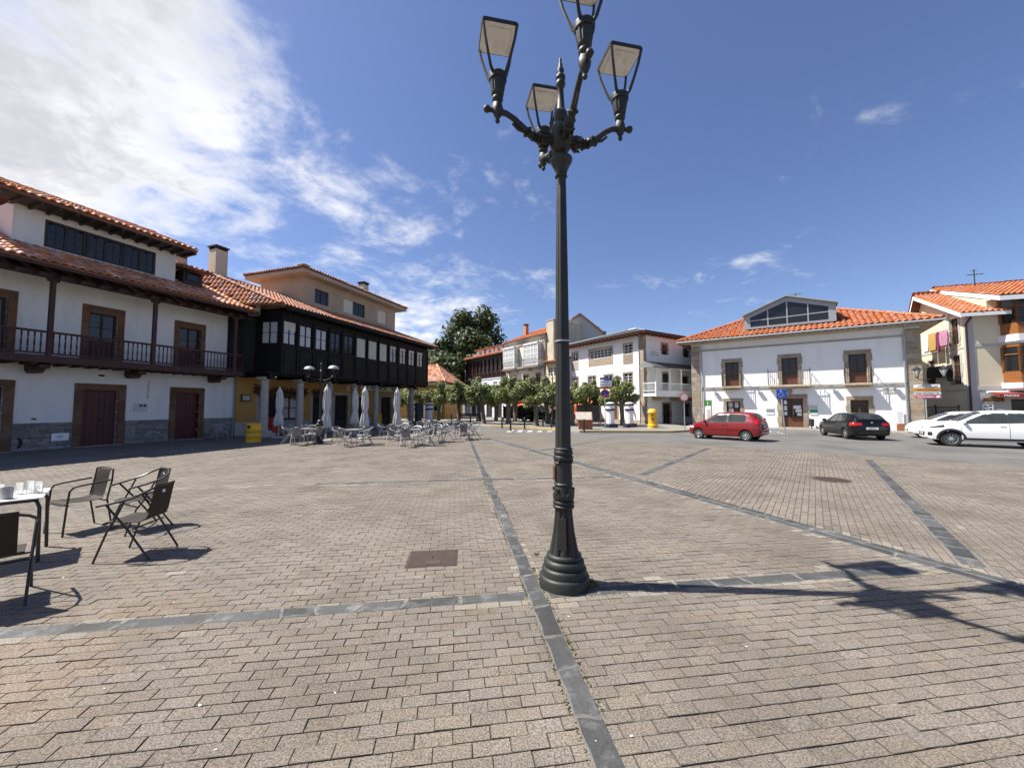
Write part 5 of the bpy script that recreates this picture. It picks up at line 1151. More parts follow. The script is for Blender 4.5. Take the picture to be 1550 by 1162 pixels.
def far_houses():
    y = thing('yellow_cottage', 'low yellow house with weathered tile roof behind the cafe trees', 'house', (-9.8, 45.5, 0), rot_of(100))
    hw = [(.6, 1.5, .9, 2.2), (-1.6, -.6, 0, 2.3), (-5.0, -4.0, .9, 2.2)]
    w = MB(); facade(w, -8, 2.0, -.05, 4.2, hw, 0, .2); w.box(-8, -7.97, .001, 7, -.05, 4.2); w.box(1.97, 2.0, .001, 7, -.05, 4.2); obj('wall', w, M['ochre'], y)
    for a, b, c, d in hw: window(y, a, b, c, d, .08, 2, 2, 1, 'greybrown', 'glass', .06, .04, each=False); surround(y, a, b, c, d, .14, 'signwhite', .02, nb=2)
    q = MB(); q.box(-8.1, 2.1, -.25, -.001, 4.05, 4.35); obj('cornice', q, M['signwhite'], y)
    roof(y, [(-8.3, -.5), (2.2, -.5), (2.2, 7.5), (-8.3, 7.5)], {0: .62, 1: .95, 2: .62, 3: .62}, 4.4, 'tile_old', (.28, .38), .07, edges=[0, 1, 2, 3], limit=150)
    # cream apartment house on the right edge
    H = thing('bay_house', 'pale yellow apartment house with amber wooden bays and orange roofs on the right edge', 'house', (29.7, 25.0, 0), rot_of(110)); TS = Matrix(((0, 1, 0, 0), (-1, 0, 0, 0), (0, 0, 1, 0), (0, 0, 0, 1)))  # side wall frame: x' runs towards the street
    side = [(-1.50, -.72, 5.75, 7.75), (-1.50, -.72, 3.05, 5.0), (-3.9, -3.2, 3.6, 4.9)]
    fh = [(1.85, 3.4, .0, 2.02), (3.9, 6.4, .5, 2.02)]
    w = MB(); facade(w, 0, 9.5, -.05, 2.66, fh, 0, .2); obj('ground_wall', w, M['greywash'], H)
    w = MB(); facade(w, 0, 9.5, 2.66, 7.5, [(1.7, 5.0, 3.1, 5.3), (1.7, 5.0, 6.1, 7.5)], 0, .2); w.box(1.0, 9.5, .02, .2, 7.5, 8.6); w.T = TS; facade(w, -4.85, -.002, 2.66, 7.5, [s for s in side], 0, .2); w.T = None
    w.add([(.0, .0, 7.5), (0, 4.10, 9.85), (0, 4.85, 8.4), (0, 4.85, 7.5)], [(0, 3, 2, 1)]); w.add([(1.05, -.0, 7.0), (1.05, 0, 8.78), (1.05, 5.1, 10.5), (1.05, 5.8, 9.2), (1.05, 5.8, 7)], [(0, 1, 2, 3, 4)]); w.box(9.47, 9.5, .3, 8.6, 0, 8.8)
    obj('upper_wall', w, M['paleyellow'], H)
    g2 = MB(TS); facade(g2, -4.85, -.002, -.05, 2.66, (), 0, .2); obj('side_base_wall', g2, M['paleyellow'], H)
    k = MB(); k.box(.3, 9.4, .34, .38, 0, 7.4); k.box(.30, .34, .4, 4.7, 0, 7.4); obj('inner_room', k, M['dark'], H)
    q = MB(); q.box(-.03, .30, -.035, -.001, -.05, 7.4); q.box(-.03, 9.5, -.03, -.001, 2.62, 2.86); q.box(.30, 1.5, -.028, -.001, 5.42, 5.60); q.T = TS; q.box(-.30, .03, -.03, -.001, -.05, 7.4); q.box(-4.85, -.3, -.025, -.001, 2.56, 2.72); q.box(-4.85, -.3, -.025, -.001, 5.38, 5.52)
    for a, b, c, d in side: q.box(a - .14, a, -.03, -.001, c - .1, d + .14); q.box(b, b + .14, -.03, -.001, c - .1, d + .14); q.box(a, b, -.03, -.001, d, d + .14)
    obj('grey_trim', q, M['greywash'], H)
    for i, (a, b, c, d) in enumerate(side): window(H, a, b, c, d, .1, 2, 2 if i < 2 else 1, 1, 'brownwood', 'glass', .06, .04, T=TS, each=False)
    for z0 in (5.75, 3.05): rails(H, 'window_railing', -1.55, -.67, -.12, z0, z0 + .85, .11, 'iron', .008, T=TS, top=(.03, .03))
    for fi, (z0, z1, zb) in enumerate(((3.05, 5.42, 2.58), (6.06, 8.40, 5.49))):      # wooden bays
        x0, x1, dp = 1.58, 5.2, .75
        P = [(x0, -.02), (x0 + .35, -dp), (x1 - .35, -dp), (x1, -.02)]
        s = MB(); s.prism([(x0 - .12, .0), (x0 + .28, -dp - .12), (x1 - .28, -dp - .12), (x1 + .12, .0)], zb + .12, z0 - .02); s.prism([(x0 + .05, 0), (x0 + .40, -dp), (x1 - .4, -dp), (x1 - .05, 0)], zb - .02, zb + .115); obj('bay_slab', s, M['signwhite'], H)
        b = MB(); b.prism(P, z0, z0 + .70); b.prism(P, z1 - .14, z1)
        for p, qq in zip(P[:-1], P[1:]):
            n = 1 if abs(p[0] - qq[0]) < .6 else 3
            for i in range(n + 1):
                x, yv = p[0] + (qq[0] - p[0]) * i / n, p[1] + (qq[1] - p[1]) * i / n; b.cbox(x - .06, x + .06, yv - .06, yv + .06, z0 + .70, z1 - .14, .008)
            b.tube([(p[0], p[1], z1 - .62), (qq[0], qq[1], z1 - .62)], .035, 4)
        o = obj('wooden_bay', b, M['amberwood'], H); pn = MB(); q2 = [(x * .985 + .03, yv + .05) for x, yv in P]
        for p, qq in zip(q2[:-1], q2[1:]): pn.add([(p[0], p[1], z0 + .7), (qq[0], qq[1], z0 + .7), (qq[0], qq[1], z1 - .14), (p[0], p[1], z1 - .14)], [(0, 1, 2, 3)])
        obj('pane', pn, M['glass'], o); cu = MB(); 
        for i in range(3):
            for jj in range(8): x = x0 + .55 + i * .95 + jj * .05; cu.box(x, x + .035, -dp + .10 + .02 * (jj % 2), -dp + .13 + .02 * (jj % 2), z0 + .72, z1 - .7)
        obj('curtain', cu, M['signwhite'], o)
        rails(H, 'bay_railing', x0 + .30, x1 - .30, -dp - .13, z0 + .60, z0 + 1.02, .14, 'iron', .007, top=(.03, .02)); 
    roof(H, [(-.55, -.55), (1.80, -.55), (1.80, 5.3), (-.55, 5.3)], {0: .50, 2: 2.0}, 7.60, 'tile_new', (.27, .36), .07, edges=[0, 2], limit=200)
    q = MB(); q.add([(-.57, -.60, 7.28), (-.57, 4.13, 9.64), (-.57, 4.13, 9.92), (-.57, -.60, 7.56), (-.40, -.60, 7.28), (-.40, 4.13, 9.64)], [(0, 1, 2, 3), (4, 5, 1, 0)]); q.add([(-.57, 4.13, 9.64), (-.57, 5.3, 7.3), (-.57, 5.3, 7.6), (-.57, 4.13, 9.92)], [(0, 1, 2, 3)]); q.box(-.57, 1.80, -.60, -.50, 7.34, 7.56); q.box(-.4, 1.75, -.5, 0, 7.42, 7.46); obj('verge_board', q, M['signwhite'], H)
    roof(H, [(1.02, -1.0), (10, -1.0), (10, 6.2), (1.02, 6.2)], {0: .34, 2: 2.0}, 8.5, 'tile_new', (.27, .36), .07, edges=[0, 2], limit=200, name='upper_roof')
    q = MB(); q.add([(1.0, -1.02, 8.16), (1.0, 5.15, 10.28), (1.0, 5.15, 10.56), (1.0, -1.02, 8.44)], [(0, 1, 2, 3)]); q.add([(1.0, 6.2, 8.16), (1.0, 5.15, 10.28), (1.0, 5.15, 10.56), (1.0, 6.2, 8.44)], [(0, 1, 2, 3)]); q.box(1.0, 9.9, -1.0, 0, 8.36, 8.42); q.box(1.0, 9.9, -1.06, -1.0, 8.14, 8.42); obj('upper_verge_board', q, M['signwhite'], H)
    q = MB(); q.tube([(.05, -.45, 7.5), (.05, -.2, 7.2), (-.08, -.08, 6.9), (-.08, -.08, 0)], .06, 8); obj('drainpipe', q, M['brownpipe'], H, smooth=True)
    an = MB(); an.tube([(3.2, 4.5, 10.1), (3.2, 4.5, 11.7)], .03, 6); an.tube([(2.8, 4.5, 11.3), (3.7, 4.5, 11.3)], .02, 5)
    for i in range(5): an.tube([(2.85 + i * .2, 4.3, 11.3), (2.85 + i * .2, 4.7, 11.3)], .012, 5)
    an.tube([(3.0, 4.5, 11.6), (3.4, 4.5, 11.6)], .015, 5); obj('roof_aerial', an, M['iron'], H)
    # shop front
    sh = window(H, 1.87, 3.38, .02, 2.0, .12, 2, 1, 1, 'greybrown', 'glass', .06, .04, each=False, name='shop_door', low=.3); window(H, 3.92, 6.38, .52, 2.0, .12, 2, 1, 1, 'greybrown', 'glass', .06, .04, each=False, name='shop_window')
    a = MB(); a.box(.78, 6.4, -.95, -.90, 2.10, 2.34); a.add([(.78, -.95, 2.34), (6.4, -.95, 2.34), (6.4, -.04, 2.50), (.78, -.04, 2.50)], [(0, 1, 2, 3)]); a.add([(.78, -.95, 2.10), (.78, -.95, 2.34), (.78, -.04, 2.5)], [(0, 1, 2)]); aw = obj('awning', a, M['awning'], H)
    text(aw, 'lettering', 'PRENSA', .17, M['signwhite'], Matrix.Translation((1.30, -.953, 2.22)), .004, bold=True, sx=1.15); text(aw, 'lettering', 'ESTANCO', .24, M['signwhite'], Matrix.Translation((2.85, -.953, 2.22)), .004, bold=True, sx=1.1)
    b = MB(); b.tube([(.70, -.12, 2.47), (6.4, -.12, 2.47)], .07, 10); obj('awning_roll', b, M['signwhite'], aw)
    T0 = Matrix.Translation((29.7, 25, 0)) @ Matrix.Rotation(rot_of(110), 4, 'Z')
    t = thing('shop_board', 'small brown wooden board under the red awning of the newsagent', 'sign', T0 @ Vector((1.0, -.05, 1.86)), rot_of(110)); b = MB(); b.cbox(-.50, .50, -.04, 0, 0, .24, .03); obj('board', b, M['brownwood'], t); text(t, 'lettering', 'LOTERIAS', .13, M['signorange'], Matrix.Translation((0, -.043, .12)), .003)
    t = thing('poster', 'white poster with dark pictures on the grey wall below the brown board', 'poster', T0 @ Vector((.72, -.04, 1.15)), rot_of(110)); b = MB(); b.box(-.27, .27, -.012, 0, 0, .56); obj('paper', b, M['signwhite'], t); b = MB()
    for a_ in ((-.2, 0.02, .38, .44), (.05, .2, .4, .5), (-.22, -.12, .08, .25), (-.02, .12, .06, .12), (.08, .2, .2, .3)): b.box(a_[0], a_[1], -.016, -.013, a_[2], a_[3])
    obj('print', b, M['print'], t)
    # washing on two lines, iron fence by the side wall
    def washing(lb, zl, cols, y0, wd):
        t = thing('washing_line', lb, 'washing', T0 @ Vector((0, 0, 0)), rot_of(110), 'washing lines on the apartment house'); b = MB()
        for yy in (.45, 4.0): b.tube([(-.01, yy, zl), (-.62, yy, zl)], .015, 5)
        b.tube([(-.55, .45, zl), (-.55, 4.0, zl)], .006, 4); obj('line', b, M['galv'], t); y = y0
        for nm, m, w_, h_, ln in cols:
            f = MB(); nn = 8
            for side_ in (-.03, .03):
                g = [(-.55 + side_ * (k > 0) + .02 * math.sin(i * 1.9 + k), y + w_ * i / nn, zl - h_ * k / 4 * (1 if side_ > 0 else .9)) for k in range(5) for i in range(nn + 1)]
                f.add(g, [(k * (nn + 1) + i, k * (nn + 1) + i + 1, (k + 1) * (nn + 1) + i + 1, (k + 1) * (nn + 1) + i) for k in range(4) for i in range(nn)])
            o = obj(nm, f, m, None, smooth=True, loc=(29.7, 25, 0), rz=rot_of(110)); tag(o, ln, nm.replace('_', ' ')); y += w_ + .06
    pk = mat('pink_cloth', (.42, .19, .28), .9, .1, 6); mr = mat('maroon_cloth', (.15, .02, .05), .9, .1, 6); ye = mat('mustard_cloth', (.42, .27, .08), .9, .1, 6); wh = mat('white_cloth', (.72, .70, .70), .9, .1, 6); bk = mat('black_cloth', (.012, .012, .014), .9, .1, 6)
    washing('thin washing line with towels high on the side wall of the apartment house', 6.75, [('towel', pk, .75, 1.15, 'pink towel hanging nearest the street on the upper washing line'), ('towel', mr, .30, 1.45, 'dark maroon cloth hanging beside the pink towel'), ('towel', ye, .75, 1.35, 'mustard yellow towel hanging on the upper washing line'), ('towel', wh, .55, 1.35, 'white towel hanging at the far end of the upper washing line')], .75, .5)
    washing('thin washing line with dark clothes low on the side wall of the apartment house', 4.35, [('garment', bk, .5, 1.1, 'black garment hanging nearest the street on the lower washing line'), ('garment', wh, .3, .8, 'white garment hanging between black clothes on the lower washing line'), ('garment', bk, .7, .8, 'short black garment in the middle of the lower washing line'), ('garment', bk, .8, 1.15, 'long black garment hanging at the far end of the lower washing line')], .55, .5)
    t = thing('iron_fence', 'black iron fence in front of the apartment house side wall', 'fence', T0 @ Vector((-.75, 0, 0)), rot_of(110)); TF = Matrix.Rotation(rad(90), 4, 'Z'); rails(t, 'fence_rail', -.2, 6.5, 0, .1, 1.55, .16, 'iron', .012, T=TF, top=(.03, .04))
    q = MB(TF); 
    for x in (-.2, 2.0, 4.2, 6.4): q.box(x - .03, x + .03, -.03, .03, 0, 1.68)
    obj('post', q, M['iron'], t)
far_houses()
# ------------------------------------------------------------------ trees
def leaves_mesh(name, clumps, n, size, m, seed, up=.35, shell=.55):
    g = np.random.default_rng(seed); k = len(clumps); vol = np.array([c[3] * c[4] for c in clumps]); pr = vol / vol.sum(); idx = g.choice(k, n, p=pr); C = np.array([c[:3] for c in clumps])[idx]; R = np.array([[c[3], c[3], c[4]] for c in clumps])[idx]
    d = g.normal(size=(n, 3)); d /= np.linalg.norm(d, axis=1)[:, None]; r = shell + (1 - shell) * g.random(n) ** .6; r *= 1 + .10 * g.normal(size=n)
    P = C + d * R * r[:, None]; nrm = d + g.normal(size=(n, 3)) * .55; nrm[:, 2] += up; nrm /= np.linalg.norm(nrm, axis=1)[:, None]
    a = np.cross(nrm, g.normal(size=(n, 3))); a /= np.linalg.norm(a, axis=1)[:, None]; b = np.cross(nrm, a); s = size * (.6 + .8 * g.random(n))[:, None]
    tip = P + a * s; base = P - a * s; l = P + b * s * .62 - nrm * s * .18; rr = P - b * s * .62 - nrm * s * .18
    V = np.stack([base, l, tip, rr], 1).reshape(-1, 3); F = [(4 * i, 4 * i + 1, 4 * i + 2, 4 * i + 3) for i in range(n)]
    return mesh_from(name, V.tolist(), F, [m], None, False, 35, g.random(n).tolist())
def pollard(seed, hgt, spread, n=5000):
    """pollarded plane: stout trunk, knuckled limbs, dense leaf clumps at their ends"""
    r = random.Random(seed); b = MB(); th = hgt * .43; lean = (r.uniform(-.12, .12), r.uniform(-.12, .12))
    b.tube([(0, 0, -.05), (0, 0, .12), (lean[0] * .3, lean[1] * .3, th * .5), (lean[0], lean[1], th), (lean[0], lean[1], th + .15)], [.30, .22, .185, .21, .16], 10); cl = []; top = (lean[0], lean[1], th + .05); n_l = 6
    for i in range(n_l):
        a = 2 * math.pi * i / n_l + r.uniform(-.3, .3); R = spread * r.uniform(.55, .9); z = hgt * r.uniform(.50, .84); p1 = (top[0] + math.cos(a) * R * .45, top[1] + math.sin(a) * R * .45, th + (z - th) * .55); p2 = (top[0] + math.cos(a) * R, top[1] + math.sin(a) * R, z)
        b.tube([top, p1, p2], [.12, .085, .07], 7); b.lathe([(.03, -.09), (.10, -.03), (.10, .04), (.03, .10)], 7, p2); q = r.uniform(.46, .64) * spread / 1.4
        cl.append((p2[0], p2[1], p2[2] + .10, q, q * .85)); cl.append(((p1[0] + p2[0]) / 2 + r.uniform(-.2, .2), (p1[1] + p2[1]) / 2 + r.uniform(-.2, .2), z + .1 + r.uniform(-.1, .15), q * .8, q * .7)); 
        for k in range(2): cl.append((p2[0] + r.uniform(-.4, .4), p2[1] + r.uniform(-.4, .4), p2[2] + r.uniform(-.3, .45), q * .5, q * .5))
    cl.append((top[0], top[1], hgt * .80, .5 * spread / 1.4, .4))
    for k in range(3):
        a = r.uniform(0, 6.28); q = spread * r.uniform(.2, .75); z = hgt * r.uniform(.85, 1.12); p = (top[0] + q * math.cos(a), top[1] + q * math.sin(a), z); b.tube([top, p], [.07, .03], 6); s = r.uniform(.22, .40); cl.append((*p, s, s)); cl.append((p[0], p[1], z - s * 1.2, s * .8, s * .7))
    return mesh_from('trunk', b.v, b.f, [M['bark']], None, True, 60), leaves_mesh('crown', cl, n, .105, M['leaf'], seed)
POL = [pollard(50 + k, h, s) for k, (h, s) in enumerate(((3.7, 1.5), (3.55, 1.45), (3.9, 1.6), (3.6, 1.7)))]
def put_tree(name, lb, loc, rz, s, tr, cr, group):
    t = thing(name, lb, 'tree', loc, rz, group); t.matrix_basis = place(loc, rz, s); WM[t] = t.matrix_basis
    for nm, me in (('trunk', tr), ('crown', cr)): link(bpy.data.objects.new(nm, me), t)
    return t
tl = [((1.83, 29.3), 0, 1.0, 'pollarded plane tree with the broadest crown, standing at the kerb behind the three middle bollards'), ((-.32, 32.0), 1, 1.05, 'pollarded plane tree just left of the bollard group, behind the zebra crossing'), ((-2.41, 33.0), 2, .98, 'pollarded plane tree right of the dark bench under the blue house'), ((-1.56, 37.8), 3, 1.0, 'pollarded plane tree in the second row in front of the blue house doors'), ((.29, 36.5), 0, 1.12, 'pollarded plane tree in the second row in front of the ivory house'), ((-5.2, 37.8), 1, 1.05, 'pollarded plane tree left of the dark bench, in front of the yellow cottage'), ((-7.5, 39.2), 2, 1.0, 'pollarded plane tree right of the white banded post by the gallery house'), ((-3.3, 39.2), 3, 1.05, 'pollarded plane tree directly behind the dark bench'), ((8.43, 29.6), 2, .93, 'pollarded plane tree between the two white banded posts and the corner house'), ((6.25, 31.6), 1, .95, 'slender pollarded plane tree behind the brown information lectern'), ((4.6, 29.6), 3, 1.0, 'pollarded plane tree hidden partly by the big street lamp pole'), ((-11.2, 42.0), 0, 1.05, 'pollarded plane tree seen under the far end of the black gallery'), ((-9.6, 44.0), 3, 1.0, 'pollarded plane tree against the yellow cottage left of the banded posts'), ((3.0, 32.6), 2, 1.0, 'pollarded plane tree beside the far double lantern')]
for i, ((x, y), k, s, lb) in enumerate(tl): put_tree('pollarded_tree', lb, (x, y, .09), i * 2.17, s * .93, POL[k][0], POL[k][1], 'pollarded trees along the square')
def big_tree(seed, lb, loc, H, W, n, size):
    r = random.Random(seed); b = MB(); b.tube([(0, 0, -.2), (0, 0, H * .2), (.2, .1, H * .45), (.1, 0, H * .75)], [.6, .42, .3, .1], 10); cl = []
    for k in range(70):
        z = H * (.22 + .72 * r.random()); f = (z / H - .22) / .72; rw = W * (.55 + .45 * math.sin(min(1, f * 1.5 + .25) * math.pi * .62)) * (1 - .62 * max(0, f - .35) / .65); a = r.uniform(0, 6.28); q = rw * math.sqrt(r.random()) * .8; s = r.uniform(.16, .30) * W
        cl.append((q * math.cos(a), q * math.sin(a), z, s * .92, s * .74))
        if k % 3 == 0: b.tube([(.1, 0, H * .3 + f * H * .2), (q * math.cos(a) * .6, q * math.sin(a) * .6, z * .93), (q * math.cos(a), q * math.sin(a), z)], [.16, .09, .04], 6)
    tr = mesh_from('trunk', b.v, b.f, [M['bark']], None, True, 60); put_tree('tall_tree', lb, loc, 0, 1, tr, leaves_mesh('crown', cl, n, size, M['leafdark'], seed, shell=.45), 'tall trees behind the houses')
big_tree(5, 'tallest dark green tree rising behind the blue house', (-6.4, 64, 0), 17.4, 9.4, 14000, .33)
big_tree(6, 'broad dark tree left of the tallest one above the yellow cottage', (-11.4, 66, 0), 12.8, 7.0, 8500, .32)
big_tree(8, 'dark tree behind the cottage roof close to the black gallery end', (-17.0, 70, 0), 10.5, 4.4, 3800, .32)
big_tree(7, 'lower dark tree between the cottage and the blue house', (-8.4, 58, 0), 9.0, 5.0, 6500, .26)
# ------------------------------------------------------------------ the big four-armed street lamp
def street_lamp():
    t = thing('street_lamp', 'tall dark cast iron street lamp with four lanterns standing in the middle of the square', 'street lamp', (.469, 3.568, 0), rad(11))
    fl = lambda j, n, z: 1 - .055 * (1 - abs(math.cos(math.pi * j / n * 12)))
    b = MB(); b.lathe([(.222, -.02), (.224, .085), (.215, .098), (.200, .104), (.200, .150), (.192, .165), (.176, .172), (.182, .195), (.178, .222), (.160, .236), (.150, .240), (.158, .256), (.152, .275), (.138, .285)], 48); obj('base', b, M['lamp'], t, smooth=True, sharp=50)
    def fl2(j, n, z): c = abs(math.cos(math.pi * j / n * 10)); return 1 - .15 * (1 - c ** .6)
    b = MB(); b.lathe([(.138, .283), (.128, .32), (.112, .40), (.098, .48), (.089, .56), (.083, .62), (.080, .675)], 80, ripple=fl2); o = obj('pedestal', b, M['lamp'], t, smooth=True, sharp=50)
    p = MB(); p.T = Matrix.Rotation(rad(-118), 4, 'Z'); p.add([(.094, -.034, .60), (.094, .034, .60), (.122, .042, .34), (.122, -.042, .34), (.078, -.034, .60), (.078, .034, .60), (.100, .042, .34), (.100, -.042, .34)], [(3, 2, 1, 0), (0, 1, 5, 4), (1, 2, 6, 5), (2, 3, 7, 6), (3, 0, 4, 7)])
    obj('service_door', p, M['lamp'], o)
    b = MB(); b.lathe([(.080, .67), (.096, .685), (.098, .70), (.088, .71), (.096, .722), (.096, .738), (.084, .75)], 40); obj('collar', b, M['lamp'], t, smooth=True, sharp=50)
    b = MB(); b.lathe([(.084, .75), (.097, .765), (.094, .80), (.082, .845), (.085, .862), (.080, .87)], 40)
    for k in range(5):
        a = 2 * math.pi * k / 5
        for sg in (-1, 1):
            pts = [((.083 + .012 * s_) * math.cos(a + sg * (.30 - .28 * s_ + .12 * math.sin(s_ * 6))), (.083 + .012 * s_) * math.sin(a + sg * (.30 - .28 * s_ + .12 * math.sin(s_ * 6))), .765 + .09 * s_) for s_ in [i / 7 for i in range(8)]]
            b.tube(pts, .0115, 6)
    obj('leaf_cup', b, M['lamp'], t, smooth=True, sharp=50)
    b = MB(); b.lathe([(.080, .87), (.081, .90), (.078, 1.06), (.079, 1.09)], 12)
    for z in (.895, 1.085): b.lathe([(.078, z - .012), (.088, z), (.078, z + .012)], 40)
    for k in range(4):
        a = rad(45 + 90 * k); b.lathe([(.0, 1.115 - .03), (.016, 1.115 - .02), (.018, 1.115), (.010, 1.13)], 8, (.080 * math.cos(a), .080 * math.sin(a), 0))
    obj('drum', b, M['lamp'], t, smooth=True, sharp=40)
    pl = MB(); pl.T = Matrix.Rotation(rad(178), 4, 'Z'); pl.cbox(.074, .092, -.026, .026, .93, 1.06, .003)
    for i in range(4): pl.box(.0925, .0945, -.018, .018, .945 + i * .028, .955 + i * .028)
    obj('rusty_plate', pl, M['rust'], t)
    b = MB(); b.lathe([(.078, 1.10), (.090, 1.12), (.090, 1.14), (.080, 1.15), (.088, 1.165), (.088, 1.185), (.080, 1.195), (.086, 1.21), (.070, 1.225)], 40); obj('collar', b, M['lamp'], t, smooth=True, sharp=50)
    def fl3(j, n, z): c = abs(math.cos(math.pi * j / n * 9)); return 1 - .085 * (1 - c ** .6)
    b = MB(); b.lathe([(.072, 1.22), (.070, 1.6), (.064, 2.2), (.057, 2.9), (.049, 3.5), (.045, 3.77)], 72, ripple=fl3); obj('shaft', b, M['lamp'], t, smooth=True, sharp=55)
    b = MB(); b.lathe([(.0715, 2.19), (.0715, 2.205)], 24); b.tube([(.06, 0, 2.2), (.11, .01, 2.215), (.14, .015, 2.21)], .004, 5); obj('cable_tie', b, M['galv'], t)
    b = MB(); b.lathe([(.046, 3.76), (.060, 3.775), (.050, 3.79), (.062, 3.84), (.085, 3.89), (.105, 3.925), (.108, 3.945), (.096, 3.96), (.075, 3.975), (.055, 3.99), (.045, 4.02)], 28); obj('capital', b, M['lamp'], t, smooth=True, sharp=50)
    b = MB(); b.lathe([(.045, 4.0), (.075, 4.04), (.105, 4.09), (.118, 4.15), (.112, 4.21), (.088, 4.265), (.055, 4.30), (.05, 4.33)], 26, ripple=lambda j, n, z: 1 + .07 * math.cos(8 * 2 * math.pi * j / n) * math.sin((z - 4.0) * 22)); obj('hub', b, M['lamp'], t, smooth=True, sharp=60)
    b = MB(); b.lathe([(.045, 4.31), (.062, 4.34), (.066, 4.39), (.055, 4.42), (.040, 4.44), (.033, 4.55), (.028, 4.66), (.040, 4.675), (.048, 4.70), (.042, 4.725), (.034, 4.735), (.047, 4.755), (.047, 4.775), (.030, 4.79), (.026, 4.81), (.036, 4.835), (.030, 4.855), (.018, 4.87), (.022, 4.89), (.016, 4.91), (.012, 4.925), (.016, 4.94), (.010, 4.96), (.001, 4.975)], 20); obj('finial', b, M['lamp'], t, smooth=True, sharp=50)
    RA = .615
    for k in range(4):
        T = Matrix.Rotation(rad(90 * k), 4, 'Z'); a = MB(T)
        a.tube([(.09, 0, 4.14), (.15, 0, 4.115), (.20, 0, 4.12)], [.05, .040, .036], 10); 
        for xx, rr in ((.215, .058), (.245, .048), (.275, .05)):
            a.tube([(xx - .016, 0, 4.118 + (xx - .2) * .25), (xx, 0, 4.122 + (xx - .2) * .25), (xx + .016, 0, 4.126 + (xx - .2) * .25)], [rr * .7, rr, rr * .7], 10)
        a.tube([(.20, 0, 4.12), (.29, 0, 4.145), (.37, 0, 4.21), (.45, 0, 4.28), (.53, 0, 4.325), (RA, 0, 4.335)], [.034, .036, .030, .027, .026, .030], 10)
        a.tube([(.31, 0, 4.155), (.33, 0, 4.175), (.345, 0, 4.187)], [.03, .056, .036], 10)
        for q in range(6):                                     # acanthus leaves curling off the arm and hub
            an = q * math.pi / 3; cy, cz = math.cos(an), math.sin(an)
            a.tube([(.115, cy * .045, 4.13 + cz * .045), (.15, cy * .060, 4.118 + cz * .060), (.185, cy * .056, 4.12 + cz * .056), (.20, cy * .070, 4.122 + cz * .070)], [.012, .017, .012, .005], 5)
        a.tube([(.36, 0, 4.17), (.42, 0, 4.19), (.47, 0, 4.235), (.455, 0, 4.265), (.43, 0, 4.25)], [.012, .014, .012, .010, .008], 6)
        a.tube([(RA + .01, 0, 4.335), (RA + .07, 0, 4.34), (RA + .085, 0, 4.345), (RA + .115, 0, 4.345), (RA + .13, 0, 4.345)], [.02, .02, .033, .033, .012], 8)
        arm = obj('arm', a, M['lamp'], t, smooth=True, sharp=55)
        c = MB(T); c.lathe([(.004, 4.215), (.016, 4.225), (.022, 4.245), (.014, 4.262), (.030, 4.285), (.046, 4.33), (.050, 4.37), (.040, 4.405), (.034, 4.43)], 14, (RA, 0, 0), ripple=lambda j, n, z: 1 + .10 * math.cos(2 * math.pi * j / n * 4)); obj('acorn_drop', c, M['lamp'], arm, smooth=True, sharp=60)
        c = MB(T); c.lathe([(.034, 4.42), (.050, 4.44), (.052, 4.46), (.042, 4.475), (.056, 4.49), (.060, 4.51)], 20, (RA, 0, 0)); c.lathe([(.056, 4.505), (.068, 4.56), (.078, 4.63)], 40, (RA, 0, 0), ripple=lambda j, n, z: 1 - .13 * (1 - abs(math.cos(math.pi * j / n * 12)))); c.lathe([(.082, 4.625), (.086, 4.64), (.082, 4.655), (.088, 4.67), (.082, 4.685), (.070, 4.69)], 20, (RA, 0, 0)); obj('cup', c, M['lamp'], arm, smooth=True, sharp=50)
        H = .165; zt = 5.06
        for i in range(4):
            aa = rad(45 + 90 * i); cx, cy = math.cos(aa), math.sin(aa); bar = MB(T)
            P = [(RA + cx * .070, cy * .070, 4.665), (RA + cx * .105, cy * .105, 4.70), (RA + cx * .145, cy * .145, 4.80), (RA + cx * .19, cy * .19, 4.93), (RA + cx * .222, cy * .222, zt)]
            bar.tube(P, [.017, .015, .0135, .013, .013], 6); obj('cage_bar', bar, M['lamp'], arm, smooth=True)
        def rsq(s, rr, z, n=5): return [(RA + sx * (s - rr) + rr * math.cos(a0 + q * math.pi / 2 / n), sy * (s - rr) + rr * math.sin(a0 + q * math.pi / 2 / n), z) for (sx, sy, a0) in ((1, 1, 0), (-1, 1, math.pi / 2), (-1, -1, math.pi), (1, -1, 1.5 * math.pi)) for q in range(n + 1)]
        h = MB(T); R1, R2, R3 = rsq(H, .03, zt - .018), rsq(H + .004, .03, zt + .012), rsq(H * .55, .03, zt + .075); n = len(R1); h.add(R1 + R2 + R3, [(i, (i + 1) % n, n + (i + 1) % n, n + i) for i in range(n)] + [(n + i, n + (i + 1) % n, 2 * n + (i + 1) % n, 2 * n + i) for i in range(n)] + [tuple(range(2 * n, 3 * n))]); h.lathe([(.05, zt + .07), (.055, zt + .085), (.045, zt + .12), (.02, zt + .14), (.001, zt + .145)], 14, (RA, 0, 0)); hd = obj('lantern_hood', h, M['lamp'], arm, smooth=True, sharp=40)
        u = MB(T); u.add(rsq(H - .006, .03, zt - .0185), [tuple(reversed(range(n)))]); u.cur = 0
        d = rsq(H * .70, .03, zt - .022); d2 = rsq(H * .66, .03, zt - .0275); u.add(d + d2, [((i + 1) % n, i, n + i, n + (i + 1) % n) for i in range(n)] + [tuple(reversed(range(n, 2 * n)))])
        for sx in (-1, 0, 1):
            for sy in (-1, 0, 1):
                if sx or sy: u.lathe([(.004, zt - .023), (.004, zt - .018)], 6, (RA + sx * H * .84, sy * H * .84, 0))
        obj('diffuser', u, M['lamp_under'], arm)
street_lamp()

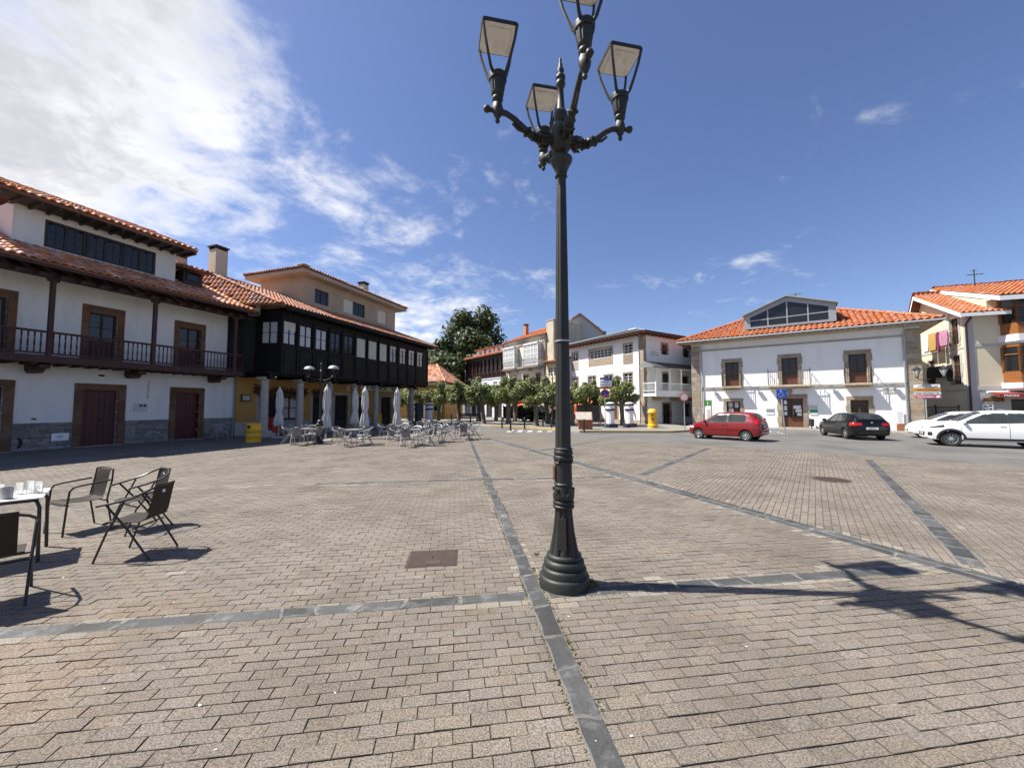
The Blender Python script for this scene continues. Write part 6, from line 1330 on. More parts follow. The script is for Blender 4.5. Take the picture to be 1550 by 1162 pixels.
# ------------------------------------------------------------------ chairs and tables
def band(mb, pts, w, th=.006):
    """a bent sheet following pts (x, z), width along y"""
    n = len(pts); mb.add([(x, y, z) for (x, z) in pts for y in (-w / 2, w / 2)] + [(x, y, z - th) for (x, z) in pts for y in (-w / 2, w / 2)],
        [(2 * i, 2 * i + 1, 2 * i + 3, 2 * i + 2) for i in range(n - 1)] + [(2 * n + 2 * i + 2, 2 * n + 2 * i + 3, 2 * n + 2 * i + 1, 2 * n + 2 * i) for i in range(n - 1)] + [(2 * i, 2 * i + 2, 2 * n + 2 * i + 2, 2 * n + 2 * i) for i in range(n - 1)] + [(2 * i + 3, 2 * i + 1, 2 * n + 2 * i + 1, 2 * n + 2 * i + 3) for i in range(n - 1)])
def chair(kind, name, label, frame, sheetm, group):
    """faces +x; metres before the .9 scale"""
    t = thing(name, label, 'chair', group=group); W = .245; q = .0115 if kind != 'cafe' else .0125
    if kind in ('loop', 'cafe'):
        arm = [(.26, -W - .02, .635), (.10, -W - .035, .665), (-.10, -W - .035, .715), (-.20, -W + .02, .775), (-.245, -W + .13, .815), (-.26, 0, .825)]; arm += [(x, -y, z) for x, y, z in reversed(arm[:-1])]
        b = MB(); b.tube(arm, q * 1.15, 8); obj('arm_rail', b, frame, t, smooth=True)
        for s in (-1, 1):
            b = MB(); b.tube([(.27, s * (W + .01), 0), (.16, s * W, .33), (.09, s * (W + .015), .44), (-.02, s * (W + .03), .68)], q, 8); obj('leg', b, frame, t, smooth=True)
            b = MB(); b.tube([(-.28, s * (W - .01), 0), (-.05, s * (W + .005), .36), (.17, s * (W + .02), .655)], q, 8); obj('leg', b, frame, t, smooth=True)
        b = MB(); 
        for x, z in ((.15, .36), (-.10, .36)): b.tube([(x, -W, z), (x, W, z)], q * .8, 6)
        obj('stretcher', b, frame, t, smooth=True)
    else:
        for s in (-1, 1):
            b = MB(); b.tube([(.24, s * W, 0), (.215, s * W, .40), (.20, s * (W + .01), .60), (.165, s * (W + .015), .648), (.10, s * (W + .015), .66), (-.22, s * (W + .01), .69)], q * 1.1, 8); obj('leg', b, frame, t, smooth=True)
            b = MB(); b.tube([(-.27, s * (W - .01), 0), (-.20, s * (W - .01), .42), (-.245, s * (W - .01), .68), (-.26, s * (W - .03), .84)], q * 1.05, 8); obj('leg', b, frame, t, smooth=True)
        b = MB(); b.tube([(-.262, -W + .02, .83), (-.275, -.1, .85), (-.275, .1, .85), (-.262, W - .02, .83)], q, 8); b.tube([(.20, -W, .405), (.20, W, .405)], q * .8, 6); b.tube([(-.19, -W, .40), (-.19, W, .40)], q * .8, 6); obj('back_rail', b, frame, t, smooth=True)
    sw = .42 if kind != 'cafe' else .40
    s = MB(); band(s, [(.235, .408), (.225, .43), (.19, .445), (.08, .437), (-.05, .428), (-.135, .43), (-.175, .455)], sw); obj('seat', s, sheetm, t, smooth=True, sharp=60)
    k = MB(); band(k, [(-.175, .455), (-.198, .50), (-.215, .60), (-.235, .72), (-.25, .81), (-.262, .835)], sw * (.80 if kind != 'cafe' else .9)); bk = obj('backrest', k, sheetm, t, smooth=True, sharp=60)
    if kind == 'cafe':
        d = MB(); d.box(-.243, -.222, -.035, .035, .685, .715); obj('grip_hole', d, M['black'], bk)
    elif kind == 'loop':
        d = MB(); d.box(-.247, -.238, -.02, .02, .725, .76); obj('maker_label', d, M['signwhite'], bk)
    return t
S9 = .9
def table(kind, name, label, topm, frame, group):
    t = thing(name, label, 'table', group=group); h = .73
    b = MB(); s = .35; b.cbox(-s, s, -s, s, h - .018, h, .008); top = obj('tabletop', b, topm, t)
    b = MB(); 
    for a in (-1, 1): b.box(-s + .04, s - .04, a * (s - .06) - .012, a * (s - .06) + .012, h - .055, h - .0185); b.box(a * (s - .06) - .012, a * (s - .06) + .012, -s + .08, s - .08, h - .055, h - .0185)
    obj('apron', b, frame, t)
    if kind == 'near':
        for sx in (-1, 1):
            for sy in (-1, 1): b = MB(); b.tube([(sx * (s - .01), sy * (s - .01), 0), (sx * (s - .025), sy * (s - .025), h - .12), (sx * (s - .05), sy * (s - .05), h - .05), (sx * (s - .12), sy * (s - .12), h - .03)], .017, 8); obj('leg', b, frame, t, smooth=True)
    else:
        for sx in (-1, 1):
            for sy in (-1, 1): b = MB(); b.tube([(sx * (s - .06), sy * (s - .06), 0), (sx * (s - .08), sy * (s - .08), h - .03)], .014, 6); obj('leg', b, frame, t, smooth=True)
    return t
face = lambda dx, dy: math.atan2(dy, dx)
def near_set():
    g = 'brown chairs round the near table'
    a = chair('loop', 'armchair', 'brown metal armchair with looped arms nearest the open square, turned towards the white table', M['chairmetal'], M['chairmesh'], g); a.matrix_basis = place((-4.05, 4.28, .002), face(-.98, -.16), S9)
    c = copy_tree(a, None, place((-4.86, 5.16, .002), face(-.42, -.90), S9)); c['label'] = 'brown looped armchair standing farthest back on the right of the near table'
    b = chair('square', 'armchair', 'brown metal armchair with square front arms, right behind the white table with glasses', M['chairmetal'], M['chairmesh'], g); b.matrix_basis = place((-5.60, 5.08, .002), face(-.36, -.93), S9)
    c = copy_tree(a, None, place((-4.24, 3.20, .002), face(-.76, .65), S9)); c['label'] = 'brown armchair in front of the white table, seen from behind at the edge'
    t = table('near', 'cafe_table', 'square white topped table with brown legs carrying dirty glasses, nearest on the left', M['tabletop'], M['chairmetal'], None); t.matrix_basis = place((-5.31, 4.07, .002), rad(45), S9)
    zt = .73 * S9 + .003
    def glass(x, y, h, r, lb, m='clearglass', grp='empty glasses on the near table'):
        o = MB(); o.lathe([(r * .80, 0), (r * .86, .004), (r, h), (r * .93, h), (r * .78, .012), (.001, .010)], 18, cap=False); o.add([(r * .8 * math.cos(i * math.pi / 9), r * .8 * math.sin(i * math.pi / 9), 0) for i in range(18)], [tuple(reversed(range(18)))])
        o = obj('glass', o, M[m], None, smooth=True, sharp=50, loc=(x, y, zt)); tag(o, lb, 'glass', grp)
    o = MB(); o.lathe([(.042, 0), (.045, .004), (.045, .115), (.040, .115), (.039, .01), (.001, .01)], 20, cap=False); o.add([(.042 * math.cos(i * math.pi / 10), .042 * math.sin(i * math.pi / 10), 0) for i in range(20)], [tuple(reversed(range(20)))]); o = obj('napkin_holder', o, M['alu'], None, smooth=True, loc=(-5.13, 3.98, zt)); tag(o, 'steel napkin cup standing nearest the front edge of the white table', 'napkin holder')
    for x, y, h, r, lb in ((-5.27, 4.19, .12, .033, 'tall empty glass directly behind the steel napkin cup'), (-5.21, 4.24, .13, .035, 'tallest empty glass in the middle of the white table'), (-5.30, 4.33, .10, .032, 'low empty glass at the back of the glasses on the white table'), (-5.16, 4.27, .115, .034, 'empty glass second from the right table corner'), (-5.10, 4.22, .10, .035, 'empty glass with a lemon slice near the right table corner'), (-5.36, 4.10, .12, .034, 'empty glass at the left beside the napkin cup')): glass(x, y, h, r, lb)
    b = MB(); b.lathe([(.024, 0), (.024, .008)], 14); o = obj('lemon_slice', b, mat('lemon', (.75, .68, .22), .6), None, loc=(-5.10, 4.22, zt + .014)); tag(o, 'pale lemon slice lying inside the rightmost glass', 'lemon slice')
near_set()
def cafe():
    ct = None; cc = None
    T_ = [((-8.75, 16.35), 8, 'the leftmost table beside the twin lamp', 'cafe table with thin steel legs, leftmost, beside the twin lamp', 4), ((-6.40, 15.75), -6, 'the table just right of the twin lamp', 'cafe table just right of the twin lamp, in front of the brightest parasol', 4), ((-4.05, 15.7), 12, 'the foremost table of the large group', 'foremost cafe table of the large group, nearest the open square', 4), ((-2.30, 18.55), 4, 'the rightmost cafe table', 'rightmost cafe table at the end of the slate band', 4), ((-5.55, 18.6), -10, 'the table by the pharmacy door', 'cafe table in front of the pharmacy door', 4), ((-3.35, 17.2), 15, 'the middle table of the large group', 'cafe table in the middle of the large group', 4), ((-6.3, 23.0), 0, 'the rearmost table by the columns', 'rearmost cafe table, close to the far columns', 2), ((-5.1, 22.2), 10, 'the table before the dark banded post', 'cafe table standing before the dark banded post', 3), ((-4.3, 23.1), -5, 'the table before the white banded post', 'cafe table standing before the white banded post', 3), ((-2.85, 21.3), 6, 'the table before the dark bench', 'cafe table standing before the dark bench', 3), ((-9.6, 18.4), 14, 'the shaded table by the first column', 'cafe table in the shade close to the first columns', 2)]
    sides = [('near side', -90), ('right side', 0), ('far side', 90), ('left side', 180)]; r = random.Random(12)
    for (x, y), a, ph, lb, n in T_:
        m4 = place((x, y, .0), rad(a), S9)
        if ct is None: ct = table('cafe', 'cafe_table', lb, M['alusheet'], M['alu'], 'steel cafe tables'); ct.matrix_basis = m4
        else: c = copy_tree(ct, None, m4); c['label'] = lb
        for sd, deg in (sides if n == 4 else sides[:n] if n == 3 else [sides[0], sides[3]]):
            an = rad(a + deg) + r.uniform(-.25, .25); d = r.uniform(.50, .68); m4 = place((x + math.cos(an) * d, y + math.sin(an) * d, 0), an + math.pi + r.uniform(-.35, .35), S9)
            lb2 = 'aluminium armchair on the %s of %s' % (sd, ph)
            if cc is None: cc = chair('cafe', 'cafe_chair', lb2, M['alu'], M['alusheet'], 'aluminium cafe chairs'); cc.matrix_basis = m4
            else: c = copy_tree(cc, None, m4); c['label'] = lb2
    for (x, y), an, lb in (((-13.75, 18.35), -.5, 'lone aluminium armchair against the stone base of the white house'), ((-12.75, 18.9), -.3, 'lone aluminium armchair behind the yellow barrel')):
        c = copy_tree(cc, None, place((x, y, 0), an, S9)); c['label'] = lb
    # closed parasols
    def parasol(seed):
        r_ = random.Random(seed); t = thing('parasol', '', 'parasol', group='closed white parasols'); b = MB(); b.tube([(0, 0, .03), (0, 0, 2.6)], .022, 8); obj('pole', b, M['galv'], t); b = MB(); b.cbox(-.24, .24, -.24, .24, 0, .07, .02); b.tube([(0, 0, .05), (0, 0, .35)], .035, 8); obj('base', b, M['greyrender'], t)
        n = 40; pr = [(.02, 2.57), (.055, 2.54), (.12, 2.42), (.155, 2.30), (.135, 2.28), (.15, 2.1), (.165, 1.85), (.16, 1.6), (.125, 1.42), (.105, 1.36), (.14, 1.22), (.19, .98), (.215, .78), (.20, .70)]; v = []; ph = r_.uniform(0, 6)
        for i, (rr, z) in enumerate(pr):
            for j in range(n):
                a = 2 * math.pi * j / n; f = .88 + (.24 if i > 2 else .06) * math.cos(8 * a + ph + .4 * math.sin(i)) + .06 * math.sin(3 * a + i * .5 + ph); zz = z - (.10 * (1 + math.cos(8 * a + ph)) / 2 * (1 if i == len(pr) - 1 else 0)); v.append((rr * f * math.cos(a), rr * f * math.sin(a), zz))
        b = MB(); b.add(v, [(i * n + j, i * n + (j + 1) % n, (i + 1) * n + (j + 1) % n, (i + 1) * n + j) for i in range(len(pr) - 1) for j in range(n)]); obj('canopy', b, M['canvas'], t, smooth=True, sharp=70); b = MB(); b.lathe([(.112, 1.34), (.118, 1.38), (.112, 1.42)], 16, cap=False); obj('strap', b, M['canvas'], t); b = MB(); b.lathe([(.0, 2.64), (.025, 2.62), (.03, 2.59), (.02, 2.56)], 10); obj('knob', b, M['signwhite'], t); return t
    for i, ((x, y), lb) in enumerate((((-11.6, 19.3), 'closed white parasol in the shade left of the twin lamp'), ((-8.38, 17.5), 'bright closed white parasol right beside the twin lamp'), ((-8.75, 21.6), 'closed white parasol farther back left of the pharmacy sign'), ((-7.2, 18.95), 'closed white parasol in front of the pharmacy sign'), ((-6.05, 20.4), 'closed white parasol at the far right end of the gallery'))):
        p = parasol(30 + i); p['label'] = lb; p.matrix_basis = place((x, y, 0), i * .7, .97)
cafe()
def square_things():
    # twin lantern lamp by the cafe
    t = thing('street_lamp', 'black twin armed street lamp with pale domed lanterns beside the cafe tables', 'street lamp', (-8.31, 16.78, 0), rad(-14)); b = MB(); b.lathe([(.19, 0), (.19, .06), (.16, .08), (.165, .14), (.145, .17), (.135, .75), (.15, .78), (.15, .83), (.11, .86), (.13, .90), (.11, .95), (.06, 1.0)], 16); obj('base', b, M['black'], t, smooth=True, sharp=50); b = MB(); b.lathe([(.05, .98), (.045, 2.0), (.04, 3.05), (.06, 3.07), (.06, 3.12), (.035, 3.15), (.03, 3.4), (.05, 3.42), (.015, 3.47), (.004, 3.55)], 12); obj('pole', b, M['black'], t, smooth=True)
    for s in (-1, 1):
        a = MB(); a.tube([(0, 0, 2.78), (s * .2, 0, 2.70), (s * .42, 0, 2.76), (s * .62, 0, 2.86)], .02, 6)
        a.tube([(s * .08, 0, 2.55), (s * .2, 0, 2.60), (s * .26, 0, 2.68), (s * .20, 0, 2.70)], .012, 6); a.tube([(s * .3, 0, 2.74), (s * .4, 0, 2.66), (s * .5, 0, 2.70), (s * .47, 0, 2.76)], .012, 6); o = obj('arm', a, M['black'], t, smooth=True)
        c = MB(); c.tube([(s * .62, 0, 2.84), (s * .62, 0, 3.18)], .018, 6); c.lathe([(.04, 2.84), (.07, 2.88), (.05, 2.90)], 10, (s * .62, 0, 0))
        for i in range(4): c.tube([(s * .62 + .05 * math.cos(i * 1.57), .05 * math.sin(i * 1.57), 2.88), (s * .62 + .17 * math.cos(i * 1.57), .17 * math.sin(i * 1.57), 3.05), (s * .62 + .20 * math.cos(i * 1.57), .20 * math.sin(i * 1.57), 3.20)], .007, 4)
        obj('lantern_cage', c, M['black'], o); d = MB(); d.lathe([(.215, 3.19), (.225, 3.20), (.21, 3.24), (.15, 3.30), (.06, 3.335), (.02, 3.34)], 20, (s * .62, 0, 0)); obj('lamp_shade', d, M['galv'], o, smooth=True)
    t = thing('street_lamp', 'dark double lantern street lamp far behind the big lamp pole', 'street lamp', (3.25, 31.0, .09), rad(-20)); b = MB(); b.lathe([(.2, 0), (.12, .3), (.08, .9), (.06, 1.0), (.045, 3.2), (.04, 3.9), (.01, 4.2)], 10); obj('pole', b, M['black'], t, smooth=True)
    for s in (-1, 1):
        a = MB(); a.tube([(0, 0, 3.6), (s * .25, 0, 3.85), (s * .5, 0, 3.8), (s * .5, 0, 3.6)], .022, 6); o = obj('arm', a, M['black'], t); c = MB(); c.lathe([(.05, 3.2), (.15, 3.55)], 6, (s * .5, 0, 0)); obj('lantern_glass', c, M['glass_light'], o); d = MB(); d.lathe([(.18, 3.55), (.05, 3.72), (.02, 3.78)], 6, (s * .5, 0, 0)); d.lathe([(.03, 3.1), (.06, 3.2)], 6, (s * .5, 0, 0)); obj('lantern_cap', d, M['black'], o)
    # barrel
    t = thing('barrel', 'yellow steel barrel used as a table beside the white house', 'barrel', (-11.4, 17.15, 0), .3); b = MB(); b.lathe([(.295, 0), (.30, .01), (.295, .03), (.29, .26), (.302, .28), (.29, .30), (.29, .53), (.302, .55), (.29, .57), (.295, .80), (.30, .825), (.285, .83), (.28, .81)], 28); obj('drum', b, M['yellow'], t, smooth=True, sharp=40)
    q = MB(); q.T = Matrix.Rotation(rad(-58) - .3, 4, 'Z')
    for i in range(7): a = (i - 3) * .22; q.T = Matrix.Rotation(rad(-55) - .3 + a, 4, 'Z'); q.box(.2905, .294, -.022, .022, .42, .46)
    obj('lettering', q, M['print'], t); q = MB(); q.T = Matrix.Rotation(rad(-95) - .3, 4, 'Z') @ Matrix.Translation((0, 0, 0)) @ Matrix.Rotation(rad(90), 4, 'Z'); q.disc((0, .68), .075, -.2985, -.288, 16); obj('round_badge', q, M['redwood'], t)
    t = thing('wall_box', 'yellow box on legs against the yellow wall left of the pharmacy door', 'box', (-10.8, 31.0, 0), rot_of(19)); b = MB(); b.cbox(-.35, .35, -.2, .2, .15, .95, .01); obj('body', b, M['yellow'], t); b = MB(); b.box(-.32, -.27, -.15, .15, 0, .15); b.box(.27, .32, -.15, .15, 0, .15); obj('leg', b, M['black'], t)
    t = thing('red_cooler', 'red drinks cooler standing behind the first column of the yellow house', 'cooler', (-13.35, 21.7, 0), rot_of(19)); b = MB(); b.cbox(-.22, .22, -.2, .2, .05, .98, .02); obj('body', b, M['redpaint'], t); b = MB(); b.cbox(-.2, .2, -.22, -.201, .2, .93, .008); obj('door', b, M['redpaint'], t); b = MB(); b.cbox(-.22, .22, -.2, .2, .985, 1.02, .01); b.box(-.2, .2, -.18, .18, 0, .05); obj('lid', b, M['black'], t)
    # bollards
    bl = None
    for (x, y), lb in (((-.72, 27.8), 'black bollard at the left end of the yellow kerb'), ((-.09, 24.5), 'black bollard standing nearest, left of the zebra crossing'), ((.86, 26.6), 'black bollard between the zebra crossing and the broadest tree'), ((2.34, 29.3), 'black bollard right behind the broadest tree trunk'), ((2.72, 26.6), 'black bollard just left of the big lamp pole'), ((4.30, 23.2), 'black bollard in front of the brown information lectern'), ((-5.5, 35.2), 'black bollard left of the dark bench'), ((-3.65, 34.1), 'black bollard right in front of the dark bench')):
        if bl is None:
            bl = thing('bollard', lb, 'bollard', group='black bollards'); b = MB(); b.lathe([(.09, 0), (.095, .04), (.065, .07), (.058, .10), (.055, .60)], 12); obj('post', b, M['black'], bl, smooth=True); b = MB(); b.lathe([(.055, .60), (.07, .62), (.07, .66), (.05, .68), (.065, .72), (.05, .77), (.02, .80), (.002, .805)], 12); obj('cap', b, M['black'], bl, smooth=True); bl.matrix_basis = place((x, y, .02), 0)
        else: c = copy_tree(bl, None, place((x, y, .02), 0)); c['label'] = lb
    # banded posts
    def banded(lb, x, y, m1='pillarwhite', s=1.0):
        t = thing('banded_post', lb, 'post', group='tall white posts with black bands'); b = MB(); b.cbox(-.37, .37, -.37, .37, 0, .27, .03); obj('base', b, M['navy'], t); b = MB(); b.lathe([(.27, .27), (.265, 1.15), (.285, 1.18)], 12); b.lathe([(.29, 1.30), (.30, 1.32), (.28, 1.50), (.30, 1.53)], 12); b.lathe([(.29, 1.64), (.31, 1.66), (.29, 1.72), (.12, 1.76)], 12); obj('shaft', b, M[m1], t); b = MB(); b.lathe([(.285, 1.16), (.335, 1.19), (.335, 1.27), (.29, 1.31)], 12); b.lathe([(.30, 1.53), (.33, 1.55), (.33, 1.62), (.29, 1.65)], 12); obj('band', b, M['navy'], t); t.matrix_basis = place((x, y, .09), rad(20), s); return t
    banded('white banded post between the slim tree and the yellow mailbox', 8.34, 27.5); banded('white banded post right behind the no parking sign', 6.86, 27.0); banded('white banded post beside the cafe at the far end of the black gallery', -7.05, 33.0); banded('banded post painted black for its shade, under the end of the black gallery', -7.4, 30.6, 'black')  # last post: shade put into the colour, black shaft instead of white
    # mailbox
    t = thing('mailbox', 'yellow cylindrical mailbox on the pavement before the corner house', 'mailbox', (9.6, 26.5, .09)); b = MB(); b.lathe([(.33, 0), (.33, .22), (.30, .25), (.275, .27), (.275, .98), (.29, 1.0)], 24); obj('body', b, M['yellow'], t, smooth=True, sharp=40); b = MB(); b.lathe([(.30, 1.0), (.325, 1.02), (.325, 1.09), (.29, 1.12), (.27, 1.22), (.20, 1.28), (.06, 1.31)], 24); obj('cap', b, M['yellow'], t, smooth=True, sharp=40)
    b = MB(); b.T = Matrix.Rotation(rad(-110), 4, 'Z'); b.box(.268, .285, -.10, .10, .86, .90); b.box(.268, .281, -.06, .06, .55, .68); obj('slot', b, M['navy'], t)
    # lectern
    t = thing('info_lectern', 'rust brown information lectern with slanted board at the kerb', 'lectern', (4.72, 25.0, .09), rad(-6)); b = MB(); b.slab([(-.43, 0), (.43, 0), (.46, .62), (-.46, .62)], -.22, .22); obj('body', b, M['corten'], t); b = MB(); b.add([(-.62, -.38, .62), (.42, -.38, .62), (.46, .32, 1.12), (-.66, .32, 1.12), (-.62, -.34, .57), (.42, -.34, .57), (.46, .36, 1.07), (-.66, .36, 1.07)], [(0, 1, 2, 3), (7, 6, 5, 4), (0, 4, 5, 1), (1, 5, 6, 2), (2, 6, 7, 3), (3, 7, 4, 0)]); o = obj('board', b, M['corten'], t); b = MB(); b.add([(-.57, -.345, .649), (.37, -.345, .649), (.41, .285, 1.099), (-.61, .285, 1.099)], [(0, 1, 2, 3)]); obj('sheet', b, M['greystone'], o)
    # road signs
    def disc_sign(name, lb, loc, rz, h, r, lean=0):
        t = thing(name, lb, 'road sign', loc, rz); b = MB(); b.tube([(0, .03, 0), (0, .03, h + r * .8)], .03, 8); obj('pole', b, M['galv'], t, smooth=True); return t
    t = disc_sign('no_parking_sign', 'blue and red no parking sign under stacked direction boards at the kerb', (6.1, 25.35, .09), rad(4), 2.32, .28); b = MB(); b.disc((0, 2.32), .28, -.012, 0, 28); o = obj('sign_plate', b, M['signred'], t); b = MB(); b.disc((0, 2.32), .215, -.0155, -.0125, 28); obj('blue_field', b, M['signblue'], o); b = MB(); c, s_ = math.cos(rad(135)), math.sin(rad(135)); b.slab([(c * .215 - s_ * .028, 2.32 + s_ * .215 + c * .028), (c * .215 + s_ * .028, 2.32 + s_ * .215 - c * .028), (-c * .215 + s_ * .028, 2.32 - s_ * .215 - c * .028), (-c * .215 - s_ * .028, 2.32 - s_ * .215 + c * .028)], -.019, -.0158); obj('red_bar', b, M['signred'], o); b = MB(); b.slab([(-.10, 2.19), (-.02, 2.17), (.05, 2.20), (.05, 2.225), (-.02, 2.2), (-.1, 2.215)], -.020, -.0158); obj('white_arrow', b, M['signwhite'], o); p = MB(); p.tube([(0, .03, 2.3), (0, .03, 3.45)], .03, 8); obj('pole', p, M['galv'], t)
    for z, m, tx in ((3.28, 'signblue', 'Ayuntamiento'), (3.07, 'signwhite', 'Biblioteca'), (2.88, 'signwhite', 'Centro de salud'), (2.69, 'signorange', 'Mercado')):
        b = MB(); b.cbox(-.33, .47, -.015, .0, z - .085, z + .085, .004); o = obj('direction_board', b, M[m], t); text(o, 'lettering', tx, .10, M['signwhite' if m == 'signblue' else 'print'], Matrix.Translation((.05, -.018, z)), .003)
    t = disc_sign('no_entry_sign', 'round white sign with red ring on a grey pole left of the red car', (10.75, 24.15, .09), rad(-16), 2.05, .27); b = MB(); b.disc((0, 2.05), .27, -.012, 0, 28); o = obj('sign_plate', b, M['signred'], t); b = MB(); b.disc((0, 2.05), .205, -.0155, -.0125, 28); obj('white_field', b, M['signgrey'], o)
    t = thing('disabled_parking_sign', 'square blue wheelchair parking sign on a pole in front of the hall entrance', 'road sign', (15.45, 22.15, -.02), rad(-33)); b = MB(); b.tube([(.10, .035, 0), (0, .035, 2.1)], .032, 8); obj('pole', b, M['galv'], t, smooth=True); b = MB(); b.cbox(-.24, .24, -.012, 0, 2.05, 2.57, .005); o = obj('sign_plate', b, M['signblue'], t); w = MB(); w.T = Matrix.Translation((0, -.016, 2.05))
    w.disc((-.03, .43), .030, -.003, .003, 12); w.tube([(-.03, 0, .38), (-.025, 0, .25), (.07, 0, .25), (.11, 0, .13), (.15, 0, .14)], .016, 6, flat=.3); w.tube([(-.03, 0, .33), (.06, 0, .32)], .013, 6, flat=.3); w.tube([(-.04 + .105 * math.cos(a), 0, .18 + .105 * math.sin(a)) for a in [rad(115 + i * 20) for i in range(12)]], .013, 6, flat=.3); obj('wheelchair_symbol', w, M['signwhite'], o)
    # finger posts and corner lantern at the hall corner
    T0 = Matrix.Translation((23.86, 23.27, 0)) @ Matrix.Rotation(rot_of(126), 4, 'Z')
    t = thing('finger_post', 'stack of four direction signs on a pole at the right corner of the white hall', 'direction sign', T0 @ Vector((.52, -.45, 0)), rot_of(126)); b = MB(); b.tube([(.12, .04, .05), (.12, .04, 2.95)], .035, 8); obj('pole', b, M['galv'], t)
    for i, (m, tx, tm, ar) in enumerate((('signwhite', 'CAFETERIA', 'print', 1), ('signorange', 'Camino Primitivo', 'brownwood', 1), ('signgrey', 'Hogar del Jubilado', 'print', 1), ('signpink', 'Casa de Cultura', 'signwhite', 0))):
        z = 2.74 - i * .205; b = MB(); b.cbox(-.36 + i * .01, .72 + i * .01, -.02, .0, z - .085, z + .085, .006); o = obj('direction_board', b, M[m], t); text(o, 'lettering', tx, .115 if len(tx) < 12 else .098, M[tm], Matrix.Translation((.10, -.023, z)), .003, bold=True)
        if ar: q = MB(); q.slab([(.52, z - .012), (.60, z - .012), (.60, z - .04), (.66, z), (.60, z + .04), (.60, z + .012), (.52, z + .012)], -.024, -.0205); obj('arrow', q, M['print'], o)
        else: q = MB(); q.box(.55, .68, -.024, -.0205, z - .06, z + .06); obj('white_end', q, M['signwhite'], o)
    def wall_lantern(lb, x, y, z):
        t = thing('wall_lantern', lb, 'lantern', T0 @ Vector((x, y, z)), rot_of(126), 'wrought iron lanterns at the corner of the hall'); b = MB(); b.tube([(.55, 0, -.15), (.3, 0, -.18), (.05, 0, -.12), (0, 0, -.04)], .02, 6); b.tube([(.5, 0, -.35), (.35, 0, -.28), (.3, 0, -.18)], .014, 6); obj('bracket', b, M['iron'], t); b = MB(); b.lathe([(.05, -.06), (.09, .0), (.06, .03), (.05, .04)], 8); 
        for i in range(4): a = rad(45 + 90 * i); b.tube([(.06 * math.cos(a), .06 * math.sin(a), .04), (.20 * math.cos(a), .20 * math.sin(a), .42)], .010, 4)
        b.lathe([(.225, .42), (.235, .44), (.20, .46)], 4); b.lathe([(.2, .45), (.06, .56), (.04, .62), (.0, .68)], 8); obj('cage', b, M['iron'], t); g = MB(); g.lathe([(.05, .05), (.185, .41)], 4); obj('lantern_glass', g, M['glass_light'], t)
    wall_lantern('wrought iron lantern on the facade side of the hall corner', .30, -.62, 3.28); wall_lantern('wrought iron lantern on the alley side of the hall corner', 1.42, -.45, 3.28)
    # bench, green pharmacy box, hanging cafe sign
    t = thing('bench', 'dark wooden bench under the trees in front of the blue house', 'bench', (-4.1, 36.4, .09), rad(-4)); it = [(boxm(-.95, .95, -.25 + i * .10, -.17 + i * .10, .40, .44), 0) for i in range(5)] + [(boxm(-.95, .95, .27, .30, .50 + i * .11, .58 + i * .11), 0) for i in range(3)]; pieces(t, 'slat', [UB], M['redwood'], it)
    for x in (-.8, .8): b = MB(); b.box(x - .03, x + .03, -.22, .25, 0, .40); b.box(x - .03, x + .03, .22, .27, .40, .82); obj('leg', b, M['iron'], t)
    TF = Matrix.Translation((10.96, 32.03, 0)) @ Matrix.Rotation(rot_of(147), 4, 'Z')
    t = thing('pharmacy_box', 'small green projecting sign box on the corner of the white corner house', 'sign', TF @ Vector((-.45, -.75, 2.0)), rot_of(147)); b = MB(); b.cbox(-.08, .08, -.28, .28, -.02, .42, .02); obj('box', b, M['signgreen'], t); b = MB(); b.box(-.085, .085, -.12, .12, .14, .26); b.box(-.086, .086, -.06, .06, .08, .32); obj('cross', b, M['signwhite'], t); b = MB(); b.box(-.02, .02, .27, .75, .18, .22); obj('bracket', b, M['iron'], t)
    t = thing('projecting_sign', 'small grey projecting sign on the left wall of the corner house', 'sign', TF @ Vector((-1.5, -.5, 1.9)), rot_of(147)); b = MB(); b.cbox(-.03, .03, -.35, .3, 0, .42, .01); obj('plate', b, M['signgrey'], t); b = MB(); b.box(-.02, .02, .29, .5, .18, .22); obj('bracket', b, M['iron'], t)
    # stall and market canvas at the far kerb
    t = thing('market_stall', 'stall wrapped in grey tarpaulin behind the no parking sign', 'stall', (6.4, 32.2, .09), rad(-20)); b = MB(); b.cbox(-.95, .95, -.6, .6, .35, 1.6, .05); obj('cover', b, M['tarp'], t)
    for x in (-.85, .85):
        for y in (-.5, .5): b = MB(); b.tube([(x, y, 0), (x, y, .4)], .04, 6); obj('leg', b, M['galv'], t)
    t = thing('orange_stall', 'orange fabric stall beside the lectern in front of the corner house', 'stall', (6.1, 36.5, .09), rad(-30)); b = MB(); b.add([(-1.5, -.8, 1.55), (1.5, -.8, 1.55), (1.5, .8, 2.15), (-1.5, .8, 2.15), (-1.5, -.8, .75), (1.5, -.8, .75)], [(0, 1, 2, 3), (4, 5, 1, 0)]); obj('canopy', b, M['orangecloth'], t)
    for x in (-1.45, 1.45):
        for y, h in ((-.75, 1.55), (.75, 2.13)): b = MB(); b.tube([(x, y, 0), (x, y, h)], .03, 6); obj('leg', b, M['galv'], t)
    text(t, 'lettering', 'Feria', .4, M['signred'], Matrix.Translation((0, -.806, 1.15)), .004)
    t = thing('scaffold_barrier', 'dark barrier of rails and boards behind the trees before the ivory house', 'barrier', (1.6, 39.5, .0), rad(-10)); b = MB()
    for z in (.35, .75, 1.15, 1.5): b.box(-2.6, 2.8, -.03, .03, z - .05, z + .05)
    b.tube([(-1.0, .05, .3), (1.2, .05, 1.5)], .03, 6); obj('rail', b, M['redwood'], t)
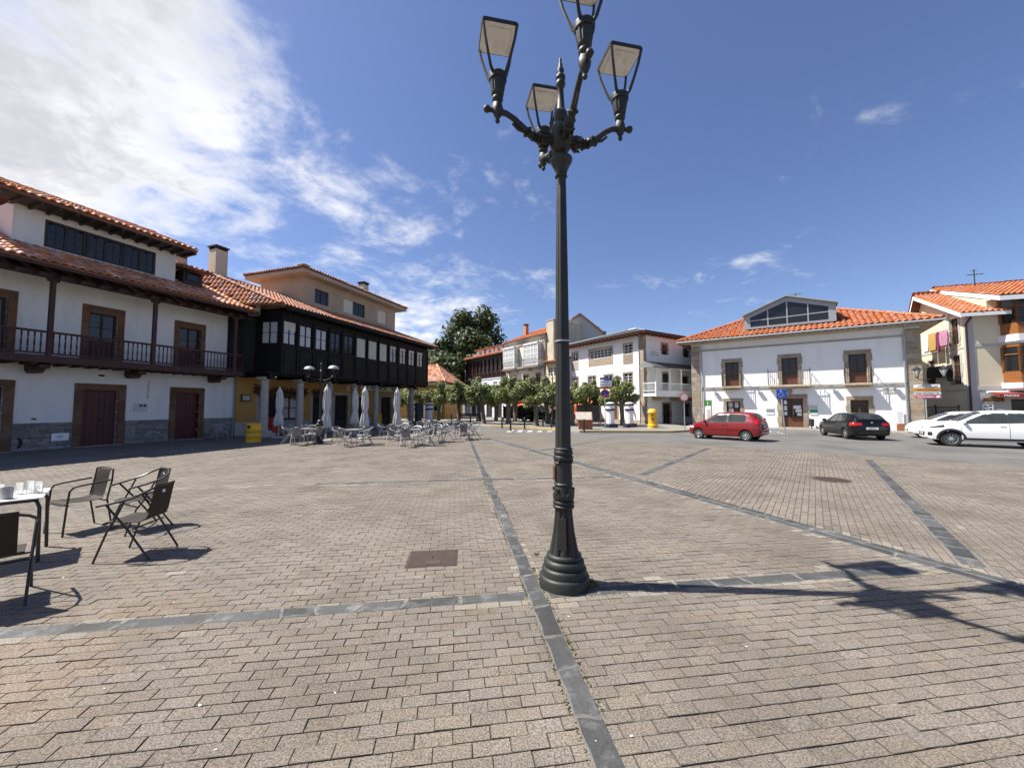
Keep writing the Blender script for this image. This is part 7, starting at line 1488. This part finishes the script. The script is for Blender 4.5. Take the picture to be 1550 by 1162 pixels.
    for x in (-2.5, -.9, .9, 2.7): b = MB(); b.box(x - .04, x + .04, -.05, .05, 0, 1.65); obj('post', b, M['iron'], t)
    b = MB(); b.box(-2.5, 2.6, .06, .10, .4, 1.55); obj('board', b, M['greybrown'], t)
square_things()
# ------------------------------------------------------------------ cars
def lerp(xs, ys, x): return float(np.interp(x, xs, ys))
def smooth_interp(xs, ys):
    xs = np.array(xs, float); ys = np.array(ys, float); n = len(xs); h = np.diff(xs); dl = np.diff(ys) / h; m = np.zeros(n); m[0] = dl[0]; m[-1] = dl[-1]
    for i in range(1, n - 1): m[i] = 0 if dl[i - 1] * dl[i] <= 0 else 2 * dl[i - 1] * dl[i] / (dl[i - 1] + dl[i])
    def f(x):
        i = int(np.clip(np.searchsorted(xs, x) - 1, 0, n - 2)); t = (x - xs[i]) / h[i]; t = min(1, max(0, t))
        return float((2 * t ** 3 - 3 * t ** 2 + 1) * ys[i] + (t ** 3 - 2 * t ** 2 + t) * h[i] * m[i] + (-2 * t ** 3 + 3 * t ** 2) * ys[i + 1] + (t ** 3 - t ** 2) * h[i] * m[i + 1])
    return f
def car(name, label, spec, loc, rz, paint, arch=None):
    """front at +x. spec gives profile curves: top (roof line), belt, sill, half widths at belt and at the roof edge"""
    t = thing(name, label, 'car', loc, rz); t.matrix_basis = place(loc, rz, S9); WM[t] = t.matrix_basis
    L = spec['L']; top = smooth_interp(*zip(*spec['top'])); belt = smooth_interp(*zip(*spec['belt'])); sill = smooth_interp(*zip(*spec['sill'])); wb = smooth_interp(*zip(*spec['wb'])); wr = smooth_interp(*zip(*spec['wr']))
    wx, R = spec['wheels'], spec['R']
    def ring(x):
        zs, zb, zt = sill(x), belt(x), top(x); b, r = wb(x), min(wr(x), wb(x) - .012); zb = min(zb, zt - .015); h = zb - zs; g = zt - zb
        return [(0, zs), (b * .80, zs), (b * .935, zs + .03), (b * .975, zs + h * .25), (b, zs + h * .55), (b * .992, zs + h * .80), (b * .955, zb), (b * .945 + (r - b * .945) * .25, zb + g * .22), (b * .945 + (r - b * .945) * .55, zb + g * .50), (b * .945 + (r - b * .945) * .85, zb + g * .78), (r * .955, zb + g * .90), (r * .82, zb + g * .965), (r * .45, zt - g * .005), (0, zt)]
    N = 72; xs = [-L / 2 + L * (1 - math.cos(math.pi * i / N)) / 2 for i in range(N + 1)]; v = []; f = []; k = None
    for x in xs:
        r = ring(x); full = [(x, -y, z) for y, z in r] + [(x, y, z) for y, z in reversed(r[1:-1])]; k = len(full); v += full
    for i in range(N):
        for j in range(k): f.append((i * k + j, i * k + (j + 1) % k, (i + 1) * k + (j + 1) % k, (i + 1) * k + j))
    f += [tuple(reversed(range(k))), tuple(range(N * k, (N + 1) * k))]
    me = mesh_from('body', v, f, [paint, M['carplastic']]); body = bpy.data.objects.new('body', me); link(body, t)
    bm = bmesh.new(); bm.from_mesh(me); bmesh.ops.recalc_face_normals(bm, faces=bm.faces); bm.to_mesh(me); bm.free()
    # wheel wells cut out of the shell
    cut = MB()
    for x in wx:
        cut.add([(x + (R + .045) * math.cos(a), y, R + (R + .045) * math.sin(a)) for y in (-2, 2) for a in [2 * math.pi * i / 28 for i in range(28)]], [tuple(range(28)), tuple(reversed(range(28, 56)))] + [((i + 1) % 28, i, 28 + i, 28 + (i + 1) % 28) for i in range(28)])
    co = bpy.data.objects.new('cutter', mesh_from('cutter', cut.v, cut.f, [M['carplastic']])); COL.objects.link(co)
    bmc = bmesh.new(); bmc.from_mesh(co.data); bmesh.ops.recalc_face_normals(bmc, faces=bmc.faces); bmc.to_mesh(co.data); bmc.free(); co.matrix_basis = t.matrix_basis
    md = body.modifiers.new('wells', 'BOOLEAN'); md.object = co; md.operation = 'DIFFERENCE'; md.solver = 'EXACT'
    bpy.context.view_layer.update(); dg = bpy.context.evaluated_depsgraph_get(); nm = bpy.data.meshes.new_from_object(body.evaluated_get(dg)); body.modifiers.clear(); body.data = nm; bpy.data.objects.remove(co)
    nm.polygons.foreach_set('use_smooth', [True] * len(nm.polygons)); nm.set_sharp_from_angle(angle=rad(38))
    inner = MB(); inner.box(-L / 2 + .25, L / 2 - .3, -.62, .62, sill(0) + .03, .55); obj('underbody', inner, M['carplastic'], t)
    def Y(x, z):
        r = ring(x); zz = [q[1] for q in r[1:11]]; yy = [q[0] for q in r[1:11]]; return float(np.interp(z, zz, yy))
    def patch(nm, x0, x1, lo, hi, m, parent=None, side=-1, off=.006, nx=14, nz=5, both=False, label=None):
        out = []
        for s in ((-1, 1) if both else (side,)):
            b = MB(); g = []
            for i in range(nx + 1):
                x = x0 + (x1 - x0) * i / nx; a, c = (lo(x) if callable(lo) else lo), (hi(x) if callable(hi) else hi)
                for j in range(nz + 1): z = a + (c - a) * j / nz; g.append((x, s * (Y(x, z) + off), z))
            b.add(g, [(i * (nz + 1) + j, (i + 1) * (nz + 1) + j, (i + 1) * (nz + 1) + j + 1, i * (nz + 1) + j + 1) for i in range(nx) for j in range(nz)]); n0 = len(b.v)
            rim = [(i, 0) for i in range(nx + 1)] + [(nx, j) for j in range(1, nz + 1)] + [(i, nz) for i in range(nx - 1, -1, -1)] + [(0, j) for j in range(nz - 1, 0, -1)]
            ids = [i * (nz + 1) + j for i, j in rim]; b.add([(g[q][0], g[q][1] - s * off * 1.6, g[q][2]) for q in ids], []); m_ = len(ids)
            b.f += [(ids[q], ids[(q + 1) % m_], n0 + (q + 1) % m_, n0 + q) for q in range(m_)]; b.mi += [0] * m_
            out.append(obj(nm, b, m, parent or t, smooth=True, sharp=50, label=label))
        return out
    def roofpatch(nm, x0, x1, f0, f1, m, parent=None, off=.006, nx=10, ny=12):
        b = MB(); g = []
        for i in range(nx + 1):
            x = x0 + (x1 - x0) * i / nx; r = ring(x); Yr = [q[0] for q in r[9:]][::-1]; Zr = [q[1] for q in r[9:]][::-1]; w = r[9][0] * (f0 + (f1 - f0) * i / nx)
            for j in range(ny + 1): y = -w + 2 * w * j / ny; g.append((x + off * .6 * (1 if top(x + .02) < top(x - .02) else -1), y, float(np.interp(abs(y), Yr, Zr)) + off))
        b.add(g, [(i * (ny + 1) + j, (i + 1) * (ny + 1) + j, (i + 1) * (ny + 1) + j + 1, i * (ny + 1) + j + 1) for i in range(nx) for j in range(ny)]); return obj(nm, b, m, parent or t, smooth=True, sharp=50)
    gx0 = min(g[0] for g in spec['glass']) - .03; gx1 = max(g[1] for g in spec['glass']) + .03
    gz = sorted((x, z) for g in spec['glass'] for x, z in zip(g[2], g[3]))
    patch('window_trim', gx0, gx1, lambda x: belt(x) + .004, lambda x: min(lerp([q[0] for q in gz], [q[1] for q in gz], x) + .018, belt(x) + (top(x) - belt(x)) * .90), M['carplastic'], both=True, off=.003, nx=24)
    for x0, x1, a, c in spec['glass']:
        lo = lambda x: belt(x) + .02; hi = lambda x: min(lerp(a, c, x), belt(x) + (top(x) - belt(x)) * .86)
        patch('side_window', x0, x1, lo, hi, M['carglass'], both=True)
    ws = spec['screen']; roofpatch('windscreen', ws[0], ws[1], .97, .93, M['carglass']); rs = spec['rear']; roofpatch('rear_window', rs[0], rs[1], .86, .93, M['carglass'])
    for x0, x1 in spec['doors']:
        for s in (-1, 1):
            patch('door_seam', x0 - .006, x1 + .006, lambda x: sill(x) + .055, lambda x: belt(x) - .002, M['carplastic'], side=s, off=.003, nx=12, nz=8)
            o = patch('door', x0 + .009, x1 - .009, lambda x: sill(x) + .07, lambda x: belt(x) - .010, paint, side=s, off=.008, nx=12, nz=8)[0]
            h = MB(); hx = x0 + .10; hz = belt(hx) - .12; yy = Y(hx + .08, hz); h.cbox(hx, hx + .17, s * yy + (s * .004 if s > 0 else -.034), s * yy + (.034 if s > 0 else -.004), hz - .018, hz + .018, .006); obj('handle', h, paint if spec.get('hpaint', True) else M['carplastic'], o)
    if spec.get('strip'): patch('side_strip', spec['strip'][0], spec['strip'][1], spec['strip'][2], spec['strip'][2] + .045, M['cardred'] if paint is M['cardred'] else M['carplastic'], both=True, off=.016, nz=1)
    if spec.get('clad'):
        patch('sill_cladding', wx[0] + R + .02, wx[1] - R - .02, lambda x: sill(x) + .0, lambda x: sill(x) + .15, M['carplastic'], both=True, off=.012, nz=2)
        for x in wx:
            for s in (-1, 1):
                b = MB(); n = 18; g = []
                for i in range(n + 1):
                    a = math.pi * (1.08 - 1.16 * i / n)
                    for rr in (R + .04, R + .125): px, pz = x + rr * math.cos(a), R + rr * math.sin(a); pz = max(pz, sill(px) + .01); g.append((px, s * (Y(px, pz) + .014), pz))
                b.add(g, [(2 * i, 2 * i + 1, 2 * i + 3, 2 * i + 2) for i in range(n)]); obj('arch_cladding', b, M['carplastic'], t, smooth=True)
    for nm, x0, x1, lo, hi, m in spec['lights']: patch(nm, x0, x1, lo, hi, M[m], both=True, off=.008, nx=10)
    fx, rx = L / 2, -L / 2
    for nm, side_, y0, y1, z0, z1, m in spec['ends']:
        b = MB(); n = 8; g = []
        for j in range(n + 1):
            y = y0 + (y1 - y0) * j / n
            for q in range(3):
                z = z0 + (z1 - z0) * q / 2; xx = 0
                lo_, hi_ = 0.0, L / 2
                for _ in range(16):
                    mid = (lo_ + hi_) / 2; X_ = mid * side_
                    ok = sill(X_) < z < top(X_) and abs(y) < Y(X_, z) if z < belt(X_) else (z < top(X_) and abs(y) < Y(X_, z))
                    if ok: lo_ = mid
                    else: hi_ = mid
                g.append(((lo_ + .012) * side_, y, z))
        b.add(g, [(3 * j + q, 3 * j + q + 1, 3 * j + q + 4, 3 * j + q + 3) for j in range(n) for q in range(2)]); obj(nm, b, M[m], t, smooth=True)
    # mirrors, wheels
    for s in (-1, 1):
        mx = spec['mirror']; z = belt(mx) + .07; y = Y(mx, belt(mx)) ; b = MB(); b.cbox(mx - .05, mx + .06, min(s * (y - .02), s * (y + .17)), max(s * (y - .02), s * (y + .17)), z - .06, z + .07, .03); obj('mirror', b, paint if spec.get('mpaint', True) else M['carplastic'], t, smooth=True)
    it = spec['rimstyle']
    for i, x in enumerate(wx):
        for s in (-1, 1):
            yb = wb(x) * .972 - .02; w = MB(); T = Matrix.Translation((x, s * (yb - .09), R)) @ Matrix.Rotation(rad(90), 4, 'X'); w.T = T; hw = .095
            w.lathe([(R * .66, -hw), (R * .93, -hw), (R, -hw * .7), (R, hw * .7), (R * .93, hw), (R * .66, hw)], 30, cap=False); tyre = obj('wheel', w, M['tyre'], t, smooth=True, sharp=40)
            r = MB(); r.T = T; o_ = -s * hw * .82
            r.lathe([(R * .64, -hw * .9), (R * .66, 0), (R * .64, hw * .9)], 28, cap=False); r.lathe([(R * .63, 0), (R * .62, o_ * .2)], 24)
            rim = obj('rim_well', r, M['black'], tyre, smooth=True); sp = MB(); sp.T = T; n = it[0]
            for q in range(n):
                a = 2 * math.pi * q / n
                for da in (it[1] if isinstance(it[1], tuple) else (0,)):
                    c0, s0 = math.cos(a + da * .35), math.sin(a + da * .35); c1, s1 = math.cos(a + da), math.sin(a + da); ww = it[2]
                    P = [(c0 * R * .14 - s0 * ww, s0 * R * .14 + c0 * ww), (c0 * R * .14 + s0 * ww, s0 * R * .14 - c0 * ww), (c1 * R * .64 + s1 * ww * .8, s1 * R * .64 - c1 * ww * .8), (c1 * R * .64 - s1 * ww * .8, s1 * R * .64 + c1 * ww * .8)]
                    sp.add([(px, py, o_) for px, py in P] + [(px, py, o_ * .6) for px, py in P], [(0, 1, 2, 3), (3, 2, 1, 0), (0, 1, 5, 4), (1, 2, 6, 5), (2, 3, 7, 6), (3, 0, 4, 7)])
            sp.lathe([(R * .20, o_ * .7), (R * .20, o_ * 1.02), (R * .12, o_ * 1.08), (.001, o_ * 1.08)], 14, cap=False); sp.lathe([(R * .60, o_ * .9), (R * .655, o_ * 1.02), (R * .67, o_ * .95)], 28, cap=False); obj('rim', sp, M[it[3]], tyre)
    for side_, zz, tx in spec.get('plates', ()):
        b = MB(); lo_, hi_ = 0.0, L / 2
        for _ in range(18):
            mid = (lo_ + hi_) / 2
            if sill(mid * side_) < zz and zz < top(mid * side_): lo_ = mid
            else: hi_ = mid
        X_ = (lo_ + .022) * side_; b.cbox(min(X_, X_ - .012 * side_), max(X_, X_ - .012 * side_), -.255, .255, zz - .055, zz + .055, .003); o = obj('number_plate', b, M['signwhite'], t); text(o, 'lettering', tx, .085, M['print'], Matrix.Translation((X_ + .001 * side_, 0, zz)) @ Matrix.Rotation(rad(90 * side_), 4, 'Z'), .003, bold=True)
    return t
def rz_of(hx, hy): return math.atan2(hy, hx)
RED = dict(L=3.84, R=.285, wheels=(-1.20, 1.26), rimstyle=(7, 0, .050, 'rim'), mpaint=True,
    top=[(-1.92, .70), (-1.885, .94), (-1.77, 1.12), (-1.55, 1.36), (-1.34, 1.445), (-.9, 1.475), (-.2, 1.47), (.22, 1.43), (.55, 1.27), (.85, 1.09), (1.05, .985), (1.4, .90), (1.72, .78), (1.88, .62), (1.92, .50)],
    belt=[(-1.92, .60), (-1.86, .82), (-1.7, .94), (-1.2, .955), (0, .93), (.9, .90), (1.15, .86), (1.5, .76), (1.8, .62), (1.92, .46)], sill=[(-1.92, .36), (-1.8, .27), (-1.2, .20), (1.3, .19), (1.8, .24), (1.92, .32)],
    wb=[(-1.92, .66), (-1.84, .76), (-1.5, .82), (-.5, .83), (.8, .83), (1.4, .80), (1.75, .70), (1.88, .56), (1.92, .44)], wr=[(-1.92, .5), (-1.7, .56), (-1.2, .58), (0, .60), (.5, .60), (1.0, .62), (1.5, .58), (1.92, .34)],
    glass=[(-1.20, -.36, (-1.2, -1.1, -.36), (1.28, 1.345, 1.375)), (-.27, .80, (-.27, .2, .8), (1.375, 1.36, 1.0))], screen=(1.0, .27), rear=(-1.79, -1.48), doors=[(-.32, .98)], strip=(-.9, .8, .56), hpaint=False,
    lights=[('headlight', 1.52, 1.82, lambda x: .60, lambda x: .70, 'headlight'), ('tail_light', -1.82, -1.66, lambda x: .86, lambda x: 1.16, 'taillight')],
    ends=[('rear_bumper', -1, -.68, .68, .34, .54, 'cardred'), ('grille', 1, -.35, .35, .40, .48, 'carplastic')], mirror=.86, plates=((-1, .76, '3719 CKM'),))
BLK = dict(L=4.32, R=.305, wheels=(-1.32, 1.37), rimstyle=(5, (-.16, .16), .025, 'rim'),
    top=[(-2.16, .72), (-2.125, .99), (-2.02, 1.12), (-1.78, 1.33), (-1.5, 1.40), (-.7, 1.43), (-.1, 1.42), (.22, 1.385), (.55, 1.25), (.86, 1.08), (1.05, 1.0), (1.6, .90), (1.95, .76), (2.12, .60), (2.16, .50)],
    belt=[(-2.16, .62), (-2.08, .88), (-1.9, .96), (-1.2, .965), (0, .93), (.9, .90), (1.2, .87), (1.7, .77), (2.05, .60), (2.16, .46)], sill=[(-2.16, .34), (-2.05, .25), (-1.3, .19), (1.4, .18), (2.0, .22), (2.16, .30)],
    wb=[(-2.16, .70), (-2.08, .80), (-1.6, .87), (-.5, .87), (.8, .87), (1.5, .86), (1.95, .74), (2.12, .58), (2.16, .46)], wr=[(-2.16, .5), (-1.9, .55), (-1.3, .58), (0, .60), (.5, .60), (1.05, .66), (1.7, .62), (2.16, .36)],
    glass=[(-1.30, -.42, (-1.3, -1.1, -.42), (1.18, 1.30, 1.335)), (-.36, .82, (-.36, .2, .82), (1.335, 1.32, .98))], screen=(1.0, .27), rear=(-2.04, -1.70), doors=[(-1.05, -.38), (-.38, .98)],
    lights=[('headlight', 1.72, 2.04, lambda x: .60, lambda x: .72, 'headlight'), ('tail_light', -2.10, -1.84, lambda x: .76, lambda x: .92, 'taillight')],
    ends=[('tail_light', -1, -.78, -.42, .77, .92, 'taillight'), ('tail_light', -1, .42, .78, .77, .92, 'taillight'), ('badge', -1, -.04, .04, .90, .97, 'rim'), ('rear_valance', -1, -.6, .6, .30, .42, 'carplastic')], mirror=.82, plates=((-1, .62, '6405 JLN'),))
SUV = dict(L=4.18, R=.335, wheels=(-1.24, 1.32), rimstyle=(10, 0, .020, 'rim'), clad=True, mpaint=True,
    top=[(-2.09, .80), (-2.03, 1.05), (-1.88, 1.22), (-1.62, 1.48), (-1.35, 1.555), (-.6, 1.60), (.0, 1.595), (.30, 1.55), (.62, 1.40), (.92, 1.20), (1.10, 1.115), (1.5, 1.075), (1.84, 1.005), (2.02, .88), (2.07, .70), (2.09, .52)],
    belt=[(-2.09, .70), (-2.0, 1.0), (-1.8, 1.09), (-1.2, 1.09), (0, 1.04), (.95, 1.01), (1.25, 1.0), (1.7, .95), (1.98, .82), (2.06, .64), (2.09, .48)], sill=[(-2.09, .45), (-1.95, .34), (-1.2, .27), (1.3, .25), (1.9, .28), (2.09, .36)],
    wb=[(-2.09, .72), (-2.0, .82), (-1.6, .87), (-.5, .875), (.8, .875), (1.5, .87), (1.88, .80), (2.04, .70), (2.09, .58)], wr=[(-2.09, .5), (-1.8, .57), (-1.2, .60), (0, .62), (.5, .62), (1.1, .68), (1.6, .66), (2.09, .42)],
    glass=[(-1.42, -.38, (-1.42, -1.1, -.38), (1.28, 1.44, 1.49)), (-.31, .90, (-.31, .2, .9), (1.49, 1.48, 1.08))], screen=(1.08, .36), rear=(-1.92, -1.55), doors=[(-1.02, -.35), (-.35, 1.02)],
    lights=[('headlight', 1.52, 1.98, lambda x: .80 + (1.98 - x) * .12, lambda x: .84 + (1.98 - x) * .26, 'carglass'), ('fog_lamp', 1.90, 2.03, lambda x: .46, lambda x: .62, 'carplastic'), ('tail_light', -2.02, -1.76, lambda x: .92, lambda x: 1.05, 'taillight')],
    ends=[('grille', 1, -.5, .5, .44, .62, 'carplastic'), ('badge', 1, -.07, .07, .76, .82, 'rim')], mirror=.92, plates=((1, .54, '2683 MBR'),))
WHT = dict(L=4.05, R=.30, wheels=(-1.22, 1.30), rimstyle=(8, 0, .030, 'rim'),
    top=[(-2.02, .72), (-1.96, .98), (-1.80, 1.16), (-1.55, 1.40), (-1.30, 1.47), (-.6, 1.50), (.0, 1.49), (.40, 1.42), (.80, 1.24), (1.12, 1.07), (1.30, .99), (1.6, .90), (1.85, .76), (1.99, .60), (2.02, .50)],
    belt=[(-2.02, .62), (-1.94, .90), (-1.75, 1.0), (-1.2, .99), (0, .94), (1.0, .89), (1.3, .85), (1.7, .74), (1.95, .58), (2.02, .46)], sill=[(-2.02, .36), (-1.9, .27), (-1.2, .20), (1.3, .19), (1.85, .23), (2.02, .32)],
    wb=[(-2.02, .68), (-1.94, .78), (-1.5, .84), (-.5, .85), (.8, .85), (1.4, .83), (1.8, .72), (1.98, .58), (2.02, .46)], wr=[(-2.02, .5), (-1.7, .55), (-1.2, .58), (0, .60), (.6, .60), (1.2, .64), (1.6, .60), (2.02, .36)],
    glass=[(-1.25, -.40, (-1.25, -1.05, -.4), (1.25, 1.36, 1.40)), (-.33, 1.05, (-.33, .3, 1.05), (1.40, 1.37, .97))], screen=(1.24, .45), rear=(-1.84, -1.48), doors=[(-1.02, -.36), (-.36, 1.05)],
    lights=[('headlight', 1.58, 1.92, lambda x: .62, lambda x: .74, 'headlight'), ('tail_light', -1.96, -1.76, lambda x: .84, lambda x: 1.06, 'taillight')], ends=[('grille', 1, -.4, .4, .38, .50, 'carplastic')], mirror=1.02, plates=((1, .46, '9154 LDS'),))
def shorter(sp, k):
    q = dict(sp); q['L'] *= k; q['wheels'] = tuple(x * k for x in q['wheels']); q['mirror'] *= k
    for n in ('top', 'belt', 'sill', 'wb', 'wr'): q[n] = [(x * k, v) for x, v in q[n]]
    q['glass'] = [(a * k, b * k, tuple(x * k for x in c), d) for a, b, c, d in q['glass']]
    for n in ('screen', 'rear'): q[n] = tuple(x * k for x in q[n])
    q['doors'] = [(a * k, b * k) for a, b in q['doors']]; q['lights'] = [(n, a * k, b * k, c, d, e) for n, a, b, c, d, e in q['lights']]
    q['strip'] = (q['strip'][0] * k, q['strip'][1] * k, q['strip'][2]); return q
car('parked_car', 'red three door hatchback with silver wheel covers in front of the white hall', shorter(RED, .945), (10.52, 19.02, -.022), rz_of(-.67, .74), M['cardred'])
car('parked_car', 'black five door hatchback seen from behind, parked against the white hall', BLK, (17.42, 20.0, -.022), rz_of(.30, .95), M['cardblack'])
suv = car('parked_car', 'white compact crossover with black wheel arch cladding in the road on the right', SUV, (19.02, 15.48, -.022), rz_of(-.80, .60), M['cardwhite'])
car('parked_car', 'small white hatchback mostly hidden behind the white crossover', WHT, (22.15, 19.3, -.022), rz_of(-.82, .57), M['cardwhite'])
# dark vans parked beyond the trees
VAN = dict(L=4.6, R=.32, wheels=(-1.4, 1.45), rimstyle=(6, 0, .04, 'rim'), mpaint=False,
    top=[(-2.3, .9), (-2.26, 1.5), (-2.15, 1.78), (-1.6, 1.84), (.3, 1.84), (.8, 1.72), (1.25, 1.35), (1.5, 1.12), (2.0, .98), (2.25, .75), (2.3, .55)], belt=[(-2.3, .7), (-2.25, 1.05), (-1.5, 1.08), (1.2, 1.02), (1.6, .95), (2.1, .75), (2.3, .5)], sill=[(-2.3, .36), (-2.1, .26), (1.5, .22), (2.3, .32)],
    wb=[(-2.3, .78), (-2.2, .86), (-1, .88), (1.4, .87), (2.0, .76), (2.3, .5)], wr=[(-2.3, .66), (-1.5, .70), (.5, .70), (1.3, .68), (2.3, .4)], glass=[(-1.9, -.1, (-1.9, -.1), (1.56, 1.6)), (0, 1.2, (0, .6, 1.2), (1.6, 1.58, 1.18))], screen=(1.45, .75), rear=(-2.2, -2.1), doors=[(-1.1, -.05), (-.05, 1.2)], lights=[('headlight', 1.8, 2.2, lambda x: .68, lambda x: .82, 'headlight'), ('tail_light', -2.25, -2.1, lambda x: .9, lambda x: 1.3, 'taillight')], ends=[('grille', 1, -.5, .5, .42, .6, 'carplastic')], mirror=1.2)
car('parked_van', 'dark van parked beyond the trees in front of the ivory house', VAN, (2.6, 37.6, .06), rz_of(.75, -.55), M['cardblack'])
car('parked_car', 'dark car hidden behind the brown lectern and the big lamp pole', RED, (4.1, 33.6, .06), rz_of(-.3, .95), M['cardblack'])
# motorcycles leaning by the white house, cut by the left edge
def motorcycle(lb, x, y, rz):
    t = thing('motorcycle', lb, 'motorcycle', (x, y, 0), rz, 'motorcycles by the white house')
    for px in (0, -1.3):
        w = MB(); w.T = Matrix.Translation((px, 0, .30)) @ Matrix.Rotation(rad(90), 4, 'X'); n = 30; g = []
        for i in range(n):
            a = 2 * math.pi * i / n
            for j in range(8): q = 2 * math.pi * j / 8; g.append(((.25 + .05 * math.cos(q)) * math.cos(a), (.25 + .05 * math.cos(q)) * math.sin(a), .05 * math.sin(q)))
        w.add(g, [(i * 8 + j, ((i + 1) % n) * 8 + j, ((i + 1) % n) * 8 + (j + 1) % 8, i * 8 + (j + 1) % 8) for i in range(n) for j in range(8)]); o = obj('wheel', w, M['tyre'], t, smooth=True); s = MB(); s.T = w.T; s.lathe([(.05, -.04), (.05, .04)], 12); s.lathe([(.20, -.012), (.21, 0), (.20, .012)], 24, cap=False); s.lathe([(.11, .03), (.11, .034)], 20)
        for k in range(6): a = k * math.pi / 3; s.box(-.001, .001, -.001, .001, 0, .001); s.tube([(.04 * math.cos(a), .04 * math.sin(a), 0), (.205 * math.cos(a), .205 * math.sin(a), 0)], .008, 5)
        obj('rim', s, M['carplastic'], o, smooth=True)
    b = MB(); b.tube([(0, .07, .30), (-.22, .06, .85)], .02, 6); b.tube([(0, -.07, .30), (-.22, -.06, .85)], .02, 6); b.tube([(-.25, -.34, .95), (-.2, 0, .88), (-.25, .34, .95)], .014, 6); obj('fork', b, M['iron'], t)
    b = MB(); b.tube([(-.20, 0, .78), (-.45, 0, .70), (-.8, 0, .66), (-1.25, 0, .72)], [.08, .15, .13, .06], 10); b.cbox(-.75, -.4, -.12, .12, .22, .52, .04); b.tube([(-.6, 0, .3), (-1.3, .08, .30)], .03, 6); obj('frame', b, M['black'], t, smooth=True); b = MB(); b.tube([(-.68, 0, .76), (-1.0, 0, .75), (-1.35, 0, .82)], [.10, .12, .07], 8); obj('saddle', b, M['carplastic'], t, smooth=True); b = MB(); b.lathe([(.03, -.08), (.085, 0), (.08, .03)], 12, (0, 0, 0)); b.v = [(-.14 - z, x, .84 + y_) for x, y_, z in b.v]; obj('headlight', b, M['headlight'], t, smooth=True)
    b = MB(); b.tube([(-.55, .05, .25), (-.60, .30, .01)], .012, 5); obj('side_stand', b, M['iron'], t)
motorcycle('dark motorcycle parked at the left edge with its hub showing, nearer the viewer', -17.75, 13.2, rad(40)); motorcycle('dark motorcycle behind the first one at the left edge', -17.45, 13.5, rad(40))
